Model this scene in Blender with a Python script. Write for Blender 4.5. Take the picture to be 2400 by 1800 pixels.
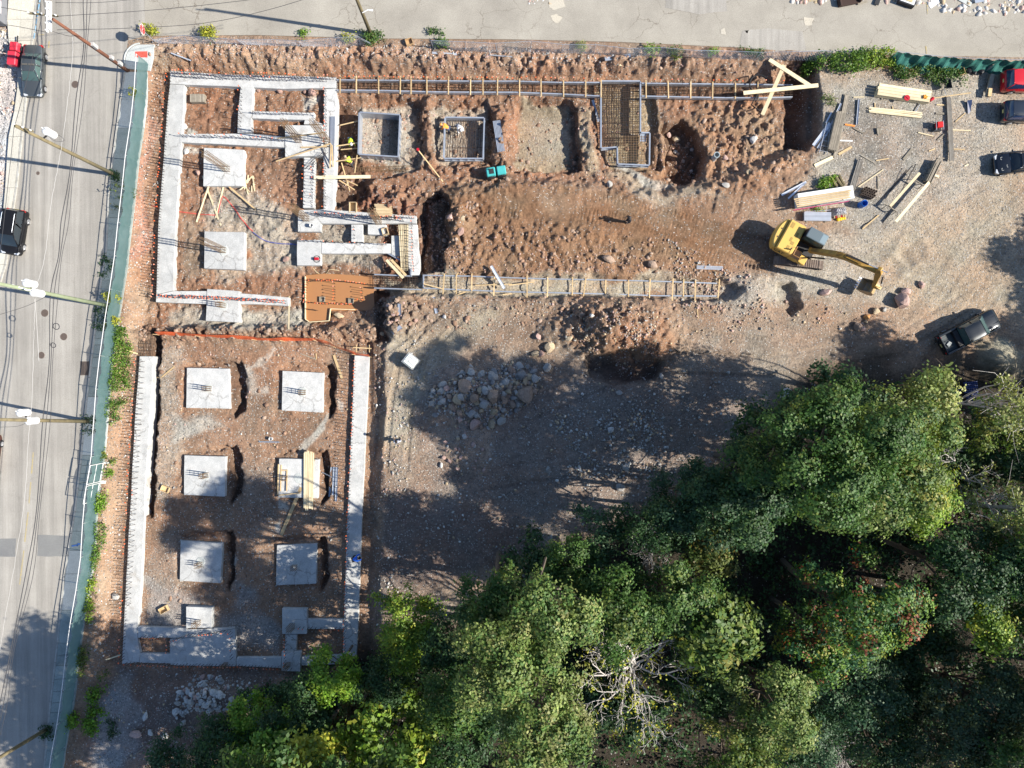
import bpy, bmesh, math, random
import numpy as np
from mathutils import Vector, Matrix
for o in list(bpy.data.objects): bpy.data.objects.remove(o)
SC = bpy.context.scene
COL = SC.collection
random.seed(7); RNG = np.random.default_rng(11)
# ------------------------------------------------------------------ camera, sky, sun, exposure
H = 64.0                      # drone height above the street (m)
S = 26.0                      # photo pixels per metre on the street
cam = bpy.data.cameras.new('camera'); camo = bpy.data.objects.new('camera', cam); COL.objects.link(camo)
camo.location = (0, 0, H); camo.rotation_euler = (0, 0, 0)
cam.sensor_width = 36; cam.lens = 36 * H / (2400 / S); cam.clip_end = 2000; cam.clip_start = 0.5
SC.camera = camo
SUN_EL = math.radians(36.5); SUN_DIR = Vector((math.cos(SUN_EL) * 0.988, math.cos(SUN_EL) * -0.155, math.sin(SUN_EL)))
wd = bpy.data.worlds.new('World'); SC.world = wd; wd.use_nodes = True
wn = wd.node_tree; bg = wn.nodes['Background']
sky = wn.nodes.new('ShaderNodeTexSky'); sky.sky_type = 'NISHITA'; sky.sun_disc = False
sky.sun_elevation = SUN_EL; sky.sun_rotation = math.atan2(SUN_DIR.x, SUN_DIR.y)
sky.air_density = 1.0; sky.dust_density = 0.6; sky.ozone_density = 4.0
wn.links.new(sky.outputs[0], bg.inputs[0]); bg.inputs[1].default_value = 0.09
sl = bpy.data.lights.new('sun', 'SUN'); sl.energy = 5.0; sl.angle = math.radians(0.5); sl.color = (1.0, 0.94, 0.84)
slo = bpy.data.objects.new('sun', sl); COL.objects.link(slo)
slo.rotation_euler = SUN_DIR.to_track_quat('Z', 'Y').to_euler(); slo.location = (60, -10, 50)
SC.view_settings.view_transform = 'Standard'; SC.view_settings.look = 'None'
SC.view_settings.gamma = 1.0; SC.view_settings.exposure = 0.93; SC.view_settings.use_curve_mapping = False
SC.render.engine = 'CYCLES'
SC.cycles.max_bounces = 5; SC.cycles.diffuse_bounces = 3; SC.cycles.glossy_bounces = 2
SC.cycles.transmission_bounces = 3; SC.cycles.transparent_max_bounces = 6

# ------------------------------------------------------------------ helpers
def W(px, py, z=0.0):
 """photo pixel + real height -> place in the world"""
 k = (H - z) / (H * S)
 return Vector(((px - 1200) * k, (900 - py) * k, z))
def T(c, r, x, y):
 return (600 * c + x * 0.36166, 600 * r + y * 0.36166)
def TT(c, r, pts):
 return [T(c, r, x, y) for x, y in pts]

def tag(o, label=None, cat=None, group=None, kind=None):
 if label: o['label'] = label
 if cat: o['category'] = cat
 if group: o['group'] = group
 if kind: o['kind'] = kind
 return o
def thing(name, label, cat, loc, group=None, rz=0.0):
 o = bpy.data.objects.new(name, None); COL.objects.link(o)
 o.empty_display_size = 0.3
 o.location = loc; o.rotation_euler = (0, 0, rz)
 return tag(o, label, cat, group)
def offset(p):
 v = Vector((0, 0, 0))
 while p is not None:
  v = v + Vector(p.location); p = p.parent
 return v
def link(name, me, parent=None, loc=None):
 o = bpy.data.objects.new(name, me); COL.objects.link(o)
 if parent is not None: o.parent = parent
 if loc is not None: o.location = loc
 return o

class MB:
 """collects shapes and links them as one mesh object"""
 def __init__(s): s.v = []; s.f = []; s.mi = []; s.m = 0
 def add(s, vs, fs):
  b = len(s.v); s.v += [tuple(v) for v in vs]
  for f in fs: s.f.append([i + b for i in f]); s.mi.append(s.m)
 def frame_box(s, c, ax, ay, az):
  c = Vector(c); vs = []
  for k in (-1, 1):
   for j in (-1, 1):
    for i in (-1, 1): vs.append(c + ax * i + ay * j + az * k)
  s.add(vs, [(0,2,3,1),(4,5,7,6),(0,1,5,4),(2,6,7,3),(0,4,6,2),(1,3,7,5)])
  return s
 def box(s, c, size, rz=0.0):
  ca, sa = math.cos(rz), math.sin(rz)
  return s.frame_box(c, Vector((ca, sa, 0)) * size[0] / 2, Vector((-sa, ca, 0)) * size[1] / 2, Vector((0, 0, size[2] / 2)))
 def beam(s, p, q, w, h, up=Vector((0, 0, 1))):
  """a board from p to q, w wide sideways, h thick upwards"""
  p, q = Vector(p), Vector(q); d = q - p; L = d.length
  if L < 1e-6: return s
  d /= L; side = d.cross(up)
  if side.length < 1e-3: side = d.cross(Vector((1, 0, 0)))
  side.normalize(); u = side.cross(d).normalized()
  return s.frame_box((p + q) / 2, d * L / 2, side * w / 2, u * h / 2)
 def tube(s, pts, r, n=6, cap=True):
  pts = [Vector(p) for p in pts]; rs = r if isinstance(r, (list, tuple)) else [r] * len(pts)
  b = len(s.v); N = len(pts); ref = None
  for i, p in enumerate(pts):
   d = (pts[min(i + 1, N - 1)] - pts[max(i - 1, 0)])
   if d.length < 1e-9: d = Vector((0, 0, 1))
   d.normalize()
   if ref is None or abs(ref.dot(d)) > 0.95: ref = Vector((0, 0, 1)) if abs(d.z) < 0.9 else Vector((1, 0, 0))
   a = d.cross(ref).normalized(); c = d.cross(a)
   ref = a.cross(d) if abs(d.z) < 0.9 else ref
   for k in range(n):
    t = 2 * math.pi * k / n
    s.v.append(tuple(p + (a * math.cos(t) + c * math.sin(t)) * rs[i]))
  for i in range(N - 1):
   for k in range(n):
    k2 = (k + 1) % n
    s.f.append([b + i * n + k, b + i * n + k2, b + (i + 1) * n + k2, b + (i + 1) * n + k]); s.mi.append(s.m)
  if cap:
   s.f.append([b + k for k in range(n)][::-1]); s.mi.append(s.m)
   s.f.append([b + (N - 1) * n + k for k in range(n)]); s.mi.append(s.m)
  return s
 def prism(s, poly, z0, z1, taper=1.0):
  n = len(poly); a = sum(poly[i][0] * poly[(i + 1) % n][1] - poly[(i + 1) % n][0] * poly[i][1] for i in range(n))
  if a < 0: poly = poly[::-1]
  cx = sum(p[0] for p in poly) / n; cy = sum(p[1] for p in poly) / n
  vs = [(p[0], p[1], z0) for p in poly] + [(cx + (p[0] - cx) * taper, cy + (p[1] - cy) * taper, z1) for p in poly]
  fs = [tuple(range(n))[::-1], tuple(range(n, 2 * n))]
  fs += [(i, (i + 1) % n, n + (i + 1) % n, n + i) for i in range(n)]
  s.add(vs, fs); return s
 def rings(s, rings, close=True, cap=True):
  """loft between rings of equal length"""
  b = len(s.v); n = len(rings[0])
  for r in rings: s.v += [tuple(p) for p in r]
  for i in range(len(rings) - 1):
   for k in range(n if close else n - 1):
    k2 = (k + 1) % n
    s.f.append([b + i * n + k, b + i * n + k2, b + (i + 1) * n + k2, b + (i + 1) * n + k]); s.mi.append(s.m)
  if cap:
   s.f.append([b + k for k in range(n)][::-1]); s.mi.append(s.m)
   s.f.append([b + (len(rings) - 1) * n + k for k in range(n)]); s.mi.append(s.m)
  return s
 def disc(s, c, r, n=16, h=0.0):
  return s.prism([(c[0] + r * math.cos(2 * math.pi * k / n), c[1] + r * math.sin(2 * math.pi * k / n)) for k in range(n)], c[2], c[2] + max(h, 0.004))
 def mesh(s, name, mats, off=Vector((0, 0, 0)), smooth=False):
  me = bpy.data.meshes.new(name)
  me.from_pydata([(v[0] - off[0], v[1] - off[1], v[2] - off[2]) for v in s.v], [], s.f)
  for m in (mats if isinstance(mats, (list, tuple)) else [mats]): me.materials.append(m)
  if len(me.materials) > 1: me.polygons.foreach_set('material_index', s.mi)
  if smooth: me.polygons.foreach_set('use_smooth', [True] * len(me.polygons))
  me.update()
  return me
 def build(s, name, mats, parent=None, loc=None, smooth=False, world=True, bevel=0.0):
  off = Vector((0, 0, 0))
  if parent is not None and world: off = offset(parent)
  if loc is not None: off = Vector(loc)
  me = s.mesh(name, mats, off, smooth)
  o = link(name, me, parent, loc)
  if bevel > 0:
   bm = bmesh.new(); bm.from_mesh(me)
   bmesh.ops.remove_doubles(bm, verts=bm.verts, dist=1e-5)
   es = [e for e in bm.edges if len(e.link_faces) == 2 and e.calc_face_angle(0) > 0.5]
   bmesh.ops.bevel(bm, geom=es, offset=bevel, segments=1, affect='EDGES', profile=0.5)
   bm.to_mesh(me); bm.free()
  return o

def copy_tree(o, parent=None):
 c = o.copy(); COL.objects.link(c)
 if parent is not None: c.parent = parent
 for ch in list(o.children): copy_tree(ch, c)
 return c

# ------------------------------------------------------------------ noise in numpy
def _hash(ix, iy, seed):
 n = (ix.astype(np.int64) * 374761393 + iy.astype(np.int64) * 668265263 + seed * 974711) & 0x7fffffff
 n = ((n ^ (n >> 13)) * 1274126177) & 0x7fffffff
 return ((n ^ (n >> 16)) & 0xffff) / 65535.0
def vnoise(x, y, seed=0):
 ix = np.floor(x); iy = np.floor(y); fx = x - ix; fy = y - iy
 fx = fx * fx * fx * (fx * (fx * 6 - 15) + 10); fy = fy * fy * fy * (fy * (fy * 6 - 15) + 10)
 a = _hash(ix, iy, seed); b = _hash(ix + 1, iy, seed); c = _hash(ix, iy + 1, seed); d = _hash(ix + 1, iy + 1, seed)
 return (a + (b - a) * fx) * (1 - fy) + (c + (d - c) * fx) * fy
def fbm(x, y, octv=4, seed=0, gain=0.5):
 s = 0; a = 1.0; t = 0
 for i in range(octv):
  ca, sa = math.cos(i * 1.1), math.sin(i * 1.1)
  s = s + a * (vnoise((x * ca - y * sa) * 2 ** i + i * 17.3, (x * sa + y * ca) * 2 ** i - i * 9.1, seed + i) * 2 - 1); t += a; a *= gain
 return s / t
def sdf(poly, X, Y):
 """signed distance (inside > 0) to a polygon"""
 n = len(poly); d = np.full(X.shape, 1e9); ins = np.zeros(X.shape, bool)
 for i in range(n):
  ax, ay = poly[i]; bx, by = poly[(i + 1) % n]
  ex, ey = bx - ax, by - ay; wx = X - ax; wy = Y - ay
  t = np.clip((wx * ex + wy * ey) / (ex * ex + ey * ey + 1e-12), 0, 1)
  d = np.minimum(d, (wx - ex * t) ** 2 + (wy - ey * t) ** 2)
  c = ((ay > Y) != (by > Y)) & (X < (bx - ax) * (Y - ay) / ((by - ay) if by != ay else 1e-9) + ax)
  ins ^= c
 d = np.sqrt(d)
 return np.where(ins, d, -d)
def sstep(a, b, x):
 t = np.clip((x - a) / (b - a + 1e-12), 0, 1); return t * t * (3 - 2 * t)
def dline(pts, X, Y):
 """distance to a polyline and the length along it"""
 best = np.full(X.shape, 1e9); side = np.zeros(X.shape); al = np.zeros(X.shape); acc = 0
 for i in range(len(pts) - 1):
  ax, ay = pts[i]; bx, by = pts[i + 1]; ex, ey = bx - ax, by - ay; L = math.hypot(ex, ey)
  wx = X - ax; wy = Y - ay; t = np.clip((wx * ex + wy * ey) / (L * L), 0, 1)
  dd = np.hypot(wx - ex * t, wy - ey * t); m = dd < best
  best = np.where(m, dd, best); side = np.where(m, (wx * ey - wy * ex) / L, side); al = np.where(m, acc + t * L, al); acc += L
 return best, side, al

# ------------------------------------------------------------------ materials
def mat(name, base, rough=0.8, metal=0.0, spec=0.3, noise=None, bump=None, coat=0.0):
 """noise=(scale, amount, second colour), bump=(scale, strength)"""
 m = bpy.data.materials.new(name); m.use_nodes = True; nt = m.node_tree; b = nt.nodes['Principled BSDF']
 b.inputs['Base Color'].default_value = (*base, 1); b.inputs['Roughness'].default_value = rough
 b.inputs['Metallic'].default_value = metal; b.inputs['Specular IOR Level'].default_value = spec
 if coat: b.inputs['Coat Weight'].default_value = coat; b.inputs['Coat Roughness'].default_value = 0.05
 if noise or bump:
  tc = nt.nodes.new('ShaderNodeTexCoord')
 if noise:
  n = nt.nodes.new('ShaderNodeTexNoise'); n.inputs['Scale'].default_value = noise[0]; n.inputs['Detail'].default_value = 6; n.inputs['Roughness'].default_value = 0.65
  nt.links.new(tc.outputs['Object'], n.inputs['Vector'])
  r = nt.nodes.new('ShaderNodeMapRange'); r.inputs[1].default_value = 0.35; r.inputs[2].default_value = 0.68
  r.inputs[3].default_value = 0; r.inputs[4].default_value = noise[1]
  nt.links.new(n.outputs[0], r.inputs[0])
  mx = nt.nodes.new('ShaderNodeMix'); mx.data_type = 'RGBA'; mx.inputs[6].default_value = (*base, 1); mx.inputs[7].default_value = (*noise[2], 1)
  nt.links.new(r.outputs[0], mx.inputs[0]); nt.links.new(mx.outputs[2], b.inputs['Base Color'])
 if bump:
  n2 = nt.nodes.new('ShaderNodeTexNoise'); n2.inputs['Scale'].default_value = bump[0]; n2.inputs['Detail'].default_value = 4
  nt.links.new(tc.outputs['Object'], n2.inputs['Vector'])
  bp = nt.nodes.new('ShaderNodeBump'); bp.inputs['Strength'].default_value = bump[1]; bp.inputs['Distance'].default_value = 0.05
  nt.links.new(n2.outputs[0], bp.inputs['Height']); nt.links.new(bp.outputs[0], b.inputs['Normal'])
 return m
def objrand(m, amount=0.25, hue=0.0):
 """every copy gets its own lightness"""
 nt = m.node_tree; b = nt.nodes['Principled BSDF']; oi = nt.nodes.new('ShaderNodeObjectInfo')
 hs = nt.nodes.new('ShaderNodeHueSaturation')
 r = nt.nodes.new('ShaderNodeMapRange'); r.inputs[3].default_value = 1 - amount; r.inputs[4].default_value = 1 + amount
 nt.links.new(oi.outputs['Random'], r.inputs[0]); nt.links.new(r.outputs[0], hs.inputs['Value'])
 l = b.inputs['Base Color'].links
 if l: nt.links.new(l[0].from_socket, hs.inputs['Color'])
 else: hs.inputs['Color'].default_value = b.inputs['Base Color'].default_value
 nt.links.new(hs.outputs[0], b.inputs['Base Color'])
 return m

def n_new(nt, t, **kw):
 n = nt.nodes.new(t)
 for k, v in kw.items(): setattr(n, k, v)
 return n
def soil_material():
 m = bpy.data.materials.new('soil'); m.use_nodes = True; nt = m.node_tree; b = nt.nodes['Principled BSDF']; L = nt.links.new
 b.inputs['Roughness'].default_value = 0.95; b.inputs['Specular IOR Level'].default_value = 0.12
 col = n_new(nt, 'ShaderNodeAttribute', attribute_name='soil_colour'); gr = n_new(nt, 'ShaderNodeAttribute', attribute_name='gravel')
 tc = nt.nodes.new('ShaderNodeTexCoord')
 # fine grain
 n1 = nt.nodes.new('ShaderNodeTexNoise'); n1.inputs['Scale'].default_value = 5.5; n1.inputs['Detail'].default_value = 8; n1.inputs['Roughness'].default_value = 0.75
 L(tc.outputs['Object'], n1.inputs['Vector'])
 r1 = nt.nodes.new('ShaderNodeMapRange'); r1.inputs[1].default_value = 0.3; r1.inputs[2].default_value = 0.7; r1.inputs[3].default_value = 0.62; r1.inputs[4].default_value = 1.38
 L(n1.outputs[0], r1.inputs[0])
 # stones: cells with their own lightness, more of them where there is gravel
 v = nt.nodes.new('ShaderNodeTexVoronoi'); v.inputs['Scale'].default_value = 8.5
 L(tc.outputs['Object'], v.inputs['Vector'])
 sep = nt.nodes.new('ShaderNodeSeparateColor'); L(v.outputs['Color'], sep.inputs[0])
 # threshold: stone if random < gravel
 ma = n_new(nt, 'ShaderNodeMath', operation='LESS_THAN'); L(sep.outputs[0], ma.inputs[0])
 gm = n_new(nt, 'ShaderNodeMath', operation='MULTIPLY_ADD'); gm.inputs[1].default_value = 0.62; gm.inputs[2].default_value = 0.03
 L(gr.outputs['Fac'], gm.inputs[0]); L(gm.outputs[0], ma.inputs[1])
 ds = n_new(nt, 'ShaderNodeMath', operation='LESS_THAN'); ds.inputs[1].default_value = 0.052 * 8.5
 L(v.outputs['Distance'], ds.inputs[0])
 st = n_new(nt, 'ShaderNodeMath', operation='MULTIPLY'); L(ma.outputs[0], st.inputs[0]); L(ds.outputs[0], st.inputs[1])
 rs = nt.nodes.new('ShaderNodeMapRange'); rs.inputs[3].default_value = 0.10; rs.inputs[4].default_value = 0.62; L(sep.outputs[1], rs.inputs[0])
 sc = nt.nodes.new('ShaderNodeCombineColor')
 g2 = n_new(nt, 'ShaderNodeMath', operation='MULTIPLY'); g2.inputs[1].default_value = 0.95; L(rs.outputs[0], g2.inputs[0])
 g3 = n_new(nt, 'ShaderNodeMath', operation='MULTIPLY'); g3.inputs[1].default_value = 0.87; L(rs.outputs[0], g3.inputs[0])
 L(rs.outputs[0], sc.inputs[0]); L(g2.outputs[0], sc.inputs[1]); L(g3.outputs[0], sc.inputs[2])
 mul = n_new(nt, 'ShaderNodeMix', data_type='RGBA', blend_type='MULTIPLY'); mul.inputs[0].default_value = 1
 L(col.outputs['Color'], mul.inputs[6]); L(r1.outputs[0], mul.inputs[7])
 mx = n_new(nt, 'ShaderNodeMix', data_type='RGBA'); L(st.outputs[0], mx.inputs[0]); L(mul.outputs[2], mx.inputs[6]); L(sc.outputs[0], mx.inputs[7])
 L(mx.outputs[2], b.inputs['Base Color'])
 # relief
 n2 = nt.nodes.new('ShaderNodeTexNoise'); n2.inputs['Scale'].default_value = 5.0; n2.inputs['Detail'].default_value = 8; n2.inputs['Roughness'].default_value = 0.75
 L(tc.outputs['Object'], n2.inputs['Vector'])
 ad = n_new(nt, 'ShaderNodeMath', operation='MULTIPLY_ADD'); ad.inputs[1].default_value = 0.16
 L(st.outputs[0], ad.inputs[0]); L(n2.outputs[0], ad.inputs[2])
 bp = nt.nodes.new('ShaderNodeBump'); bp.inputs['Strength'].default_value = 1.0; bp.inputs['Distance'].default_value = 0.24
 L(ad.outputs[0], bp.inputs['Height']); L(bp.outputs[0], b.inputs['Normal'])
 return m
def asphalt_material(name, a, c, crack, scale=0.35, cs=0.55, cw=0.022, cc=(0.11, 0.098, 0.08)):
 m = bpy.data.materials.new(name); m.use_nodes = True; nt = m.node_tree; b = nt.nodes['Principled BSDF']; L = nt.links.new
 b.inputs['Roughness'].default_value = 0.85; b.inputs['Specular IOR Level'].default_value = 0.25
 tc = nt.nodes.new('ShaderNodeTexCoord')
 def noise(s, d=6, r=0.6, vec=None):
  n = nt.nodes.new('ShaderNodeTexNoise'); n.inputs['Scale'].default_value = s; n.inputs['Detail'].default_value = d; n.inputs['Roughness'].default_value = r
  L(vec or tc.outputs['Object'], n.inputs['Vector']); return n
 n1 = noise(scale, 7, 0.65)
 r1 = nt.nodes.new('ShaderNodeMapRange'); r1.inputs[1].default_value = 0.3; r1.inputs[2].default_value = 0.7; L(n1.outputs[0], r1.inputs[0])
 mx = n_new(nt, 'ShaderNodeMix', data_type='RGBA'); mx.inputs[6].default_value = (*a, 1); mx.inputs[7].default_value = (*c, 1); L(r1.outputs[0], mx.inputs[0])
 n2 = noise(14, 3, 0.7)
 r2 = nt.nodes.new('ShaderNodeMapRange'); r2.inputs[1].default_value = 0.3; r2.inputs[2].default_value = 0.7; r2.inputs[3].default_value = 0.78; r2.inputs[4].default_value = 1.2; L(n2.outputs[0], r2.inputs[0])
 mu = n_new(nt, 'ShaderNodeMix', data_type='RGBA', blend_type='MULTIPLY'); mu.inputs[0].default_value = 1; L(mx.outputs[2], mu.inputs[6]); L(r2.outputs[0], mu.inputs[7])
 # cracks: warped cell borders, only in some places
 nw = noise(0.9, 5, 0.7)
 sv = n_new(nt, 'ShaderNodeMix', data_type='RGBA', blend_type='LINEAR_LIGHT'); sv.inputs[0].default_value = 0.55; L(tc.outputs['Object'], sv.inputs[6]); L(nw.outputs['Color'], sv.inputs[7])
 v = n_new(nt, 'ShaderNodeTexVoronoi', feature='DISTANCE_TO_EDGE'); v.inputs['Scale'].default_value = cs; L(sv.outputs[2], v.inputs['Vector'])
 lt = nt.nodes.new('ShaderNodeMapRange'); lt.inputs[1].default_value = 0.006; lt.inputs[2].default_value = cw; lt.inputs[3].default_value = 1; lt.inputs[4].default_value = 0; L(v.outputs['Distance'], lt.inputs[0])
 n3 = noise(0.22, 3, 0.5)
 r3 = nt.nodes.new('ShaderNodeMapRange'); r3.inputs[1].default_value = 0.45; r3.inputs[2].default_value = 0.62; r3.inputs[3].default_value = 0; r3.inputs[4].default_value = crack; L(n3.outputs[0], r3.inputs[0])
 mk = n_new(nt, 'ShaderNodeMath', operation='MULTIPLY'); L(lt.outputs[0], mk.inputs[0]); L(r3.outputs[0], mk.inputs[1])
 fin = n_new(nt, 'ShaderNodeMix', data_type='RGBA'); L(mk.outputs[0], fin.inputs[0]); L(mu.outputs[2], fin.inputs[6]); fin.inputs[7].default_value = (*cc, 1)
 L(fin.outputs[2], b.inputs['Base Color'])
 bp = nt.nodes.new('ShaderNodeBump'); bp.inputs['Strength'].default_value = 0.3; bp.inputs['Distance'].default_value = 0.02; L(n2.outputs[0], bp.inputs['Height']); L(bp.outputs[0], b.inputs['Normal'])
 return m
def lengthwise(m, k=.30):
 nt = m.node_tree; b = nt.nodes['Principled BSDF']; src = b.inputs['Base Color'].links[0].from_socket; L = nt.links.new
 tc = nt.nodes.new('ShaderNodeTexCoord'); mp = nt.nodes.new('ShaderNodeMapping'); mp.inputs['Scale'].default_value = (1.1, .035, 1); mp.inputs['Rotation'].default_value = (0, 0, .10)
 n = nt.nodes.new('ShaderNodeTexNoise'); n.inputs['Scale'].default_value = 1.0; n.inputs['Detail'].default_value = 5; n.inputs['Roughness'].default_value = .7
 L(tc.outputs['Object'], mp.inputs[0]); L(mp.outputs[0], n.inputs['Vector'])
 r = nt.nodes.new('ShaderNodeMapRange'); r.inputs[1].default_value = .3; r.inputs[2].default_value = .7; r.inputs[3].default_value = 1 - k; r.inputs[4].default_value = 1 + k * .6; L(n.outputs[0], r.inputs[0])
 mu = n_new(nt, 'ShaderNodeMix', data_type='RGBA', blend_type='MULTIPLY'); mu.inputs[0].default_value = 1; L(src, mu.inputs[6]); L(r.outputs[0], mu.inputs[7]); L(mu.outputs[2], b.inputs['Base Color'])
def concrete_material(name, a, c, crack=0.6, stain=(0.30, 0.24, 0.18)):
 m = asphalt_material(name, a, c, crack, 0.9, 0.62, 0.03, (0.19, 0.185, 0.175))
 nt = m.node_tree; b = nt.nodes['Principled BSDF']; L = nt.links.new
 src = b.inputs['Base Color'].links[0].from_socket
 tc = nt.nodes.new('ShaderNodeTexCoord')
 n = nt.nodes.new('ShaderNodeTexNoise'); n.inputs['Scale'].default_value = 0.55; n.inputs['Detail'].default_value = 8; n.inputs['Roughness'].default_value = 0.7; L(tc.outputs['Object'], n.inputs['Vector'])
 r = nt.nodes.new('ShaderNodeMapRange'); r.inputs[1].default_value = 0.56; r.inputs[2].default_value = 0.72; r.inputs[4].default_value = 0.55; L(n.outputs[0], r.inputs[0])
 mx = n_new(nt, 'ShaderNodeMix', data_type='RGBA'); L(r.outputs[0], mx.inputs[0]); L(src, mx.inputs[6]); mx.inputs[7].default_value = (*stain, 1)
 L(mx.outputs[2], b.inputs['Base Color'])
 return m
def leaf_material():
 m = bpy.data.materials.new('leaf'); m.use_nodes = True; nt = m.node_tree; b = nt.nodes['Principled BSDF']; L = nt.links.new
 at = n_new(nt, 'ShaderNodeAttribute', attribute_name='leaf_colour')
 b.inputs['Roughness'].default_value = 0.55; b.inputs['Specular IOR Level'].default_value = 0.35
 L(at.outputs['Color'], b.inputs['Base Color'])
 tr = nt.nodes.new('ShaderNodeBsdfTranslucent')
 hs = nt.nodes.new('ShaderNodeHueSaturation'); hs.inputs['Value'].default_value = 1.5; hs.inputs['Saturation'].default_value = 1.1; L(at.outputs['Color'], hs.inputs['Color']); L(hs.outputs[0], tr.inputs[0])
 mx = nt.nodes.new('ShaderNodeMixShader'); mx.inputs[0].default_value = 0.28
 L(b.outputs[0], mx.inputs[1]); L(tr.outputs[0], mx.inputs[2]); L(mx.outputs[0], nt.nodes['Material Output'].inputs[0])
 return m
def attr_material(name, attr, rough=0.9, bump=(9, 0.5)):
 m = mat(name, (0.3, 0.3, 0.3), rough, bump=bump); nt = m.node_tree
 at = n_new(nt, 'ShaderNodeAttribute', attribute_name=attr)
 n = nt.nodes.new('ShaderNodeTexNoise'); n.inputs['Scale'].default_value = 7; n.inputs['Detail'].default_value = 5
 tc = nt.nodes.new('ShaderNodeTexCoord'); nt.links.new(tc.outputs['Object'], n.inputs['Vector'])
 r = nt.nodes.new('ShaderNodeMapRange'); r.inputs[1].default_value = 0.3; r.inputs[2].default_value = 0.7; r.inputs[3].default_value = 0.75; r.inputs[4].default_value = 1.25; nt.links.new(n.outputs[0], r.inputs[0])
 mu = n_new(nt, 'ShaderNodeMix', data_type='RGBA', blend_type='MULTIPLY'); mu.inputs[0].default_value = 1
 nt.links.new(at.outputs['Color'], mu.inputs[6]); nt.links.new(r.outputs[0], mu.inputs[7]); nt.links.new(mu.outputs[2], nt.nodes['Principled BSDF'].inputs['Base Color'])
 return m
M = {}
M['soil'] = soil_material()
M['asphalt'] = asphalt_material('asphalt', (0.295, 0.275, 0.245), (0.37, 0.348, 0.31), 0.22, 0.3, 0.5, 0.016, (0.17, 0.15, 0.125))
M['asphalt_old'] = asphalt_material('worn_asphalt', (0.265, 0.243, 0.206), (0.365, 0.338, 0.287), 0.9, 0.25, 0.42, 0.013, (0.17, 0.145, 0.115))
lengthwise(M['asphalt'])
M['patch'] = asphalt_material('asphalt_patch', (0.17, 0.17, 0.17), (0.22, 0.22, 0.21), 0.2)
M['patch_light'] = asphalt_material('pale_patch', (0.42, 0.39, 0.33), (0.5, 0.45, 0.36), 0.3)
M['concrete'] = concrete_material('concrete', (0.36, 0.365, 0.36), (0.54, 0.54, 0.525), 0.8)
M['slab'] = concrete_material('pavement_concrete', (0.24, 0.275, 0.255), (0.33, 0.36, 0.335), 0.6, (0.16, 0.18, 0.14))
M['slab_new'] = concrete_material('new_pavement_concrete', (0.40, 0.42, 0.405), (0.48, 0.50, 0.48), 0.0, (0.35, 0.365, 0.34))
M['slab_wide'] = concrete_material('far_pavement_concrete', (0.46, 0.44, 0.38), (0.54, 0.51, 0.44), 0.3, (0.36, 0.33, 0.27))
objrand(M['concrete'], 0.09); objrand(M['slab'], 0.14); objrand(M['slab_wide'], 0.08)
M['kerb'] = mat('kerb_concrete', (0.42, 0.41, 0.38), 0.9, noise=(3, 0.8, (0.25, 0.24, 0.21)))
M['wood'] = objrand(mat('sawn_timber', (0.60, 0.45, 0.25), 0.75, noise=(2.2, 0.7, (0.42, 0.28, 0.14))), 0.18)
M['wood_new'] = objrand(mat('fresh_timber', (0.70, 0.60, 0.40), 0.7, noise=(2.2, 0.6, (0.58, 0.45, 0.26))), 0.2)
M['wood_old'] = objrand(mat('weathered_timber', (0.32, 0.28, 0.22), 0.85, noise=(3, 0.8, (0.19, 0.165, 0.13))), 0.25)
M['ply'] = objrand(mat('plywood', (0.55, 0.42, 0.25), 0.75, noise=(3, 0.7, (0.40, 0.30, 0.18))), 0.12)
M['pole'] = objrand(mat('pole_wood', (0.22, 0.18, 0.10), 0.9, noise=(1.6, 0.9, (0.12, 0.10, 0.06))), 0.1)
M['pole_red'] = mat('red_brown_pole_wood', (0.20, 0.085, 0.05), 0.9, noise=(1.6, 0.9, (0.11, 0.05, 0.035)))
M['pole_green'] = mat('green_treated_pole_wood', (0.26, 0.31, 0.20), 0.9, noise=(1.6, 0.9, (0.20, 0.22, 0.13)))
M['rebar'] = mat('rusty_steel', (0.085, 0.055, 0.040), 0.75, 0.4, noise=(5, 0.8, (0.05, 0.038, 0.032)))
M['rebar_brown'] = mat('rusted_column_bars', (0.24, 0.16, 0.09), 0.8, 0.2, noise=(5, 0.8, (0.14, 0.09, 0.05)))
M['cap'] = mat('orange_plastic', (0.85, 0.16, 0.05), 0.5)
M['cap_pink'] = mat('faded_orange_plastic', (0.85, 0.33, 0.22), 0.5)
M['steel'] = objrand(mat('galvanised_form_steel', (0.46, 0.50, 0.56), 0.42, 0.55, noise=(2, 0.6, (0.33, 0.36, 0.42))), 0.1)
M['alu'] = mat('aluminium', (0.72, 0.74, 0.77), 0.35, 0.7)
M['white'] = mat('white_paint', (0.70, 0.70, 0.69), 0.5, noise=(6, 0.4, (0.55, 0.55, 0.53)))
M['black'] = mat('black_rubber', (0.02, 0.02, 0.022), 0.7)
M['cable'] = mat('black_cable', (0.045, 0.045, 0.05), 0.6)
M['cable_white'] = mat('pale_cable', (0.40, 0.39, 0.375), 0.7)
M['mud'] = mat('muddy_water', (0.36, 0.175, 0.075), 0.2, spec=0.5, noise=(0.5, 0.5, (0.31, 0.145, 0.06)))
M['leaf'] = leaf_material()
M['bark'] = mat('bark', (0.14, 0.11, 0.085), 0.95, noise=(6, 0.8, (0.08, 0.065, 0.05)))
M['bark_pale'] = mat('bleached_bark', (0.56, 0.52, 0.48), 0.9, noise=(5, 0.7, (0.34, 0.31, 0.28)))
M['rock'] = attr_material('rock', 'rock_colour')
M['bar_grey'] = objrand(mat('grey_mill_steel', (0.24, 0.225, 0.20), 0.6, 0.4, noise=(3, .7, (0.15, 0.13, 0.11))), .3)
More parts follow.
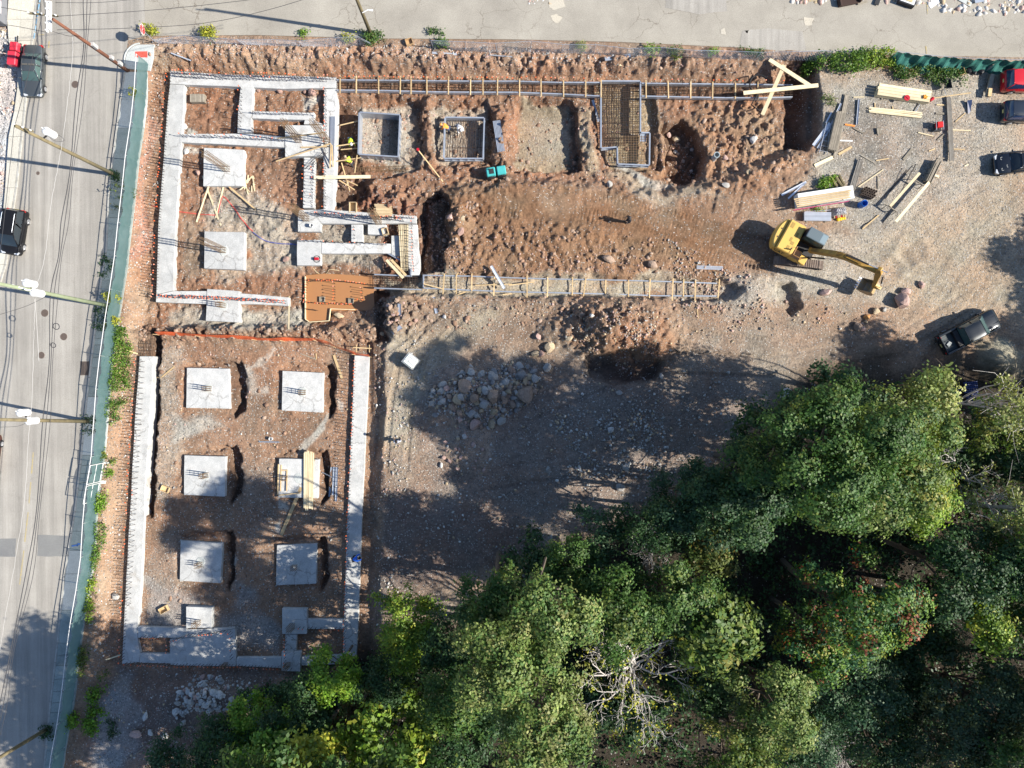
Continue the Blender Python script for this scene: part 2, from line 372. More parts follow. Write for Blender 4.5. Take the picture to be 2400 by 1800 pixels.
# ------------------------------------------------------------------ the ground: one sheet, dug and heaped
def axis(a, b, fine, c, d, mid, out):
 xs = list(np.arange(a, b, fine)) + list(np.arange(b, d, mid)) + [d + (i ** 1.6) * out for i in range(0, 14)]
 xs = list(np.arange(c, a, mid)) + xs
 xs = [c - (i ** 1.6) * out for i in range(13, 0, -1)] + xs
 return np.array(sorted(set(np.round(xs, 4))))
GX = axis(-34.5, 30.0, 0.115, -50.0, 50.0, 0.24, 6.0)
GY = axis(-16.0, 31.0, 0.115, -38.0, 38.0, 0.24, 6.0)
X, Y = np.meshgrid(GX, GY)
wx = 0.30 * fbm(X * 0.8, Y * 0.8, 3, 1) + 0.10 * fbm(X * 2.7, Y * 2.7, 2, 5); wy = 0.30 * fbm(X * 0.8, Y * 0.8, 3, 2) + 0.10 * fbm(X * 2.7, Y * 2.7, 2, 6)
XP, YP = X + wx, Y + wy                                   # ragged edges of diggings
XC, YC = X + 1.3 * fbm(X * 0.3, Y * 0.3, 4, 3), Y + 1.3 * fbm(X * 0.3, Y * 0.3, 4, 4)   # ragged edges of soil kinds
def plan(poly, z): return [tuple(W(x, y, z)[:2]) for x, y in poly]
def msk(poly, z, d, warp=True, off=0.0):
 pl = plan(poly, z)
 xs = [p[0] for p in pl]; ys = [p[1] for p in pl]; m = d + 2.5
 ix0, ix1 = np.searchsorted(GX, [min(xs) - m, max(xs) + m]); iy0, iy1 = np.searchsorted(GY, [min(ys) - m, max(ys) + m])
 out = np.zeros(X.shape)
 a, b = (XP, YP) if warp is True else ((XC, YC) if warp == 'c' else (X, Y))
 s = sdf(pl, a[iy0:iy1, ix0:ix1], b[iy0:iy1, ix0:ix1])
 out[iy0:iy1, ix0:ix1] = sstep(-d / 2, d / 2, s + off)
 return out
h = np.zeros(X.shape); rough = np.full(X.shape, 0.05)
SITE_A = [(352,150),(520,158),(800,160),(1250,160),(1700,166),(1880,170),(1880,345),(1700,420),(1560,452),(1330,430),(1190,425),(1080,440),(1000,470),(990,560),(990,640),(880,715),(872,762),(700,768),(350,772),(318,770),(322,520),(338,300)]
SITE_B = [(292,800),(330,782),(880,792),(888,1100),(880,1540),(850,1595),(270,1600),(240,1540),(262,1200)]
mA = msk(SITE_A, -0.8, 1.7); mB = msk(SITE_B, -0.6, 1.4)
h -= 1.38 * mA + 1.08 * mB
rough += 0.14 * msk([(330,130),(1900,130),(1900,460),(1560,470),(1000,480),(1000,760),(880,800),(300,790)], 0, 2.5)
def pit(poly, depth, d, z=-1.2, r=0.0):
 global h, rough
 m = msk(poly, z, d); h = h - depth * m
 if r: rough += r * m
 return m
# diggings (photo outline, extra depth, width of the slope)
pit([(1838,158),(1893,150),(1908,250),(1906,330),(1872,362),(1838,350)], 1.25, 0.5, -1.6)
pit([(795,232),(880,226),(985,235),(990,330),(985,388),(955,402),(862,425),(862,470),(792,482),(780,430),(783,262)], 0.75, 0.35)
pit([(782,245),(842,258),(842,380),(858,425),(862,468),(792,482),(778,430)], 0.35, 0.3, -1.9)
pit([(1018,262),(1060,240),(1140,236),(1162,300),(1150,388),(1022,388)], 0.65, 0.3)
pit([(1206,238),(1330,232),(1350,262),(1364,400),(1204,402)], 1.05, 0.22)
pit([(1395,190),(1525,195),(1542,300),(1548,398),(1432,400),(1402,345)], 0.55, 0.3)
pit([(1552,296),(1600,282),(1642,322),(1656,380),(1646,412),(1606,434),(1556,414),(1566,350)], 1.7, 0.35)
pit([(990,468),(1030,452),(1064,486),(1046,520),(1062,566),(1040,600),(1044,640),(984,640)], 1.6, 0.3)
pit([(1818,668),(1850,660),(1874,720),(1850,737),(1820,702)], 0.8, 0.3, -0.5)
pit([(360,770),(377,772),(374,900),(370,1050),(362,1210),(342,1210),(350,1000)], 1.15, 0.2)
for ring in ([(428,848),(560,838),(580,880),(574,960),(540,980),(425,975)], [(420,1058),(540,1050),(570,1080),(566,1160),(530,1185),(418,1182)], [(650,862),(762,856),(784,890),(782,985),(640,985)],
             [(640,1065),(750,1060),(770,1090),(765,1180),(640,1180)], [(410,1255),(530,1245),(548,1300),(540,1385),(415,1385)], [(640,1262),(756,1262),(772,1300),(766,1385),(640,1390)]):
 pit(ring, 0.18, 0.22, -1.1, 0.04)
for x, y, w_ in ((541, 862, 34), (533, 1064, 36), (761, 866, 26), (749, 1072, 22), (525, 1262, 24), (746, 1272, 22)):
 pit([(x + 2, y - 12), (x + w_ * .7, y - 16), (x + w_, y + 8), (x + w_ * .9, y + 60), (x + w_, y + 92), (x + 10, y + 116), (x + 6, y + 108), (x + w_ * .5, y + 80), (x + w_ * .25, y + 20)], 0.75, 0.16, -1.3, .04)
 pit([(x - 100, y - 12), (x, y - 18), (x + 6, y - 8), (x - 96, y - 4)], 0.28, 0.16, -1.3)
POND = [(708,640),(800,636),(880,650),(884,725),(776,730),(776,760),(706,756)]
pit(POND, 0.35, 0.3, -1.25)
pit([(876,682),(905,680),(912,800),(880,805)], 0.9, 0.5, -0.8)
pit([(870,640),(1200,644),(1690,655),(1740,682),(1700,706),(1200,694),(870,688)], 0.75, 0.5, -0.4)
pit([(885,700),(905,705),(900,1040),(880,1080)], 0.35, 0.5, -0.5)
def heap(cx, cy, rx, ry, hh, rz=0.0, r=0.0, pw=1.0, z=0.5):
 global h, rough
 c = W(cx, cy, z); ca, sa = math.cos(rz), math.sin(rz)
 dx = XP - c.x; dy = YP - c.y; u = (dx * ca + dy * sa) / (rx / S); v = (-dx * sa + dy * ca) / (ry / S)
 q = np.clip(1 - (u * u + v * v) ** (0.5 * pw), 0, 1); m = q * q * (3 - 2 * q) if pw == 1.0 else q
 h = h + hh * m; rough += r * np.clip(q * 3, 0, 1)
 return m
heap(1455, 778, 175, 110, 2.6, -0.12, 0.12); pit([(1365,835),(1420,822),(1500,826),(1555,850),(1530,885),(1450,900),(1385,880)], 1.0, .6, 0, .03); heap(1400, 770, 70, 50, 0.6, 0, 0.06); heap(1300, 775, 75, 50, 0.7, 0, 0.08)
heap(1110, 915, 175, 100, 1.5, 0.2, 0.08); heap(1090, 1040, 75, 95, 0.7, 0.2, 0.08)
heap(2336, 853, 64, 62, 1.7, 0, -0.03)
heap(925, 735, 62, 70, 1.0, 0.1, 0.12, z=-0.5); heap(1075, 520, 40, 70, 0.9, 0, 0.12)
heap(505, 1635, 115, 60, 0.9, 0.1, 0.06)
heap(1000, 250, 22, 90, 0.5, 0, 0.08, z=-0.6); heap(1178, 320, 24, 95, 0.75, 0, 0.08, z=-0.6); heap(1385, 330, 24, 80, 0.5, 0, 0.06, z=-0.6)
heap(920, 480, 120, 40, 0.8, -0.1, 0.12, z=-0.6); heap(1330, 560, 260, 60, 0.55, 0.05, 0.08, z=-0.3); heap(1540, 340, 14, 70, 0.5, 0, 0.05, z=-0.6)
heap(1260, 715, 420, 26, 0.45, -0.03, 0.10); heap(1765, 690, 70, 70, 0.5, 0, 0.12); heap(590, 772, 290, 12, 0.3, 0, 0.10, z=-0.5)
heap(880, 108, 90, 16, 0.25, 0, 0.1)
for a in ((890,160,120),(1040,165,110),(1180,172,120),(1330,175,100),(1500,170,140)): heap(a[0], a[1] - 18, a[2], 15, 0.3, 0, 0.12, z=-0.4)
# smooth driven places
smooth = np.zeros(X.shape)
for pl in ([(1210,440),(1500,470),(1800,545),(1980,545),(2400,440),(2400,720),(2250,850),(1800,850),(1560,700),(1180,560)],
           [(890,800),(1180,700),(1350,720),(1000,850),(950,1150),(900,1100)], [(1900,180),(2400,180),(2400,640),(2050,640),(1930,480)], [(1300,900),(1900,800),(1800,1100),(1350,1200),(900,1300),(950,1100)]):
 smooth = np.maximum(smooth, msk(pl, -0.2, 2.0))
rough = np.clip(rough * (1 - 0.55 * smooth), 0.03, 0.4)
# roads: the ground stays below them
ROAD_W = [(-500,-300),(87,-300),(290,-300),(292,166),(281,232),(266,343),(253,445),(244,600),(235,636),(213,832),(195,990),(186,1088),(173,1200),(148,1352),(132,1507),(116,1645),(101,1800),(80,2100),(-500,2100)]
mR = np.maximum(msk(ROAD_W, 0, 0.4, False), msk([(-500,-700),(2900,-700),(2900,140),(2100,128),(1750,112),(1450,98),(1200,92),(900,90),(600,82),(345,84),(290,60)], 0, 0.4, False))
side = msk([(300,150),(345,95),(350,180),(338,300),(322,450),(300,640),(268,770),(262,900),(240,1060),(226,1240),(205,1380),(180,1580),(140,1830),(90,1830),(130,1500),(170,1200),(195,980),(240,640),(275,300)], 0.1, 0.3, False)
flat = np.maximum(mR, side)
n1 = fbm(X * 0.55, Y * 0.55, 5, 21, 0.6); n2 = fbm(X * 1.9, Y * 1.9, 3, 31, 0.6); n3 = 1 - np.abs(fbm(X * 1.1, Y * 1.1, 4, 41, 0.55)) * 2.2
for pl_ in ([(1000,470),(1180,490),(1440,545),(1580,600),(1570,648),(1000,645)], [(1300,720),(1560,730),(1610,800),(1540,850),(1330,820)], [(350,104),(1890,130),(1890,162),(350,150)], [(985,235),(1200,235),(1200,420),(985,420)], [(1640,230),(1830,230),(1830,350),(1660,420)], [(880,690),(1000,690),(1000,800),(890,800)], [(320,765),(870,770),(870,795),(330,795)], [(790,430),(980,430),(985,640),(900,640),(880,520)]): rough = rough + .13 * msk(pl_, -.5, 1.4)
n4 = fbm(X * 3.3, Y * 3.3, 2, 131, .6); n2 = n2 + .45 * n4
for pl_ in ([(1036,268),(1142,268),(1142,378),(1034,378)], [(838,258),(944,262),(940,372),(836,366)], [(1402,186),(1530,190),(1530,392),(1404,392)]): rough = rough * (1 - .7 * msk(pl_, -1.7, .5))
rough = rough * (1 - .85 * msk([(1212,262),(1330,262),(1340,392),(1210,394)], -2.2, .5))
h = h + rough * (0.6 * n1 + 1.0 * n2 + 0.6 * n3) * (1 - flat) + 0.12 * fbm(X * 0.12, Y * 0.12, 3, 51) * (1 - flat)
# clods
clod = np.clip(vnoise(X * 2.6, Y * 2.6, 61) - 0.62, 0, 1) * 2.2; h = h + clod * np.clip(rough - 0.06, 0, 1) * 1.5 * (1 - flat)
# track marks of the excavator, the roller and lorries
def ruts(pts, gauge, wd, depth, cleat=0.0, z=-0.1, period=0.34):
 global h
 pl = [tuple(W(x, y, z)[:2]) for x, y in pts]
 d, sd, al = dline(pl, X, Y)
 e = np.abs(np.abs(sd) - gauge / 2); near = d < gauge / 2 + wd
 m = (1 - sstep(wd * 0.35, wd * 0.6, e)) * near * (1 - flat)
 h = h - depth * 1.25 * m + 1.9 * cleat * m * np.sin(al * 2 * math.pi / period + 2.2 * n2) * np.clip(.15 + 1.6 * vnoise(X * .45, Y * .45, 77) - .35, 0, 1.2) + 0.5 * depth * (1 - sstep(0, wd * 0.25, np.abs(e - wd * 0.7))) * near * (1 - flat)
ruts([(1130,470),(1300,475),(1480,505),(1640,552),(1790,600)], 2.3, 0.7, 0.07, 0.035)
ruts([(1150,520),(1330,520),(1500,545),(1700,590)], 2.3, 0.7, 0.06, 0.03)
ruts([(1650,600),(1850,590),(2000,560)], 2.3, 0.7, 0.05, 0.03)
ruts([(1700,470),(1716,400),(1712,330),(1735,260)], 2.3, 0.6, 0.08, 0.03)
ruts([(1500,470),(1640,400),(1680,330)], 2.3, 0.6, 0.05, 0.02)
ruts([(900,800),(1000,730),(1150,690),(1300,700)], 1.8, 0.5, 0.07, 0.02)
ruts([(930,1080),(940,950),(960,840),(1060,740)], 1.8, 0.5, 0.07, 0.02)
ruts([(1250,960),(1500,850),(1800,860),(2100,810),(2280,700)], 1.8, 0.4, 0.06, 0.03)
ruts([(1300,760),(1620,800),(1900,830),(2050,770)], 1.8, 0.4, 0.05, 0.03)
ruts([(2400,560),(2330,660),(2290,720),(2180,860)], 1.7, 0.4, 0.05); ruts([(2400,470),(2250,600),(2140,760)], 1.7, 0.4, 0.04)
ruts([(2040,640),(2120,560),(2200,470),(2300,420)], 1.7, 0.35, 0.04, 0.012); ruts([(1020,1010),(1120,1130),(1300,1100)], 1.8, 0.4, 0.05, 0.02)
# swing marks of the bucket
for c in ((2136,588,30),(2115,612,26),(2092,630,22)):
 p = W(c[0], c[1], 0); d = np.hypot(X - p.x, Y - p.y); h += -0.16 * np.exp(-((d / (c[2] / S)) ** 2) * 1.4) + 0.10 * np.exp(-((d - c[2] / S * 1.25) / 0.25) ** 2)
h = h * (1 - mR) - 0.16 * mR
h = np.where(side * (1 - mR) > 0.5, np.minimum(h, 0.06), h)
def gz(x, y):
 i = min(max(int(np.searchsorted(GX, x)) - 1, 0), len(GX) - 2); j = min(max(int(np.searchsorted(GY, y)) - 1, 0), len(GY) - 2)
 fx = (x - GX[i]) / (GX[i + 1] - GX[i]); fy = (y - GY[j]) / (GY[j + 1] - GY[j])
 return float((h[j, i] * (1 - fx) + h[j, i + 1] * fx) * (1 - fy) + (h[j + 1, i] * (1 - fx) + h[j + 1, i + 1] * fx) * fy)
def G(px, py, dz=0.0):
 """where the ground is seen at this photo pixel"""
 z = 0.0
 for _ in range(5):
  p = W(px, py, z); z = gz(p.x, p.y)
 p = W(px, py, z); p.z = z + dz; return p

# soil kinds, with the shade of the pits painted in
C = np.zeros(X.shape + (3,)); C[:] = (0.34, 0.235, 0.165)
grav = np.full(X.shape, 0.22)
def paint(poly, col, g=None, d=1.6, k=1.0, z=-0.3, warp='c'):
 global C, grav
 m = msk(poly, z, d, warp) * k
 C = C * (1 - m[..., None]) + np.array(col) * m[..., None]
 if g is not None: grav = grav * (1 - m) + g * m
PALE = (0.46, 0.345, 0.25); RED = (0.325, 0.20, 0.135); DARK = (0.20, 0.125, 0.085); GREY = (0.43, 0.395, 0.34); YARD = (0.41, 0.355, 0.285); TRAIL = (0.30, 0.195, 0.125); DUSK = (0.255, 0.195, 0.16)
paint([(1900,180),(2400,150),(2400,700),(1700,720),(1790,620),(1990,540),(1880,440),(1915,330)], YARD, 0.75, 2.5)
paint([(2050,560),(2400,400),(2400,760),(2200,760),(2000,650)], (0.40, 0.32, 0.235), 0.45, 3)
paint([(1930,220),(2200,240),(2200,460),(2050,540),(1950,460)], (0.33, 0.285, 0.235), 0.85, 2.0, 0.8)
paint([(1960,230),(2100,250),(2080,300),(2130,400),(1990,350)], (0.20, 0.17, 0.14), 0.8, 1.5, 0.6)
paint([(330,95),(900,110),(1000,100),(1750,130),(1890,140),(1890,180),(340,170)], (0.40, 0.265, 0.185), 0.45, 1.0)
paint([(330,100),(350,140),(322,400),(300,700),(250,900),(230,1250),(190,1600),(240,1560),(290,1200),(330,770),(350,560),(372,300),(395,180),(780,172),(780,130)], (0.42, 0.30, 0.21), 0.35, 0.8)
paint([(345,130),(358,130),(335,400),(320,620),(290,620),(315,400)], (0.43, 0.25, 0.19), 0.8, 0.5)
paint(SITE_A, RED, 0.30, 2)
paint([(420,200),(700,200),(700,330),(420,330)], (0.30, 0.175, 0.115), 0.2, 0.6)
paint([(560,340),(700,340),(712,480),(700,500),(600,430)], RED, 0.25, 0.8)
paint([(480,430),(600,440),(690,500),(700,640),(560,640),(480,650),(470,540)], (0.42, 0.37, 0.305), 0.55, 1.0)
paint([(405,500),(480,520),(470,640),(410,640)], (0.34, 0.25, 0.18), 0.45, 1)
paint([(740,520),(940,520),(930,620),(740,620)], (0.42, 0.38, 0.32), 0.6, 0.8)
paint([(370,715),(720,710),(720,765),(370,765)], (0.45, 0.42, 0.36), 0.6, 0.8)
paint([(845,250),(985,240),(985,385),(850,400)], (0.48, 0.43, 0.36), 0.75, 0.6, 1, -1.6)
paint([(1022,250),(1130,240),(1150,300),(1150,380),(1022,380)], (0.44, 0.38, 0.31), 0.6, 0.7, 1, -1.6)
paint([(1206,240),(1330,236),(1350,262),(1360,398),(1206,400)], (0.345, 0.30, 0.225), 0.12, 0.4, 1, -2.2)
paint([(1225,290),(1330,290),(1340,360),(1240,370)], (0.42, 0.38, 0.31), 0.15, 1.6, 0.7, -2.2)
paint([(1398,190),(1528,195),(1545,398),(1432,400)], (0.42, 0.33, 0.22), 0.35, 0.8, 1, -1.6)
paint([(1365,240),(1400,240),(1410,400),(1375,400)], (0.46, 0.39, 0.29), 0.4, 0.8)
paint([(790,480),(900,440),(1000,460),(1000,640),(900,640),(870,500)], (0.27, 0.15, 0.105), 0.3, 1.2)
paint([(1000,430),(1300,440),(1600,500),(1700,640),(1300,640),(1060,640)], TRAIL, 0.06, 2)
paint([(1420,400),(1640,420),(1700,470),(1500,470)], (0.46, 0.38, 0.29), 0.35, 1.2)
paint([(1400,470),(1560,500),(1620,560),(1480,530)], (0.46, 0.385, 0.29), 0.3, 1.4, 0.8)
paint([(1250,450),(1400,480),(1300,500)], (0.45, 0.36, 0.27), 0.3, 1.2, 0.7)
paint([(1500,300),(1830,220),(1860,380),(1700,460),(1560,440)], (0.40, 0.27, 0.18), 0.25, 1.5)
paint([(1640,280),(1760,260),(1760,460),(1660,460)], (0.37, 0.245, 0.165), 0.15, 1.2, 0.8)
paint([(900,640),(1690,655),(1700,706),(900,690)], (0.46, 0.41, 0.32), 0.5, 0.6, 1, -1)
paint([(1560,655),(1760,660),(1780,720),(1700,740),(1560,706)], (0.40, 0.34, 0.28), 0.5, 1.2)
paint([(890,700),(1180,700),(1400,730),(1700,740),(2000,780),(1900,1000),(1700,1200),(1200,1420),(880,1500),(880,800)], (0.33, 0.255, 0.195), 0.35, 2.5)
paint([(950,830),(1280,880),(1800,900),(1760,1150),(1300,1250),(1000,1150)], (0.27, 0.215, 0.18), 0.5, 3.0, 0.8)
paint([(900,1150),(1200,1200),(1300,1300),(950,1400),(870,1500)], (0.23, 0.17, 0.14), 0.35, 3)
paint([(900,790),(1180,720),(1000,880),(960,1050),(890,1040)], (0.39, 0.33, 0.25), 0.25, 1.8)
paint([(1340,735),(1540,730),(1580,800),(1480,880),(1320,800)], (0.34, 0.215, 0.145), 0.18, 1.6)
paint([(1010,960),(1160,990),(1140,1110),(1030,1100)], (0.38, 0.29, 0.225), 0.5, 1.6)
paint([(2275,800),(2400,800),(2400,900),(2275,900)], (0.46, 0.40, 0.29), 0.05, 0.8)
paint(SITE_B, (0.35, 0.235, 0.165), 0.35, 2)
paint([(372,800),(430,850),(420,1000),(450,1050),(390,1180),(360,1160)], (0.45, 0.39, 0.32), 0.8, 0.9, 0.7, -1)
paint([(560,840),(600,850),(610,930),(580,920)], (0.50, 0.48, 0.43), 0.85, 0.7, 0.9, -1); paint([(400,960),(470,985),(500,1010),(420,1040)], (0.47, 0.45, 0.40), 0.85, 0.8, 0.9, -1)
paint([(330,1330),(430,1400),(560,1440),(660,1480),(650,1540),(330,1470)], (0.35, 0.34, 0.33), 0.8, 1.2, 0.9, -1)
paint([(545,1360),(600,1400),(590,1430),(540,1420)], (0.36, 0.35, 0.34), 0.8, 1.2, 0.9, -1); paint([(360,1260),(420,1250),(430,1400),(350,1370)], (0.33, 0.27, 0.22), 0.6, 1.2, 0.7, -1)
paint([(545,1090),(640,1090),(640,1240),(560,1240)], (0.31, 0.24, 0.19), 0.45, 1.5, 0.7, -1)
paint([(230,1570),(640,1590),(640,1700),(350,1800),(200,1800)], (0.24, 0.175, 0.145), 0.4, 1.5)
paint([(250,1560),(310,1580),(340,1690),(290,1800),(220,1800)], (0.33, 0.32, 0.31), 0.7, 1.2, 0.8)
paint([(0,0)] and [(-40,80),(40,60),(40,260),(30,330),(22,560),(-60,640)], (0.62, 0.60, 0.58), 0.9, 0.5, 1, 0)
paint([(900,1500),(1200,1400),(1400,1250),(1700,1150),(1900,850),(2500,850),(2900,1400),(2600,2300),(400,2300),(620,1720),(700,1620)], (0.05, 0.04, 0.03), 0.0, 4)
paint([(520,575),(575,575),(580,600),(520,610)], (0.36, 0.15, 0.06), 0.1, 0.8, 0.8, -1)
for pts in ([(1480,505),(1640,552),(1790,600)], [(1130,470),(1300,475),(1480,505)], [(1150,520),(1500,545),(1700,590)]):
 d, sd, al = dline([tuple(W(x, y, -0.1)[:2]) for x, y in pts], XC, YC); m = (1 - sstep(0.7, 2.2, d)) * 0.55
 C = C * (1 - m[..., None]) + np.array((0.25, 0.155, 0.095)) * m[..., None]
PIT_SHADE = (0.15, 0.098, 0.072)  # painted shade: dark tone for pit walls and trench bottoms
paint([(1365,838),(1420,826),(1500,830),(1552,852),(1528,884),(1450,896),(1388,878)], (0.13, 0.095, 0.08), .15, .6, .85, 0)  # hollow below the mound darkened in colour to stand for its shade
for pl_ in (TT(1,1,[(300,1245),(345,1150),(420,1075),(445,1095),(405,1190),(330,1265)]), TT(0,0,[(1165,960),(1230,960),(1240,1010),(1180,1020)]), TT(0,0,[(1175,790),(1230,800),(1245,860),(1190,860)]), TT(1,1,[(0,870),(85,860),(85,885),(0,895)]), TT(1,1,[(500,985),(560,985),(555,1055),(510,1050)]), TT(1,0,[(250,600),(310,640),(440,650),(440,670),(290,690)]), TT(2,0,[(690,1090),(800,1110),(1000,1150),(1140,1180),(1000,1200),(750,1150)]), TT(1,1,[(145,560),(0,700),(95,720),(60,760)]), TT(0,1,[(1575,660),(1659,690),(1640,740),(1580,720)]), TT(1,2,[(105,50),(160,0),(165,100),(110,100)]), TT(1,1,[(150,1560),(230,1570),(215,1610),(150,1605)]), TT(0,2,[(1480,310),(1540,310),(1530,370),(1490,380)])): paint(pl_, (0.56, 0.55, 0.50), .3, .35, .85, -1.0)
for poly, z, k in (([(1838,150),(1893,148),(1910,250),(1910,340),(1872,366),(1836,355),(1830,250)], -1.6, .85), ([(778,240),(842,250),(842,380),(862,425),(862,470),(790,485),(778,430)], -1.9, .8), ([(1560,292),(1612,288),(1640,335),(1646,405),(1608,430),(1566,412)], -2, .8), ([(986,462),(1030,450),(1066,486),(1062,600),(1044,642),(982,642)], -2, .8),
 ([(1336,240),(1352,262),(1366,400),(1334,404)], -2, .8), ([(958,240),(986,245),(990,380),(960,395)], -1.6, .6), ([(1138,240),(1164,300),(1152,388),(1136,385)], -1.6, .6), ([(1525,200),(1546,300),(1550,396),(1524,396)], -1.4, .6), ([(358,770),(380,772),(376,1000),(364,1212),(340,1212),(350,1000)], -1.4, .8), ([(874,680),(906,680),(914,805),(878,808)], -1, .7), ([(876,700),(908,705),(902,1045),(878,1085)], -.6, .5), ([(320,772),(700,768),(870,768),(870,778),(600,782),(330,784)], -.9, .5)): paint(poly, PIT_SHADE, .1, .4, k, z, True)  # shade of banks and pit walls put into the soil colour
for x, y, w_ in ((541, 862, 34), (533, 1064, 36), (761, 866, 26), (749, 1072, 22), (525, 1262, 24), (746, 1272, 22)): paint([(x, y - 18), (x + w_, y - 12), (x + w_ + 4, y + 95), (x + 6, y + 118)], PIT_SHADE, .1, .4, .75, -1.3, True)  # shade band at the right of each pad, painted into the trench
# natural unevenness of the dirt
v1 = fbm(X * 0.35, Y * 0.35, 5, 71, 0.6); v2 = fbm(X * 1.4, Y * 1.4, 4, 81, 0.6); v3 = fbm(X * 4.0, Y * 4.0, 3, 91, 0.7)
C = C * (1 + 0.24 * v1 + 0.24 * v2 + 0.22 * v3)[..., None]
red = np.clip(fbm(X * 0.5, Y * 0.5, 4, 101) * 1.6, -1, 1)[..., None]; C = C * (1 + red * np.array((0.06, -0.03, -0.08)))
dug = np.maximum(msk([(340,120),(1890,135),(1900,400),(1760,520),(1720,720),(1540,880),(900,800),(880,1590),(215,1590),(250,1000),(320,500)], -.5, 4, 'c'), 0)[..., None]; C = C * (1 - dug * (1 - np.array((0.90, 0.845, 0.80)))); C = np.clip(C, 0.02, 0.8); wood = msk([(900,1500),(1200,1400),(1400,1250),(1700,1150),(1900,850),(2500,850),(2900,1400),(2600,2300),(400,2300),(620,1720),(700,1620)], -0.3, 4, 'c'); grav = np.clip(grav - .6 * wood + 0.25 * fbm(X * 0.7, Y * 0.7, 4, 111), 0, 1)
ny, nx = X.shape
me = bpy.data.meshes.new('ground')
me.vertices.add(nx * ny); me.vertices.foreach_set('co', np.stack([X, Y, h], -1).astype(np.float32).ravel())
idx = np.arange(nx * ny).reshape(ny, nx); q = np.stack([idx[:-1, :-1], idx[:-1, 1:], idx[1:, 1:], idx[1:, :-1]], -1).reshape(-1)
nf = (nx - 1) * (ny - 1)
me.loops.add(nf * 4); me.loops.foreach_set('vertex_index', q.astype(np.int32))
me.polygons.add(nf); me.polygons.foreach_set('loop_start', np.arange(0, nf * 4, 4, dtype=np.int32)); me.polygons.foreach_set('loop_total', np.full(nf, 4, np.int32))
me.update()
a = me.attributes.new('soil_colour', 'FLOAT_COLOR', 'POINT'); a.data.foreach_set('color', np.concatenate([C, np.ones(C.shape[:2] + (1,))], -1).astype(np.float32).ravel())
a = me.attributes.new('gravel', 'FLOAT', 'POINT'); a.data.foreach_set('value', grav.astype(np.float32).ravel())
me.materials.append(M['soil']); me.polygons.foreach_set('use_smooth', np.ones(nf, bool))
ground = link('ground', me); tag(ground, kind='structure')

# ------------------------------------------------------------------ streets and pavements
def sheet(name, poly, z, m, d=0.10, parent=None, kind='structure', label=None):
 mb = MB(); mb.prism([tuple(W(x, y, z)[:2]) for x, y in poly], z - d, z)
 o = mb.build(name, M[m] if isinstance(m, str) else m, parent)
 if kind and parent is None: tag(o, kind=kind)
 return o
KERB = [(292,150),(287,190),(281,232),(266,343),(253,445),(246,600),(236,645),(213,832),(195,990),(186,1088),(173,1200),(148,1352),(132,1507),(116,1645),(101,1800),(80,2050)]
FARK = [(96,-300),(87,0),(61,235),(40,434),(29,506),(20,600),(-8,690)]
FENCE_LINE = [(338,150),(343,180),(341,232),(335,290),(322,372),(308,506),(300,560),(296,618),(272,770),(258,870),(250,960),(246,1050),(232,1130),(225,1200),(218,1320),(205,1390),(190,1480),(181,1560),(172,1640),(150,1760),(132,1900)]
road = sheet('street', FARK + [(-60,760),(-300,800),(-300,2050)] + KERB[::-1] + [(300,95),(340,84),(340,60),(330,-300)], 0.0, 'asphalt', 0.12)
NE = [(340,84),(600,82),(900,90),(1200,92),(1450,98),(1750,112),(1900,128),(2100,130),(2700,150)]
road2 = sheet('side_street', NE[::-1] + [(340,60),(334,-300),(2700,-300)], -0.008, 'asphalt_old', 0.12)
for i, (nm, poly, mm) in enumerate([
 ('asphalt_patch', [T(0,2,245,150) , T(0,2,450,155), T(0,2,440,290), T(0,2,240,285)], 'patch'), ('asphalt_patch', [T(0,2,-40,170), T(0,2,105,172), T(0,2,100,290), T(0,2,-40,290)], 'patch'),
 ('asphalt_patch', [(1740,72),(1800,66),(1880,74),(1890,118),(1800,122),(1735,108)], 'asphalt'), ('asphalt_patch', [(1560,-20),(1700,-22),(1705,26),(1640,34),(1560,18)], 'asphalt'),
 ('asphalt_patch', [(1285,0),(1320,-2),(1326,16),(1300,24),(1288,18)], 'patch_light'), ('asphalt_patch', [(1290,38),(1305,33),(1318,42),(1306,55),(1295,48)], 'patch_light'),
 ('asphalt_patch', [(1688,70),(1700,66),(1700,82),(1690,80)], 'patch_light'), ('asphalt_patch', [(1744,72),(1755,70),(1752,78)], 'patch_light'), ('asphalt_patch', [(1884,40),(1908,42),(1902,58),(1886,60)], 'patch_light')]):
 jag = []
 for k in range(len(poly)):
  p, q2 = poly[k], poly[(k + 1) % len(poly)]
  for t in (0, .33, .66): jag.append((p[0] + (q2[0] - p[0]) * t + random.uniform(-1.2, 1.2), p[1] + (q2[1] - p[1]) * t + random.uniform(-1.2, 1.2)))
 sheet(nm, jag, 0.006, mm, 0.004)
def strip_at(line, y):
 for i in range(len(line) - 1):
  (x0, y0), (x1, y1) = line[i], line[i + 1]
  if y0 <= y <= y1: return x0 + (x1 - x0) * (y - y0) / (y1 - y0 + 1e-9)
 return line[-1][0] if y > line[-1][1] else line[0][0]
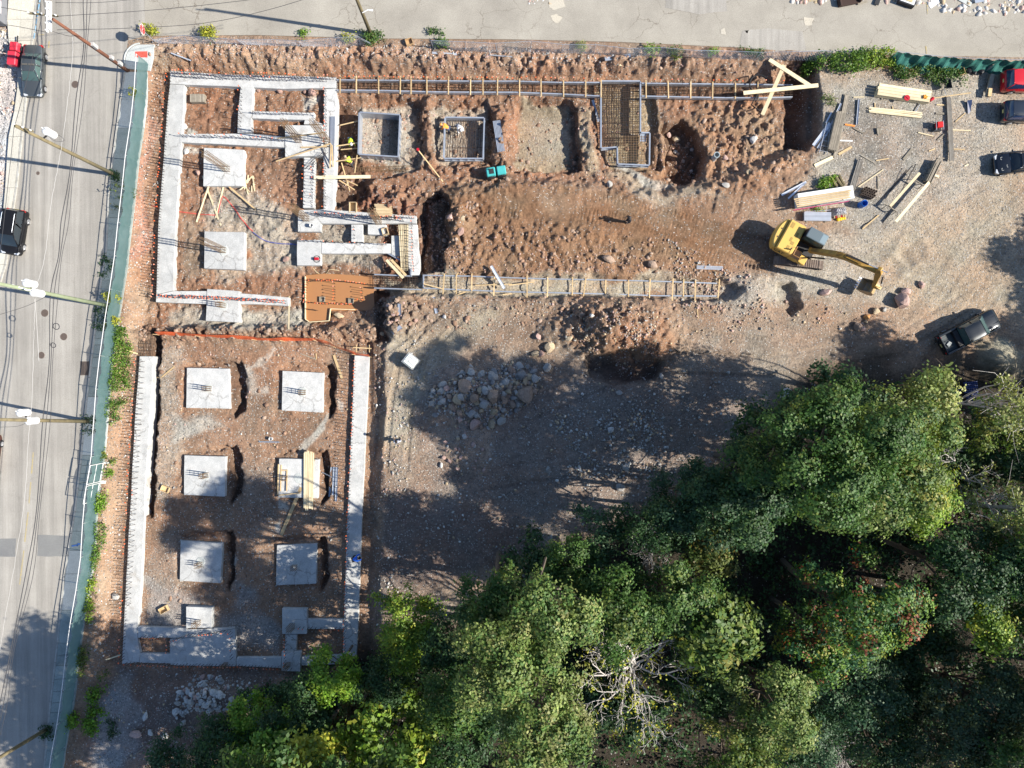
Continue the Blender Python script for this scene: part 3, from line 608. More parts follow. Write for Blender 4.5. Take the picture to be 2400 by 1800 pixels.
# pavement beside the fence: slab by slab
pave = thing('pavement', None, None, W(230, 900, 0)); tag(pave, kind='structure')
ys = [168, 232, 300, 372, 427, 510, 586, 656, 712, 775, 808, 862, 930, 990, 1067, 1110, 1149, 1200, 1245, 1290, 1345, 1430, 1507, 1560, 1620, 1670, 1714, 1760, 1793, 1850, 1920]
SLAB_DARK = {3, 4, 5, 8, 9, 17, 18}
for i in range(len(ys) - 1):
 y0, y1 = ys[i] + 0.4, ys[i + 1] - 0.4
 zt = 0.13 + random.uniform(-0.012, 0.012)
 a0, a1 = strip_at(KERB, y0) + 4.6, strip_at(KERB, y1) + 4.6; b0, b1 = strip_at(FENCE_LINE, y0) + 4, strip_at(FENCE_LINE, y1) + 4
 broken = i in (6, 8, 9, 10, 14, 15, 22, 23, 24)
 newer = i in (0, 1, 12, 13, 19, 20)
 if broken:                                        # cracked slabs lie in pieces
  m_x0, m_x1 = a0 + (b0 - a0) * random.uniform(.4, .6), a1 + (b1 - a1) * random.uniform(.4, .6); ym = (y0 + y1) / 2
  quads = [[(a0, y0), (m_x0, y0), ((m_x0 + m_x1) / 2 + 2, ym - 1), (strip_at(KERB, ym) + 4.6, ym + 3)], [(m_x0 + .8, y0), (b0, y0), (strip_at(FENCE_LINE, ym) + 4, ym - 2), ((m_x0 + m_x1) / 2 + 2.8, ym - 1)],
                 [(strip_at(KERB, ym) + 4.6, ym + 3.8), ((m_x0 + m_x1) / 2 + 2, ym), (m_x1, y1), (a1, y1)], [((m_x0 + m_x1) / 2 + 2.8, ym - .2), (strip_at(FENCE_LINE, ym) + 4, ym - 1.2), (b1, y1), (m_x1 + .8, y1)]]
 else: quads = [[(a0, y0), (b0, y0), (b1, y1), (a1, y1)]]
 for qd in quads:
  mb = MB(); z2 = zt + (random.uniform(-0.02, 0.02) if broken else 0)
  mb.prism([tuple(W(x, y, z2)[:2]) for x, y in qd], 0.0, z2); mb.build('slab', M['slab_new'] if newer else M['slab'], pave)
for i in range(len(KERB) - 1):
 (x0, y0), (x1, y1) = KERB[i], KERB[i + 1]
 n = max(1, int(abs(y1 - y0) / 45))
 for k in range(n):
  t0, t1 = (k + .01) / n, (k + .99) / n; mb = MB(); zt = 0.135 + random.uniform(-.008, .008)
  xa, ya, xb, yb = x0 + (x1 - x0) * t0, y0 + (y1 - y0) * t0, x0 + (x1 - x0) * t1, y0 + (y1 - y0) * t1
  mb.prism([tuple(W(x, y, zt)[:2]) for x, y in ((xa, ya), (xa + 4.2, ya), (xb + 4.2, yb), (xb, yb))], -0.05, zt); mb.build('kerb_stone', M['kerb'], pave)
# corner ramp with its red tactile plate
rp = [(292,160)] + [(330 - 36 * math.cos(t) , 141 - 37 * math.sin(t)) for t in np.linspace(0.0, 1.45, 10)] + [(362,104),(358,140),(352,166)]
mb = MB(); mb.prism([tuple(W(x, y, 0.12)[:2]) for x, y in rp], -0.02, 0.12); mb.build('corner_ramp', M['slab_new'], pave, bevel=0.015)
lip = []
for t in np.linspace(-0.2, 1.5, 14): lip.append((330 - 38.5 * math.cos(t), 141 - 39.5 * math.sin(t)))
mb = MB(); mb.tube([W(x, y, 0.06) for x, y in lip], 0.075, 6); mb.build('ramp_kerb', M['slab_new'], pave)
mb = MB(); pl = [tuple(W(x, y, 0.13)[:2]) for x, y in (T(0,0,875,334), T(0,0,955,332), T(0,0,956,372), T(0,0,876,372))]; mb.prism(pl, 0.11, 0.128)
for i in range(9):
 for j in range(5):
  u, v = (i + .5) / 9, (j + .5) / 5; p = W(T(0,0,875,333)[0] + 29 * u, T(0,0,875,333)[1] + 14 * v, 0.128); mb.disc((p.x, p.y, 0.126), 0.03, 6, 0.012)
mb.build('tactile_plate', mat('red_tactile_plate', (0.62, 0.07, 0.05), 0.7, noise=(4, 0.7, (0.5, 0.14, 0.1))), pave)
# far pavement across the street
fpave = thing('far_pavement', None, None, W(50, 300, 0)); tag(fpave, kind='structure')
INN = [(20,-300),(20,0),(14,90),(38,110),(42,160),(40,230),(18,330),(14,420),(5,520),(-10,640)]
for i, (y0, y1) in enumerate(zip([-60,-5,45,95,150,205,260,320,380,440,500,560,620], [-5,45,95,150,205,260,320,380,440,500,560,620,690])):
 a0, a1, b0, b1 = strip_at(INN, y0), strip_at(INN, y1), strip_at(FARK, y0) - 4.5, strip_at(FARK, y1) - 4.5
 for j in range(2):
  u0, u1 = j / 2, (j + 1) / 2; mb = MB(); zt = 0.12 + random.uniform(-.008, .008)
  mb.prism([tuple(W(x, y, zt)[:2]) for x, y in ((a0 + (b0 - a0) * u0, y0 + .4), (a0 + (b0 - a0) * u1 - .6, y0 + .4), (a1 + (b1 - a1) * u1 - .6, y1 - .3), (a1 + (b1 - a1) * u0, y1 - .3))], -.05, zt)
  mb.build('slab', M['slab_wide'], fpave)
 mb = MB(); mb.prism([tuple(W(x, y, .13)[:2]) for x, y in ((b0 + .3, y0 + .3), (b0 + 4.4, y0 + .3), (b1 + 4.4, y1 - .3), (b1 + .3, y1 - .3))], -.05, .13); mb.build('kerb_stone', M['kerb'], fpave)
# paint on the kerb and utility marks sprayed on the road
blue = mat('blue_kerb_paint', (0.16, 0.36, 0.52), 0.8, noise=(2, 0.9, (0.42, 0.48, 0.5)))
mb = MB()
for i in range(6): mb.beam(W(94.5 - i * 2.6, -8 + i * 17, .133), W(94.5 - (i + .8) * 2.6, -8 + (i + .8) * 17, .133), .12, .006)
tag(mb.build('kerb_paint', blue), kind='structure')
yel = mat('yellow_spray_paint', (0.44, 0.34, 0.13), 0.9, noise=(5, 1.0, (0.30, 0.28, 0.24)))
mb = MB()
for a, b_ in [((88,81),(103,81)), ((115,96),(114,112)), ((2152,8),(2176,7)), ((2173,8),(2174,32)), ((78,1060),(74,1110)), ((72,1130),(68,1180)), ((66,1200),(58,1270)), ((56,1290),(46,1370)), ((2170,108),(2172,126)), ((1898,2),(1920,1)), ((2124,180),(2124,181))]: mb.beam(W(*a, .008), W(*b_, .008), .1, .006)
tag(mb.build('road_markings', yel), kind='structure')
bl = mat('blue_spray_paint', (0.10, 0.22, 0.55), 0.8)
mb = MB()
for a, b_ in [((168,1280),(182,1277)), ((180,1280),(184,1276)), ((182,1274),(190,1276))]: mb.beam(W(*a, .158), W(*b_, .158), .12, .006)
tag(mb.build('pavement_markings', bl), kind='structure')
# iron covers in the road
iron = mat('cast_iron', (0.16, 0.12, 0.10), 0.7, 0.3, noise=(8, 0.8, (0.10, 0.085, 0.075)))
def manhole(px, py, r, label):
 c = W(px, py, 0.006); t = thing('manhole_cover', label, 'manhole cover', c, 'round covers in the street')
 mb = MB(); mb.tube([c + Vector((math.cos(a) * r, math.sin(a) * r, 0)) for a in np.linspace(0, 2 * math.pi, 25)], .025, 4, False); mb.build('frame', iron, t)
 mb = MB(); mb.disc((c.x, c.y, 0.004), r - .02, 20, .008)
 for k in range(-3, 4):
  w = math.sqrt(max(0, (r - .06) ** 2 - (k * r / 4) ** 2)); mb.box((c.x, c.y + k * r / 4, .017), (2 * w, .03, .012))
 mb.build('lid', iron, t)
manhole(*T(0,0,487,547), .30, 'grey iron manhole cover opposite the parked grey sedan')
manhole(*T(0,1,290,370), .31, 'manhole cover nearest the pole with green tint, below its transformers')
manhole(*T(0,1,413,523), .30, 'manhole cover in the lane, nearest the metal drain grating')
manhole(*T(0,1,268,643), .28, 'lowest of the three brown manhole covers in mid street')
manhole(*T(0,0,246,1122), .14, 'small dark valve cover in the street under the brown pole')
c = W(*T(0,1,550,728), .006); t = thing('drain_grate', 'rectangular rusty drain grating beside the kerb', 'drain', c)
mb = MB(); mb.box((c.x, c.y, .004), (.72, 1.18, .008)); mb.build('pit_plate', M['black'], t)
for k in range(12): mb = MB(); mb.box((c.x, c.y - .53 + k * .097, .016), (.70, .05, .014)); mb.build('bar', iron, t)
mb = MB()
for dx, dy, sx, sy in ((0, .6, .78, .05), (0, -.6, .78, .05), (.37, 0, .05, 1.25), (-.37, 0, .05, 1.25), (0, 0, .05, 1.1)): mb.box((c.x + dx, c.y + dy, .02), (sx, sy, .018))
mb.build('frame', iron, t)
# ------------------------------------------------------------------ concrete foundations
ZA, ZB = -0.72, -0.66
def wavy(poly, z, amp=0.018, step=1.1):
 pts = [W(x, y, z) for x, y in poly]; out = []
 for i in range(len(pts)):
  p, q = pts[i], pts[(i + 1) % len(pts)]; n = max(1, int((q - p).length / step))
  for k in range(n):
   v = p.lerp(q, k / n); j = amp if k else 0
   out.append((v.x + random.uniform(-j, j), v.y + random.uniform(-j, j)))
 return out
_lev = [0]
def strip(parent, poly, z, name='footing_strip'):
 _lev[0] += 1; z2 = z + ((_lev[0] * 7) % 11 - 5) * 0.004
 mb = MB(); mb.prism(wavy(poly, z2), z - 1.3, z2)
 return mb.build(name, M['concrete'], parent, bevel=0.022)
def _dowel_meshes():
 mb = MB(); mb.tube([(0, 0, -0.1), (0.0, 0, 0.5), (0.01, 0, 1.0)], 0.021, 5); d = mb.mesh('dowel', M['rebar'])
 mb = MB(); mb.tube([(0.01, 0, 0.95), (0.01, 0, 1.03)], 0.032, 6); mb.tube([(0.01, 0, 1.03), (0.01, 0, 1.045)], 0.055, 8); c = mb.mesh('cap', M['cap']); c2 = mb.mesh('cap', M['cap_pink'])
 mb = MB(); mb.tube([(0, 0, -0.1), (0, 0, 0.5), (0.01, 0, 1.0), (0.01, 0.08, 1.03), (0.01, 0.28, 1.03)], 0.017, 5); b = mb.mesh('dowel', M['rebar'])
 return d, c, c2, b
DW, CP, CP2, DWB = _dowel_meshes()
def dowels(parent, pts, z, step=7.2, hs=1.0, caps=0.6, bent=0.0, jit=1.0, both=0.0):
 """a row of starter bars along a line of photo points at the concrete's top"""
 off = offset(parent); cnt = 0
 for i in range(len(pts) - 1):
  (x0, y0), (x1, y1) = pts[i], pts[i + 1]; n = max(1, int(math.hypot(x1 - x0, y1 - y0) / step))
  for k in range(n):
   t = (k + .5) / n; px, py = x0 + (x1 - x0) * t + random.uniform(-jit, jit), y0 + (y1 - y0) * t + random.uniform(-jit, jit)
   p = W(px, py, z) - off; isb = random.random() < bent
   o = link('dowel', DWB if isb else DW, parent, p)
   o.rotation_euler = (random.gauss(0, .035), random.gauss(0, .035), random.uniform(0, 6.3)); o.scale = (1, 1, hs * random.uniform(.92, 1.06))
   if random.random() < caps and not isb: link('cap', CP if random.random() < .65 else CP2, o)
   cnt += 1
 return cnt
def cage(parent, px, py, z, hh=5.0, w=0.42, lean=(0, 0), nb=8):
 """a column's bars with their ties"""
 c = W(px, py, z) - offset(parent)
 ties = MB(); m = 0
 def at(u, v, t): return (c.x + u * w / 2 + lean[0] * t * hh, c.y + v * w / 2 + lean[1] * t * hh, c.z + t * hh)
 pos = [(-1,-1),(0,-1),(1,-1),(1,0),(1,1),(0,1),(-1,1),(-1,0)]
 for u, v in pos:
  mb = MB(); mb.tube([at(u, v, -.02), at(u, v, 1 - random.uniform(0, .08))], 0.022, 5); mb.build('column_bar', M['rebar_brown'], parent, world=False)
 for k in range(int(hh / 0.28)):
  t = (k + .5) * .28 / hh
  if t > .93: break
  ties.tube([at(*p, t) for p in ((-1.1,-1.1),(1.1,-1.1),(1.1,1.1),(-1.1,1.1),(-1.1,-1.1))], .012, 4, False)
 o = ties.build('ties', M['rebar_brown'], parent, world=False); o['kind'] = 'stuff'
# ---- upper foundation: its outer ring
fa = thing('concrete_footing', 'pale concrete ring footing of the upper foundation with rows of capped bars', 'footing', W(560, 440, ZA))
strip(fa, [(398,166),(520,174),(660,177),(788,181),(788,206),(660,208),(520,201),(432,198),(398,196)], ZA)
strip(fa, [(398,197),(432,199),(426,330),(418,420),(410,560),(406,681),(366,690),(371,520),(384,360),(391,260)], ZA)
strip(fa, [(366,691),(406,682),(480,682),(600,690),(676,697),(676,717),(600,713),(470,712),(365,708)], ZA)
strip(fa, [(759,209),(788,207),(785,340),(781,506),(758,506),(758,350)], ZA)
dowels(fa, [(402,173),(398,210),(388,360),(376,520),(371,640),(368,704)], ZA, 6.6, 1.0, .5)
dowels(fa, [(405,173),(520,180),(660,183),(785,187)], ZA, 7.0, 1.0, .55); dowels(fa, [(412,181),(520,187),(660,190),(770,192)], ZA, 7.5, .95, .25, .2)
dowels(fa, [(376,694),(480,697),(600,703),(674,707)], ZA, 6.4, .8, .9); dowels(fa, [(380,698),(480,701),(600,707),(674,711)], ZA, 6.8, .8, .8)
dowels(fa, [(765,210),(766,300),(764,400),(763,500)], ZA, 6.8, .9, .5, .1)
# ---- its cross walls and inner strips
fb = thing('concrete_footing', 'inner cross footings inside the upper foundation, T-shaped concrete strips', 'footing', W(640, 300, ZA))
strip(fb, [(564,202),(594,203),(590,260),(588,311),(556,311),(558,260)], ZA)
strip(fb, [(421,314),(556,313),(588,313),(672,321),(672,346),(560,340),(421,333)], ZA)
strip(fb, [(592,260),(737,264),(737,281),(650,280),(590,277)], ZA)
strip(fb, [(668,293),(757,293),(757,366),(668,367)], ZA + .1, 'pad')
strip(fb, [(712,369),(737,369),(735,487),(710,487)], ZA)
strip(fb, [(714,281),(738,282),(757,291),(712,291)], ZA)
dowels(fb, [(568,205),(566,310)], ZA, 9, .9, .25); dowels(fb, [(425,322),(560,325),(668,333)], ZA, 9, .9, .3); dowels(fb, [(596,268),(735,271)], ZA, 9, .9, .3)
dowels(fb, [(735,372),(733,486)], ZA, 7.5, .9, .15, .3); dowels(fb, [(716,372),(714,486)], ZA, 9, .9, .4)
cage(fb, 701, 329, ZA + .1, 5.0, .45, (.01, 0)); cage(fb, 768, 333, ZA, 5.4, .45, (0.0, .01))
# ---- the stepped block at its south-east corner
fc = thing('concrete_footing', 'stepped concrete footing with cross wall beside the orange muddy pit', 'footing', W(830, 560, ZA))
strip(fc, [(701,492),(760,490),(860,498),(976,506),(976,524),(752,524),(752,543),(698,543),(698,506)], ZA)
strip(fc, [(696,563),(752,562),(752,622),(696,622)], ZA)
strip(fc, [(753,568),(915,571),(915,594),(753,594)], ZA); strip(fc, [(823,526),(850,526),(850,567),(823,567)], ZA)
strip(fc, [(862,526),(905,526),(905,551),(862,549)], ZA + .06, 'pad'); strip(fc, [(917,552),(945,552),(945,600),(917,600)], ZA - .1)
strip(fc, [(952,526),(978,526),(982,590),(983,645),(958,645),(956,590)], ZA)
dowels(fc, [(730,502),(860,509),(974,513)], ZA, 5.6, .8, .6); dowels(fc, [(745,508),(860,514),(950,518)], ZA, 6.4, .8, .35, .2)
dowels(fc, [(966,520),(970,640)], ZA, 6.4, .8, .8); dowels(fc, [(700,566),(800,570),(912,575)], ZA, 9.5, .9, .3); dowels(fc, [(832,528),(832,565)], ZA, 8, .7, .2)
cage(fc, 719, 513, ZA, 5.0, .45, (.01, 0)); cage(fc, 889, 521, ZA, 4.6, .45, (.01, .01))
# ---- lower foundation
fd = thing('concrete_footing', 'grey concrete ring footing of the lower foundation round six square pads', 'footing', W(560, 1200, ZB))
strip(fd, [(327,835),(360,835),(351,980),(340,1142),(338,1218),(327,1436),(322,1469),(322,1496),(328,1530),(326,1552),(286,1556),(289,1489),(300,1272),(306,1179),(315,998)], ZB)
strip(fd, [(328,1531),(398,1533),(398,1555),(327,1553)], ZB); strip(fd, [(323,1468),(438,1473),(438,1495),(323,1495)], ZB)
strip(fd, [(398,1497),(438,1496),(551,1474),(553,1562),(420,1560),(398,1558)], ZB, 'pad')
strip(fd, [(398,1476),(549,1472),(549,1473.5),(440,1494.5),(398,1495.5)], ZB)
strip(fd, [(436,1422),(497,1424),(496,1472),(436,1472)], ZB + .12, 'pad')
strip(fd, [(554,1541),(659,1541),(659,1566),(554,1561)], ZB); strip(fd, [(660,1527),(705,1528),(703,1574),(660,1573)], ZB + .07, 'pad')
strip(fd, [(706,1540),(802,1536),(802,1556),(706,1560)], ZB); strip(fd, [(669,1487),(696,1487),(694,1526),(667,1526)], ZB)
strip(fd, [(661,1426),(719,1427),(719,1486),(661,1486)], ZB + .06, 'pad'); strip(fd, [(720,1451),(805,1452),(805,1475),(720,1474)], ZB)
strip(fd, [(831,833),(866,835),(855,1063),(849,1200),(840,1453),(835,1540),(804,1535),(806,1453),(815,1200),(821,1063)], ZB)
dowels(fd, [(331,838),(321,990),(311,1140),(304,1280),(297,1420),(291,1548)], ZB, 7.4, 1.0, .5); dowels(fd, [(340,842),(322,1150),(306,1420)], ZB, 12, .9, .05, .5)
dowels(fd, [(835,842),(825,1063),(819,1200),(811,1453),(810,1530)], ZB, 7.6, .85, .85)
dowels(fd, [(296,1552),(420,1556),(550,1557),(658,1562)], ZB, 7.5, .7, .8); dowels(fd, [(330,1490),(398,1492),(398,1530)], ZB, 8, .7, .7)
dowels(fd, [(404,1500),(440,1486),(545,1478),(546,1545)], ZB, 7.5, .7, .6); dowels(fd, [(700,1468),(803,1471)], ZB, 9, .7, .7); dowels(fd, [(673,1490),(670,1560),(690,1566)], ZB, 8, .7, .8)
cage(fd, 466, 1458, ZB + .12, 1.2, .40); cage(fd, 686, 1466, ZB + .06, 1.4, .40); cage(fd, 676, 1556, ZB + .07, 1.2, .36); cage(fd, 530, 1556, ZB, 1.0, .3)
# ---- free-standing pads
def pad(poly, z, label, bars=None, hh=1.35, grp='square concrete pads of the lower foundation'):
 cx = sum(p[0] for p in poly) / 4; cy = sum(p[1] for p in poly) / 4
 t = thing('concrete_pad', label, 'concrete pad', W(cx, cy, z), grp)
 strip(t, poly, z, 'slab')
 mb = MB(); p = W(cx, cy, z)                         # the rougher raised patch where the column will stand
 mb.prism([(p.x + .48 * math.cos(a) * random.uniform(.85, 1.2), p.y + .48 * math.sin(a) * random.uniform(.85, 1.2)) for a in np.linspace(.4, 6.6, 9)[:-1]], z - .02, z + .035, .85)
 mb.build('column_seat', M['slab_new'], t)
 if bars: cage(t, bars[0], bars[1], z, hh, .38 if hh < 3 else .45, (random.uniform(-.02, .02), random.uniform(-.02, .02)))
 return t
pad([(438,862),(537,864),(539,958),(436,956)], -0.86, 'concrete pad nearest the orange net, on the side of the street', (491, 911))
pad([(432,1067),(529,1070),(527,1164),(431,1160)], -0.86, 'concrete pad with soil mounded above it, middle of the street side', (484, 1113))
pad([(662,869),(758,874),(756,967),(660,962)], -0.86, 'concrete pad below the loose short plank, near the net end', (712, 920))
pad([(654,1075),(747,1077),(745,1168),(652,1166)], -0.86, 'concrete pad with lumber bundle lying across it', (668, 1120), .8)
pad([(423,1267),(521,1273),(517,1367),(421,1361)], -0.86, 'dappled concrete pad, lowest on the street side', (470, 1322), 1.0)
pad([(649,1278),(743,1274),(741,1368),(647,1372)], -0.86, 'fully shaded concrete pad, lowest beside the east footing', (692, 1328), 1.0)
g2 = 'square concrete pads of the upper foundation'
pad([(478,346),(572,351),(571,436),(476,436)], -0.74, 'cracked concrete pad with tall bar cage and crossed planks below it', (533, 397), 5.0, g2)
pad([(479,542),(573,544),(572,633),(478,629)], -0.74, 'cracked concrete pad with tall bar cage next to rusty orange soil', (524, 587), 4.8, g2)
pad([(485,677),(560,682),(561,756),(482,752)], -0.66, 'concrete pad straddling the south edge of the upper footing', (524, 716), 1.5, g2)
# ------------------------------------------------------------------ formwork
def rebar_bar(parent, p, q, r=0.016, m='rebar', name='rebar'):
 mb = MB(); mb.tube([p, q], r, 5); return mb.build(name, M[m], parent)
def mat_in(parent, quad, z, nu, nv, z2=None, m='rebar', skip=0.0, r=.017):
 """a mat of bars; quad = four photo corners (a, b, c, d)"""
 a, b, c, d = [W(x, y, z) for x, y in quad]
 for i in range(nu):
  t = (i + .5) / nu + random.uniform(-.004, .004)
  if random.random() >= skip: rebar_bar(parent, a.lerp(b, t), d.lerp(c, t), r, m)
 up = Vector((0, 0, .035))
 for i in range(nv):
  t = (i + .5) / nv + random.uniform(-.004, .004)
  if random.random() >= skip: rebar_bar(parent, a.lerp(d, t) + up, b.lerp(c, t) + up, r, m)
def form_wall(parent, p, q, hh, w=.06, m='steel', name='form_panel', ribs=True):
 """a steel or timber form panel standing from p to q with its flanges"""
 p, q = Vector(p), Vector(q); mb = MB(); d = (q - p).normalized(); n = Vector((-d.y, d.x, 0))
 mb.beam(p + Vector((0, 0, -hh / 2)), q + Vector((0, 0, -hh / 2)), .02, hh)
 for zz in (0, -hh + .03): mb.beam(p + n * .05 + Vector((0, 0, zz)), q + n * .05 + Vector((0, 0, zz)), w + .06, .03)
 if ribs:
  L = (q - p).length; k = max(2, int(L / .6))
  for i in range(k + 1): v = p.lerp(q, i / k); mb.beam(v + n * .05, v + n * .05 + Vector((0, 0, -hh)), .05, .05)
 return mb.build(name, M[m], parent)
# north strip form
ZT = -0.62
nf_ = thing('trench_formwork', 'long trench form with rebar along the northern dirt bank', 'formwork', W(1300, 210, ZT))
top = [(789,188),(900,189),(1000,190),(1110,191),(1205,191),(1310,194),(1409,194)]; bot = [(789,212),(900,213),(1000,216),(1110,217),(1205,217),(1310,221),(1409,226)]
top2 = [(1504,196),(1600,197),(1700,198),(1790,199),(1858,200)]; bot2 = [(1504,226),(1600,228),(1700,230),(1790,230),(1858,228)]
for tp in (top, bot, top2, bot2):
 for i in range(len(tp) - 1): form_wall(nf_, W(*tp[i], ZT), W(tp[i + 1][0] - .6, tp[i + 1][1], ZT), .45, .02, 'steel', 'form_board', False)
for x in [545, 650, 795, 935, 1005, 1108, 1247, 1390, 1472, 1565]:
 px = 600 + x * .36166; o_ = random.uniform(-2, 2)
 mb = MB(); mb.beam(W(px + o_ * .3, 177 + (px - 797) * .01, ZT + .07), W(px, 219 + (px - 797) * .012, ZT + .06), .10, .045); mb.build('spreader', M['wood'], nf_)
for x in [50, 190, 335, 478, 578, 870, 1015, 1158, 1300, 1447, 1595]:
 px = 1200 + x * .36166
 mb = MB(); mb.beam(W(px + random.uniform(-1.5, 1.5), 184 + (px - 1200) * .013, ZT + .07), W(px, 226 + (px - 1200) * .012, ZT + .06), .10, .045); mb.build('spreader', M['wood'], nf_)
for a, b, c, d, n in ((top[0], top[-1], bot[-1], bot[0], 70), (top2[0], top2[-1], bot2[-1], bot2[0], 40)):
 q_ = [(a[0], a[1] + 3), (b[0], b[1] + 3), (c[0], c[1] - 3), (d[0], d[1] - 3)]
 mat_in(nf_, q_, ZT - .12, n, 4); mat_in(nf_, q_, ZT - .40, 0, 3)
dowels(nf_, [(795,187),(1000,189),(1205,190),(1405,193)], ZT - .3, 11, .8, .8); dowels(nf_, [(1510,195),(1700,197),(1850,198)], ZT - .3, 13, .8, .7)
# box forms in the pits
def box_form(px, zt, hh, label, loc):
 t = thing('box_form', label, 'formwork', W(*loc, zt), 'square steel box forms in the pits')
 P = [W(x, y, zt) for x, y in px]
 for i in range(4): form_wall(t, P[i], P[(i + 1) % 4], hh)
 return t
b1 = box_form([(843,264),(936,270),(932,366),(841,360)], -0.75, 1.65, 'empty square steel box form standing in gravel', (890, 315))
mat_in(b1, [(913,278),(931,279),(929,360),(911,358)], -1.95, 6, 0)
rebar_bar(b1, W(885, 293, -1.95), W(906, 349, -1.90))
b2 = box_form([(1044,276),(1134,277),(1131,370),(1041,370)], -0.85, .65, 'steel box form with a mat of bars and two workers inside', (1088, 322))
mat_in(b2, [(1047,279),(1131,280),(1128,367),(1044,367)], -1.32, 14, 2, r=.02)
lf = thing('box_form', 'L-shaped steel form filled with a dense brown rebar grid', 'formwork', W(1455, 290, -.7), 'square steel box forms in the pits')
LP = [(1410,191),(1500,191),(1500,312),(1522,312),(1521,386),(1449,383),(1448,343),(1410,346)]
P = [W(x, y, -.7) for x, y in LP]
for i in range(len(P)): form_wall(lf, P[i], P[(i + 1) % len(P)], .55)
mat_in(lf, [(1412,196),(1498,196),(1498,341),(1412,343)], -1.02, 15, 27, r=.02); mat_in(lf, [(1450,318),(1520,318),(1519,383),(1451,381)], -0.94, 11, 11, m='rebar_brown', r=.02)
mat_in(lf, [(1412,196),(1498,196),(1498,341),(1412,343)], -1.2, 8, 12, m='rebar', r=.018)
# south strip form
sf = thing('trench_formwork', 'trench form over gravel with wooden spreaders south of the excavator tracks', 'formwork', W(1350, 668, -.45))
st_ = [(991,646),(1100,648),(1200,652),(1300,655),(1420,657),(1540,660),(1681,665)]; sb_ = [(991,676),(1100,681),(1200,685),(1300,687),(1420,690),(1540,694),(1681,695)]
for tp in (st_, sb_):
 for i in range(len(tp) - 1): form_wall(sf, W(*tp[i], -.45), W(tp[i + 1][0] - .6, tp[i + 1][1], -.45), .45, .02, 'steel', 'form_board', False)
form_wall(sf, W(991, 646, -.45), W(991, 676, -.45), .45, .02, 'steel', 'form_board', False)
for (c_, x0, y0, x1, y1) in [(1,1225,55,1205,350),(1,1298,120,1298,310),(1,1345,72,1296,128),(1,1400,70,1398,225),(1,1545,135,1540,290),(2,98,120,98,280),(2,232,135,228,285),(2,393,130,390,290),(2,480,135,460,290),(2,608,155,605,310),(2,755,155,755,315),(2,897,120,890,290),(2,1045,140,1037,300),(2,1115,110,1110,262),(2,1190,140,1185,305),(2,1350,95,1335,272)]:
 mb = MB(); mb.beam(W(*T(c_,1,x0,y0), -.38), W(*T(c_,1,x1,y1), -.39), .10, .045); mb.build('spreader', M['wood'], sf)
for (c_, x0, y0, x1, y1) in [(1,1420,190,1659,182),(2,-20,190,145,168),(1,1170,305,1360,232),(1,1600,250,1659,245),(1,1085,180,1215,215)]:
 mb = MB(); mb.beam(W(*T(c_,1,x0,y0), -.30), W(*T(c_,1,x1,y1), -.28), .09, .045); mb.build('brace', M['wood'], sf)
mat_in(sf, [(993,648),(1075,650),(1075,678),(993,674)], -.8, 8, 4)
sg = thing('trench_formwork', 'short dark trench form full of bars beside the muddy pit', 'formwork', W(930, 660, -.5))
for a, b in (((877,644),(964,648)), ((877,676),(988,680)), ((964,648),(964,630))): form_wall(sg, W(*a, -.5), W(*b, -.5), .4, .02, 'steel', 'form_board', False)
mat_in(sg, [(880,646),(988,648),(988,678),(880,674)], -.85, 18, 6); mat_in(sg, [(865,600),(885,596),(885,645),(865,645)], -.8, 6, 0)
dowels(sg, [(878,650),(960,655)], -.9, 7, .7, 0); dowels(sg, [(880,670),(960,673)], -.9, 7, .7, 0)
# ------------------------------------------------------------------ the flooded pit
pz = -1.38
pond = MB(); PP = [(717,645),(760,641),(874,648),(878,728),(776,728),(774,752),(716,753)]
pond.prism([tuple(W(x, y, pz)[:2]) for x, y in PP], pz - .02, pz); po = pond.build('muddy_water', M['mud']); tag(po, kind='structure')
ff = thing('flooded_footing', 'flooded footing pit with orange capped bars standing in muddy water', 'footing', W(790, 700, pz))
for a, b in (((716,648),(716,748)), ((716,748),(726,755)), ((726,755),(772,752)), ((772,752),(775,724)), ((775,724),(832,726))):
 mb = MB(); mb.beam(W(*a, pz + .1), W(*b, pz + .1), .05, .28); mb.build('form_board', M['wood_new'], ff)
for c_, r_ in ((T(1,1,428,281), 0), (T(1,1,615,290), 0)):
 q = W(*c_, pz + .15); mb = MB()
 for dx, dy, sx, sy in ((0,.22,.5,.05),(0,-.22,.5,.05),(.22,0,.05,.4),(-.22,0,.05,.4)): mb.box((q.x + dx, q.y + dy, pz + .05), (sx, sy, .3))
 mb.box((q.x, q.y, pz + .01), (.4, .4, .05)); mb.build('box_out', M['wood_old'], ff)
zz = pz + .02
dowels(ff, [T(1,1,330,165), T(1,1,530,165), T(1,1,740,185)], zz, 6, .75, .85); dowels(ff, [T(1,1,338,165), T(1,1,325,300)], zz, 6, .9, .9); dowels(ff, [T(1,1,515,170), T(1,1,512,300)], zz, 6.5, .9, .7)
dowels(ff, [T(1,1,315,305), T(1,1,480,312), T(1,1,640,318)], zz, 6, .75, .85); dowels(ff, [T(1,1,690,200), T(1,1,700,300)], zz, 6, .8, .9); dowels(ff, [T(1,1,655,285), T(1,1,700,295)], zz, 7, .7, .9)
dowels(ff, [T(1,1,375,350), T(1,1,405,355)], zz, 3, 1.0, .0)
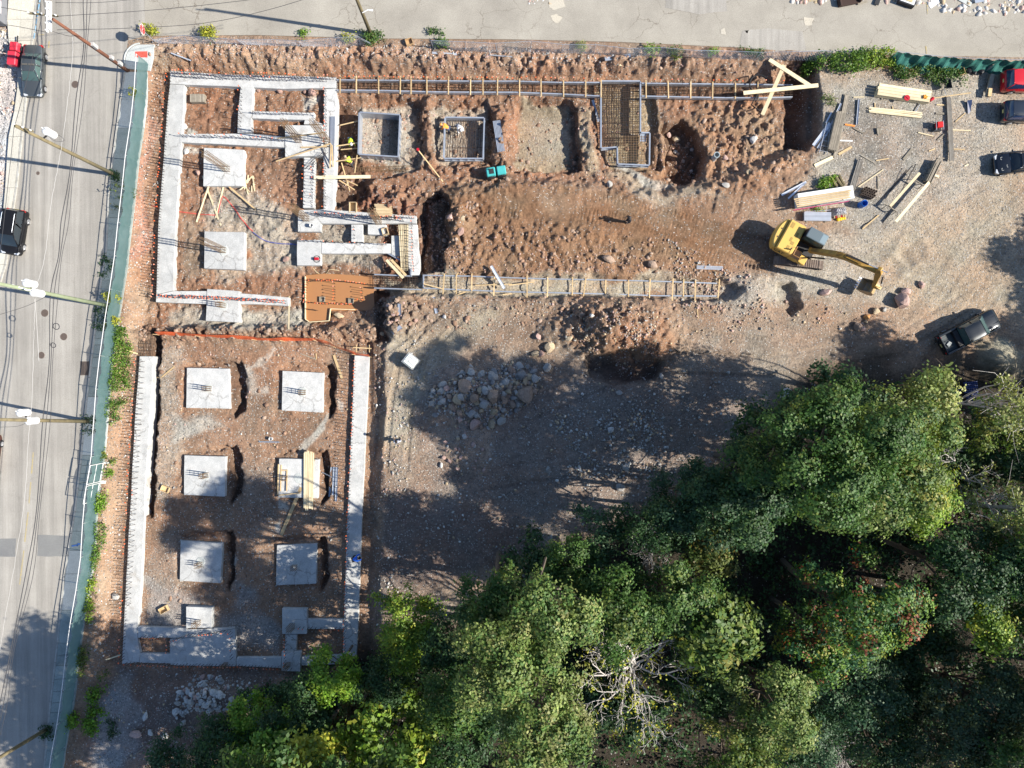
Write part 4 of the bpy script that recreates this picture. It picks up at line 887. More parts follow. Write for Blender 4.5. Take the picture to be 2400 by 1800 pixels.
# ------------------------------------------------------------------ orange safety net on the ridge
net = thing('safety_net', 'orange plastic safety net strung along the ridge between the two foundations', 'safety net', G(600, 790))
NP = [T(0,1,1030,512), T(0,1,1300,522), T(0,1,1659,545), T(1,1,180,552), T(1,1,390,548), T(1,1,520,592), T(1,1,640,640), T(1,1,745,655)]
om = mat('orange_net', (0.85, 0.15, 0.045), 0.6); mb = MB(); pts = []
for i in range(len(NP) - 1):
 n = 10
 for k in range(n): pts.append((NP[i][0] + (NP[i + 1][0] - NP[i][0]) * k / n, NP[i][1] + (NP[i + 1][1] - NP[i][1]) * k / n))
pts.append(NP[-1]); ZN = -.62
rows = []
for j in range(7):
 rows.append([W(x, y, ZN) + Vector((math.sin(i * .7) * .05, (j / 6) * .22 * (1 + .3 * math.sin(i * .45)), j / 6 * (.85 + .18 * math.sin(i * .9)))) for i, (x, y) in enumerate(pts)])
for j in range(6):
 for i in range(len(pts) - 1):
  a, b, c, d = rows[j][i], rows[j][i + 1], rows[j + 1][i + 1], rows[j + 1][i]
  for k in range(3):                              # webs of the net
   u, v = (k + .12) / 3, (k + .72) / 3
   mb.add([a.lerp(b, u), a.lerp(b, v), d.lerp(c, v), d.lerp(c, u)], [(0, 1, 2, 3)])
  mb.add([a.lerp(d, .1), b.lerp(c, .1), b.lerp(c, .45), a.lerp(d, .45)], [(0, 1, 2, 3)])
mb.build('net', om, net)
for x, y in NP: p = W(x, y, ZN); mb = MB(); mb.tube([(p.x, p.y, p.z - .5), (p.x, p.y, p.z + 1.1)], .025, 6); mb.build('stake', M['wood'], net)
for px, py, z0 in ((T(1,1,645,585)[0], T(1,1,645,585)[1], 0),):
 mb = MB(); mb.beam(W(*T(1,1,630,592), ZB + .5), W(*T(1,1,748,600), ZB + .5), .09, .05); mb.beam(W(*T(1,1,650,575), ZB + .5), W(*T(1,1,652,625), ZB + .45), .05, .09); mb.beam(W(*T(1,1,735,575), ZB + .5), W(*T(1,1,735,625), ZB + .45), .05, .09); mb.build('end_frame', M['wood'], net)
# loose mat of bars at the head of the lower west footing
sm = thing('rebar_mat', 'bundle of bars running from the ridge into the lower west footing', 'rebar', W(345, 800, -.9))
for i in range(9): rebar_bar(sm, W(322 + i * 4.6 + random.uniform(-1, 1) + 6, 778, -.85), W(330 + i * 3.3, 834, -.82), .018)
for i in range(4): rebar_bar(sm, W(326, 806 + i * 8, -.8), W(361, 806 + i * 8, -.8), .015)
# hoses
def hose(pts, m, r, label, z=0.06):
 P = [G(x, y, z) for x, y in pts]; out = []
 for i in range(len(P) - 1):
  a = P[max(i - 1, 0)]; b = P[i]; c = P[i + 1]; d = P[min(i + 2, len(P) - 1)]
  for k in range(8):
   t = k / 8; v = 0.5 * ((2 * b) + (c - a) * t + (2 * a - 5 * b + 4 * c - d) * t * t + (3 * b - a - 3 * c + d) * t ** 3); v.z = max(gz(v.x, v.y) + r, v.z); out.append(v)
 out.append(P[-1]); mb = MB(); base = out[len(out) // 2].copy(); mb.tube(out, r, 6)
 return tag(mb.build('hose', m, None, base, True), label, 'hose')
red_h = mat('red_hose_rubber', (0.62, 0.07, 0.06), 0.6); blue_h = mat('blue_hose_rubber', (0.06, 0.09, 0.36), 0.6)
hose(TT(0,0,[(980,1330),(1100,1362),(1280,1388),(1400,1392),(1425,1330),(1450,1275),(1530,1365),(1600,1460),(1640,1500)]), red_h, .035, 'red hose looping past the crossed planks to the blue hose', .05)
hose(TT(1,0,[(-20,1505),(60,1560),(160,1580),(255,1585),(310,1610),(345,1650)]), blue_h, .035, 'blue hose lying on gravel and over the footing pad', .10)
hose(TT(1,1,[(372,80),(400,110),(440,122),(465,105),(480,88),(540,95)]), mat('pale_hose_rubber', (0.55, 0.45, 0.28), 0.6), .03, 'pale coiled hose at the top edge of the muddy pit', .05)
# ------------------------------------------------------------------ trees
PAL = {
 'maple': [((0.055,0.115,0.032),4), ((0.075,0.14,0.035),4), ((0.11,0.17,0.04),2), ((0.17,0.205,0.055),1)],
 'maple_lit': [((0.153,0.206,0.059),4), ((0.224,0.260,0.088),3), ((0.094,0.165,0.047),3), ((0.295,0.283,0.118),1.2)],  # sunlit copy of maple: the sun's brightness put into the leaf colour
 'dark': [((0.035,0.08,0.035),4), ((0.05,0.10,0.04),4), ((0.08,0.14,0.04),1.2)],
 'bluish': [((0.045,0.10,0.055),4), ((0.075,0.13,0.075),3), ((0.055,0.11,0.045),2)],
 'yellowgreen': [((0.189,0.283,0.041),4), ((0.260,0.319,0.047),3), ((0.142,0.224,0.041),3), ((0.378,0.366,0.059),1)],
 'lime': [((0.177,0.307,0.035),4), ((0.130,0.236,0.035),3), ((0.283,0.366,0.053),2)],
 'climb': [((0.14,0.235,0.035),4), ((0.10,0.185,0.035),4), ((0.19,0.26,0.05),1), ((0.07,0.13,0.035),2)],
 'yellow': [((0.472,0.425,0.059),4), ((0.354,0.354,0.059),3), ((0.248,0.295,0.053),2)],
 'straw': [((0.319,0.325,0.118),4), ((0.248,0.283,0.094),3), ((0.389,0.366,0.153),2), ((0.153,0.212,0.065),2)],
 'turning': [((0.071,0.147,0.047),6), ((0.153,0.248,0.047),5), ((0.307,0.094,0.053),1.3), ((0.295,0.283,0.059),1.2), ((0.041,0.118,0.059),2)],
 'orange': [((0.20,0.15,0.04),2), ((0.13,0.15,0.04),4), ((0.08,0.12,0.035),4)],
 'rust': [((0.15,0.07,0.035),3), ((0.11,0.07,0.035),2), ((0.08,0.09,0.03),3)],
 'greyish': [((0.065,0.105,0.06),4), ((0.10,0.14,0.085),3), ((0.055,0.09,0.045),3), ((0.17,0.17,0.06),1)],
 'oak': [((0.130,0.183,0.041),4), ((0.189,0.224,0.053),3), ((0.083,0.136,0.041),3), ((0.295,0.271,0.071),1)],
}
def leaf_mesh(name, centres, radii, per, size, pal, squash=0.8, seed=0, jitter=0.16, updir=0.35, spray=5, fill=0.55, dirs=None):
 """leaves in little sprays over the surface of many clumps; the returned mesh keeps one colour per leaf"""
 g = np.random.default_rng(seed)
 cols = np.array([c for c, w in PAL[pal]]) * np.array((0.83, 0.89, 0.72)); wts = np.array([w for c, w in PAL[pal]], float); wts /= wts.sum()
 centres = np.asarray(centres, float); radii = np.asarray(radii, float); N = len(centres)
 ns = np.maximum(3, (per * (radii / radii.mean()) ** 2 / spray).astype(int)); ci = np.repeat(np.arange(N), ns); K = len(ci)
 d = g.normal(size=(K, 3)); d[:, 2] += updir; d /= np.linalg.norm(d, axis=1)[:, None]
 rr = radii[ci] * (fill + (1.08 - fill) * g.random(K) ** 0.6)
 lump = 1 + 0.34 * np.sin(d[:, 0] * 5 + ci) * np.sin(d[:, 1] * 5.5 + ci * 1.7)
 sp = centres[ci] + d * (rr * lump)[:, None] * np.array((1, 1, squash))
 ccol = g.choice(len(cols), N, p=wts); scol = np.where(g.random(K) < 0.62, ccol[ci], g.choice(len(cols), K, p=wts))
 cl = g.normal(1, jitter, N)[ci] * g.normal(1, jitter * .8, K)
 li = np.repeat(np.arange(K), spray); Q = len(li)
 p = sp[li] + g.normal(size=(Q, 3)) * size * np.array((1.0, 1.0, 0.5))
 n = d[li] * 0.6 + (0 if dirs is None else np.asarray(dirs)[ci][li] * .75) + g.normal(size=(Q, 3)) * 0.38 + np.array((0, 0, 0.32)); n /= np.linalg.norm(n, axis=1)[:, None]
 t = g.normal(size=(Q, 3)); t -= n * (t * n).sum(1)[:, None]; t /= np.linalg.norm(t, axis=1)[:, None]; b = np.cross(n, t)
 s = (size * g.uniform(0.65, 1.25, Q))[:, None]
 v = np.stack([p - t * s * .62, p + b * s * .42 - n * s * .10, p + t * s * .62, p - b * s * .42 - n * s * .10], 1).reshape(-1, 3)
 col = cols[scol[li]] * np.clip(cl[li] * g.normal(1, 0.14, Q), 0.45, 1.7)[:, None]
 return v, np.clip(col, 0.01, 0.6)
def mesh_leaves(name, v, col, off):
 Q = len(v) // 4; me = bpy.data.meshes.new(name)
 me.vertices.add(Q * 4); me.vertices.foreach_set('co', (v - np.array(off)).astype(np.float32).ravel())
 me.loops.add(Q * 4); me.loops.foreach_set('vertex_index', np.arange(Q * 4, dtype=np.int32))
 me.polygons.add(Q); me.polygons.foreach_set('loop_start', np.arange(0, Q * 4, 4, dtype=np.int32)); me.polygons.foreach_set('loop_total', np.full(Q, 4, np.int32))
 me.update()
 a = me.attributes.new('leaf_colour', 'FLOAT_COLOR', 'FACE'); a.data.foreach_set('color', np.concatenate([col, np.ones((Q, 1))], 1).astype(np.float32).ravel())
 me.materials.append(M['leaf']); return me
def limb(mb, p, q, r0, r1, bend=0.25, n=4, sides=6):
 p, q = Vector(p), Vector(q); L = (q - p).length; off = Vector((random.gauss(0, 1), random.gauss(0, 1), random.gauss(0, .5))) * L * bend * .4
 pts = [p.lerp(q, i / n) + off * math.sin(math.pi * i / n) for i in range(n + 1)]
 mb.tube(pts, [r0 + (r1 - r0) * i / n for i in range(n + 1)], sides, False); return pts
TREES = []
def tree(px, py, rpx, ztop, pal, label, rv=None, n=None, rc=1.15, per=240, size=0.175, name='tree', cat='tree', dens=1.0, group=None, bark='bark', stretch=1.0, rot=0.0, twigs=False, zlow=None):
 """px, py, rpx: where the photo shows the crown; ztop: its real top"""
 rpx *= 1.08; per *= 1.3; seed = int(px * 7 + py * 13); g = np.random.default_rng(seed); random.seed(seed)
 zc = ztop * 0.72; k = (H - zc) / H; r = rpx / S * k; rv = rv or min(r * 0.85, ztop * 0.45); zc = ztop - rv
 c = W(px, py, zc); base = Vector((c.x, c.y, gz(c.x, c.y) - .1))
 t = thing(name, label, cat, base, group)
 nl = n or int(6 + 1.25 * r * math.sqrt(dens)); cen = []; rad = []; lobes = []; dirs = []; ca, sa = math.cos(rot), math.sin(rot)
 for i in range(int(nl * 1.55)):
  a = i * 2.4 + g.uniform(-.5, .5); dome = i < nl
  e = math.sqrt((i + .3) / nl) * g.uniform(.85, 1.1) if dome else g.uniform(.7, 1.02)
  e = min(e, 1.05); rl = r * g.uniform(.24, .40) * (1.1 - .25 * e); er = e * (r - rl * .55) * (1 + .15 * math.sin(2 * a + seed))
  zz_ = zc + (math.sqrt(max(0, 1 - .8 * e * e)) * (rv - rl * .5) * g.uniform(.72, 1.08) if dome else -g.uniform(.05, .8) * min(rv, zc * .62))
  u, v_ = er * math.cos(a) * stretch, er * math.sin(a) / stretch; L = (c.x + u * ca - v_ * sa, c.y + u * sa + v_ * ca, zz_); lobes.append(L)
  m = int((5 + 9 * (rl / 1.4) ** 2) * (1.0 if dome else .75))
  for _ in range(m):
   d = g.normal(size=3); d[2] = abs(d[2]) * .9 if g.random() < .8 else d[2]; d /= np.linalg.norm(d); q = rl * g.uniform(.62, 1.06)
   dirs.append(d); cen.append((L[0] + d[0] * q, L[1] + d[1] * q, L[2] + d[2] * q * .8)); rad.append(g.uniform(.36, .78) * min(1, rc / .9))
 rad = np.array(rad); n = len(lobes); per = per * .235
 lp = leaf_mesh('crown', cen, rad, per * dens, size, pal, seed=seed, fill=.35, jitter=.13, dirs=dirs)
 link('crown', mesh_leaves('crown', *lp, base), t)
 mb = MB(); top = Vector((c.x + random.gauss(0, .2), c.y + random.gauss(0, .2), zc)); r0 = max(.05, .017 * ztop)
 limb(mb, base + Vector((0, 0, -.2)), top, r0, r0 * .45, .05, 5, 7); mb.build('trunk', M[bark], t, smooth=True)
 mb = MB()
 for i in g.permutation(n)[:min(n, 16)]:
  q = Vector(lobes[i]); f = random.uniform(.45, .95); s = base.lerp(top, f)
  pts = limb(mb, s, q, r0 * .38, .02, .2, 4, 5)
  if twigs:
   for _ in range(5): limb(mb, pts[random.randint(2, 4)], q + Vector((random.gauss(0, .8), random.gauss(0, .8), random.gauss(.1, .5))), .03, .008, .3, 3, 4)
 mb.build('limb', M[bark], t, smooth=True)
 return t
TG = 'trees of the wood beside the site'
# (crown centre and radius in the photo, height, foliage, what it looks like)
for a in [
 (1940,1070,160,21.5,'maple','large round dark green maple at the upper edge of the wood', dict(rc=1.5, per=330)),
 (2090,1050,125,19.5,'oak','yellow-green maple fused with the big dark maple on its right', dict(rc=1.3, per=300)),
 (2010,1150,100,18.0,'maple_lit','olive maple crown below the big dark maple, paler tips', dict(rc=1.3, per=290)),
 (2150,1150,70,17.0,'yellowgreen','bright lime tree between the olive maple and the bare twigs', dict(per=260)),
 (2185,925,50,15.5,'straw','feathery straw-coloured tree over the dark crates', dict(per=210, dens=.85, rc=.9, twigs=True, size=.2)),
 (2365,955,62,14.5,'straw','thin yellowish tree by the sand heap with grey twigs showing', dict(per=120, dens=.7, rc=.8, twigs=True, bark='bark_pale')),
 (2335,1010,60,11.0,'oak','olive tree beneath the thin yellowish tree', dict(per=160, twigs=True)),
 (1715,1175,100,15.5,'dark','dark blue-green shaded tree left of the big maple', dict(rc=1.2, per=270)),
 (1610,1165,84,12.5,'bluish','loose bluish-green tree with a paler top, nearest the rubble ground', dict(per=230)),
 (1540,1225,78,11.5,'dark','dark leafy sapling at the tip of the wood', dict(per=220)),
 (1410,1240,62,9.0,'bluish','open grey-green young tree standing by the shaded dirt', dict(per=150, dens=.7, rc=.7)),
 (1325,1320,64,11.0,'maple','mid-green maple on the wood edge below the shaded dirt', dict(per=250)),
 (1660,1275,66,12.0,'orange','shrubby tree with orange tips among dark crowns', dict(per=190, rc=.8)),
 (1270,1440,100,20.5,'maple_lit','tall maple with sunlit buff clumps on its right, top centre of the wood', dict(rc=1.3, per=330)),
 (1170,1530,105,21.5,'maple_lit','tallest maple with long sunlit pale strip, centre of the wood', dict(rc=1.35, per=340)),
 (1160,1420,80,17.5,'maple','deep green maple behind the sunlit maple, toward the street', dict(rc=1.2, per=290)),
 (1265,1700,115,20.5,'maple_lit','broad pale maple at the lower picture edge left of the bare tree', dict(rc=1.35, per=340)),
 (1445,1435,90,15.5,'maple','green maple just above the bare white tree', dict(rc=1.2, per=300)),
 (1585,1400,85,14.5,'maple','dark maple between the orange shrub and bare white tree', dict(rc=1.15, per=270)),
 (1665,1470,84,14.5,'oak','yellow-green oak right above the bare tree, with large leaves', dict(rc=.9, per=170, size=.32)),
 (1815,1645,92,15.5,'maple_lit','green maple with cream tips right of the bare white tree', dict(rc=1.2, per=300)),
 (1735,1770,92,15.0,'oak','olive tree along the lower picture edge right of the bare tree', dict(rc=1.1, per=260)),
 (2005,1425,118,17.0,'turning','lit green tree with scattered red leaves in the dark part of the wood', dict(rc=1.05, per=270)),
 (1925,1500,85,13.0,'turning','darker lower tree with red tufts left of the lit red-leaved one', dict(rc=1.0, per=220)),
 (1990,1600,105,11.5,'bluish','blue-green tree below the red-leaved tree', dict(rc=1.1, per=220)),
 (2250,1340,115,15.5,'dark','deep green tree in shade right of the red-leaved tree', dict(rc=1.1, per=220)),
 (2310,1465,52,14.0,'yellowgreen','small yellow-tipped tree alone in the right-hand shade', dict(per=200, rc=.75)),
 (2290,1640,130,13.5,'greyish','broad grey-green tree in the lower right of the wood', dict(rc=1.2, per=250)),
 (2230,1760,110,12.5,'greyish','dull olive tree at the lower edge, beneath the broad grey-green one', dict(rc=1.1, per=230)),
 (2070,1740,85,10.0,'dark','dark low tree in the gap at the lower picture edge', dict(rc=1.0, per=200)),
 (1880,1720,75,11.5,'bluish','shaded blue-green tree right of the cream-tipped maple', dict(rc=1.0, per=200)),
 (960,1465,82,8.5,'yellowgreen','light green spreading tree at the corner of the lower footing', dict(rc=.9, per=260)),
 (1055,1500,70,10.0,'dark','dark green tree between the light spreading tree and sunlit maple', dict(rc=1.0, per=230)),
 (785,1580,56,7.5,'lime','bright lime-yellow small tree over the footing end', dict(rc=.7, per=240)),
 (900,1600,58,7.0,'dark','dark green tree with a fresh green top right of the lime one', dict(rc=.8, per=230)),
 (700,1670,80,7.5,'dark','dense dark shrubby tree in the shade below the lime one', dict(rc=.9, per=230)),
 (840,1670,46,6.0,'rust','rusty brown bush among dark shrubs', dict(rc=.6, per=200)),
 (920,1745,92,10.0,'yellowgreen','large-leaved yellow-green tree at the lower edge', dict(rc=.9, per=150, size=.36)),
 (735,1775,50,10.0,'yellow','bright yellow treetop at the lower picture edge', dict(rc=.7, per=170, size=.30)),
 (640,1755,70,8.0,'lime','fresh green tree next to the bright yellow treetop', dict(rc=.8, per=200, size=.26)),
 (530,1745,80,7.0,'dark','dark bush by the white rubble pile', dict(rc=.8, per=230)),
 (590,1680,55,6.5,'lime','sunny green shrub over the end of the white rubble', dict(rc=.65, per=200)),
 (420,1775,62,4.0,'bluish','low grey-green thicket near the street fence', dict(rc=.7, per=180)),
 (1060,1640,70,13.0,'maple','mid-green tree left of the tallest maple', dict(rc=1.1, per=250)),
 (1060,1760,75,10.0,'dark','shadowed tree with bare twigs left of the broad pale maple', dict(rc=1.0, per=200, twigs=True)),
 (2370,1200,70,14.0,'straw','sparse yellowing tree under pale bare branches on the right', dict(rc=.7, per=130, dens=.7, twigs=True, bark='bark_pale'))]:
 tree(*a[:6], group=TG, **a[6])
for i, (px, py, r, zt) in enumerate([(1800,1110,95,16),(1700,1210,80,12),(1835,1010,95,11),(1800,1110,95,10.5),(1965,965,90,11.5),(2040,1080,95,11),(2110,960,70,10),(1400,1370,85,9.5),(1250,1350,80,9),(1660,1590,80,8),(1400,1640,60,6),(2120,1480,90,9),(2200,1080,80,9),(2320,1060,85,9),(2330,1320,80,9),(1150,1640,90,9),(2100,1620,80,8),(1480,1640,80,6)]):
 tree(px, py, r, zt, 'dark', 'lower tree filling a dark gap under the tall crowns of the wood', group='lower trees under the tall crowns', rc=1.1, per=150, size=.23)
# more trees of the same wood stand just outside the picture and shade it
for i, (gx, gy, r, zt) in enumerate([(770,1700,5.0,20.5),(900,1800,5.4,21),(640,1810,4.6,18),(1000,1720,5.0,20),(2250,1240,4.6,17),(2330,1430,5.2,18),(2230,1600,5.2,19),(2400,1100,4.5,16),(2500,1330,5,19),(2480,1560,5,19),(2770,650,3.4,11.5),(2830,850,4.2,13),(2500,930,4.2,14),(2640,1010,4.5,16),(1700,2000,5,18),(1200,2000,5,18)]):
 zc = zt * .72; k = H / (H - zc)
 tree(1200 + (gx - 1200) * k, 900 + (gy - 900) * k, r * S * k, zt, 'maple', 'tall green tree of the wood standing beyond the picture edge', group='trees beyond the picture edge', rc=1.5, per=190 if gx < 2450 and gy < 1650 else 120, size=.21 if gx < 2450 and gy < 1650 else .3)
# the bare trees
def bare_tree(px, py, ztop, rpx, label, seed, leaves=700, pal='yellow', r0=.22, lean=(0, 0), lead=6, name='bare_tree'):
 random.seed(seed); zc = ztop * .75; k = (H - zc) / H; R = rpx / S * k
 c = W(px, py, zc); base = Vector((c.x + lean[0], c.y + lean[1], gz(c.x, c.y) - .1)); t = thing(name, label, 'tree', base)
 tips = []; mb = MB()
 fork = Vector((c.x, c.y, ztop * .45)); limb(mb, base, fork, r0, r0 * .75, .04, 4, 8); mb.build('trunk', M['bark_pale'], t, smooth=True)
 mb = MB()
 def grow(p, d, L, r, lvl):
  n = 4 if lvl < 3 else 3; pts = [p]; rs = [r]
  for i in range(n):
   d = (d + Vector((random.gauss(0, .24), random.gauss(0, .24), random.gauss(0.02, .14)))).normalized(); p = p + d * L / n; pts.append(p); rs.append(max(.013, r * (1 - .40 * (i + 1) / n)))
  mb.tube(pts, rs, 6 if lvl < 2 else 4, False)
  if lvl >= 4: tips.append(p); return
  for i in range(1, n + 1):
   for _ in range(1 if i < n else 2):
    if random.random() < (.88 if lvl < 3 else .8):
     a = Vector((random.gauss(0, 1), random.gauss(0, 1), random.gauss(.1, .5))); a = (a - d * a.dot(d)).normalized()
     grow(pts[i], (d * .75 + a * .72).normalized(), L * random.uniform(.42, .62), rs[i] * .7, lvl + 1)
 for i in range(lead):
  a = 2 * math.pi * i / lead + random.uniform(-.4, .4)
  grow(fork - Vector((0, 0, random.uniform(0, 1.2))), Vector((math.cos(a), math.sin(a), random.uniform(.35, .9))).normalized(), R * random.uniform(.62, .9), r0 * .5, 1)
 mb.build('branch', M['bark_pale'], t, smooth=True)
 g = np.random.default_rng(seed)
 if leaves:
  sel = [tips[i] for i in g.permutation(len(tips))[:max(8, len(tips) // 4)]]; sel = sorted(sel, key=lambda p: p.y - p.x * .4)[:max(8, int(len(sel) * .8))]
  lp = leaf_mesh('leaves', [tuple(p) for p in sel], [.34] * len(sel), leaves / len(sel), .17, pal, seed=seed, spray=3)
  o = link('foliage', mesh_leaves('foliage', *lp, base), t)
 return t
bare_tree(1530, 1655, 22, 190, 'bare white-barked tree with a few yellow leaves among green maples', 5, 1300, 'yellow', .20, (-.5, 1.0), 10)
bare_tree(1440, 1465, 18.8, 46, 'small bleached branch top with yellowish leaves over the green maple', 9, 260, 'yellow', .18, (0, 0), 5)
bare_tree(2355, 1140, 18.5, 85, 'pale leafless tree tangle at the right picture edge', 14, 200, 'straw', .18, (0, 0), 6)
bare_tree(1540, 1290, 9.0, 60, 'grey leafless shrub in the shade of the wood', 21, 0, 'dark', .08, (0, 0), 7, name='bare_shrub')
bare_tree(2010, 1790, 8.0, 60, 'grey brushy dead shrub at the lower picture edge', 23, 0, 'dark', .07, (0, 0), 8, name='bare_shrub')
# the wood's floor
def scatter_leaves(name, poly, n, zlo, zhi, size, pal, label_kind='stuff', z=0.0, seed=3, clump=1.2, jit=.22):
 g = np.random.default_rng(seed); pl = plan(poly, z); xs = [p[0] for p in pl]; ys = [p[1] for p in pl]; cen = []
 A = np.array(pl); m = n // 9
 x = g.uniform(min(xs), max(xs), m * 4); y = g.uniform(min(ys), max(ys), m * 4); ok = (sdf(pl, x, y) > 0) & (vnoise(x / clump, y / clump, seed) > .42)
 x = x[ok][:m]; y = y[ok][:m]
 cz = np.array([gz(a, b) for a, b in zip(x, y)]) + g.uniform(zlo, zhi, len(x)) * (vnoise(x / 1.7, y / 1.7, seed + 1))
 lp = leaf_mesh(name, np.stack([x, y, cz], 1), np.full(len(x), .22 + size * .6), 9, size, pal, seed=seed, spray=3, jitter=jit)
 o = link(name, mesh_leaves(name, *lp, (0, 0, 0))); return tag(o, kind='stuff')
scatter_leaves('undergrowth', [(1000,1480),(1250,1400),(1450,1270),(1700,1180),(1950,1020),(2400,1000),(2600,1900),(700,1900),(520,1760),(760,1620)], 38000, .1, 2.6, .26, 'dark', z=2, seed=4)
scatter_leaves('undergrowth', [(560,1640),(680,1600),(860,1560),(1000,1480),(1000,1700),(640,1800),(500,1780)], 12000, .1, 1.6, .22, 'dark', z=1, seed=8)
# ------------------------------------------------------------------ vehicles
def paint_mat(name, c, metal=0.3, rough=0.35): return mat(name, c, rough, metal, 0.5, coat=0.6)
M['glass'] = mat('tinted_glass', (0.02, 0.028, 0.035), 0.05, 0.0, 0.7)
M['glass_green'] = mat('green_tinted_glass', (0.06, 0.10, 0.095), 0.06, 0.0, 0.7)
M['glass_blue'] = mat('blue_tinted_glass', (0.02, 0.04, 0.10), 0.05, 0.0, 0.7)
M['trim'] = mat('dark_trim', (0.03, 0.03, 0.032), 0.6)
M['tail'] = mat('red_lamp_glass', (0.45, 0.015, 0.015), 0.15, spec=0.6); M['lamp'] = mat('clear_lamp_glass', (0.6, 0.62, 0.64), 0.12, 0.2, 0.6)
M['rim'] = mat('alloy_rim', (0.55, 0.56, 0.58), 0.3, 0.8); M['plate'] = mat('number_plate_blank', (0.62, 0.55, 0.22), 0.5)
M['interior'] = mat('seat_cloth', (0.10, 0.095, 0.085), 0.9)
def section(x, w, zb, zt, cr=0.03):
 half = [(w * .90, zb), (w * .985, zb + .12), (w, zb + (zt - zb) * .55), (w * .965, zt - .07), (w * .90, zt - .015), (w * .5, zt + cr * .7)]
 return [(x, -y, z) for y, z in half] + [(x, 0, zt + cr)] + [(x, y, z) for y, z in reversed(half)]
def wheel(t, x, y, r=.32, wd=.21):
 s = 1 if y > 0 else -1; w = bpy.data.objects.new('wheel', None)
 mb = MB(); n = 18; prof = [(r - .02, -wd / 2), (r, -wd / 2 + .04), (r, wd / 2 - .04), (r - .02, wd / 2), (r * .64, wd / 2)]
 rings = []
 for pr, pw in [(r * .64, -wd / 2)] + prof: rings.append([(x + pr * math.cos(a), y + pw * s, r + pr * math.sin(a)) for a in np.linspace(0, 2 * math.pi, n + 1)[:-1]])
 mb.rings(rings, True, True); o = mb.build('wheel', M['black'], t, world=False, smooth=False)
 mb = MB(); mb.tube([(x, y + s * (wd / 2 - .03), r), (x, y + s * (wd / 2 + .008), r)], r * .60, 18)
 for k in range(5):
  a = 2 * math.pi * k / 5; d = Vector((math.cos(a), 0, math.sin(a))); c = Vector((x, y + s * (wd / 2 + .01), r))
  mb.beam(c + d * r * .1, c + d * r * .58, .05, .03, Vector((0, 1, 0)))
 mb.build('rim', M['rim'], o, world=False)
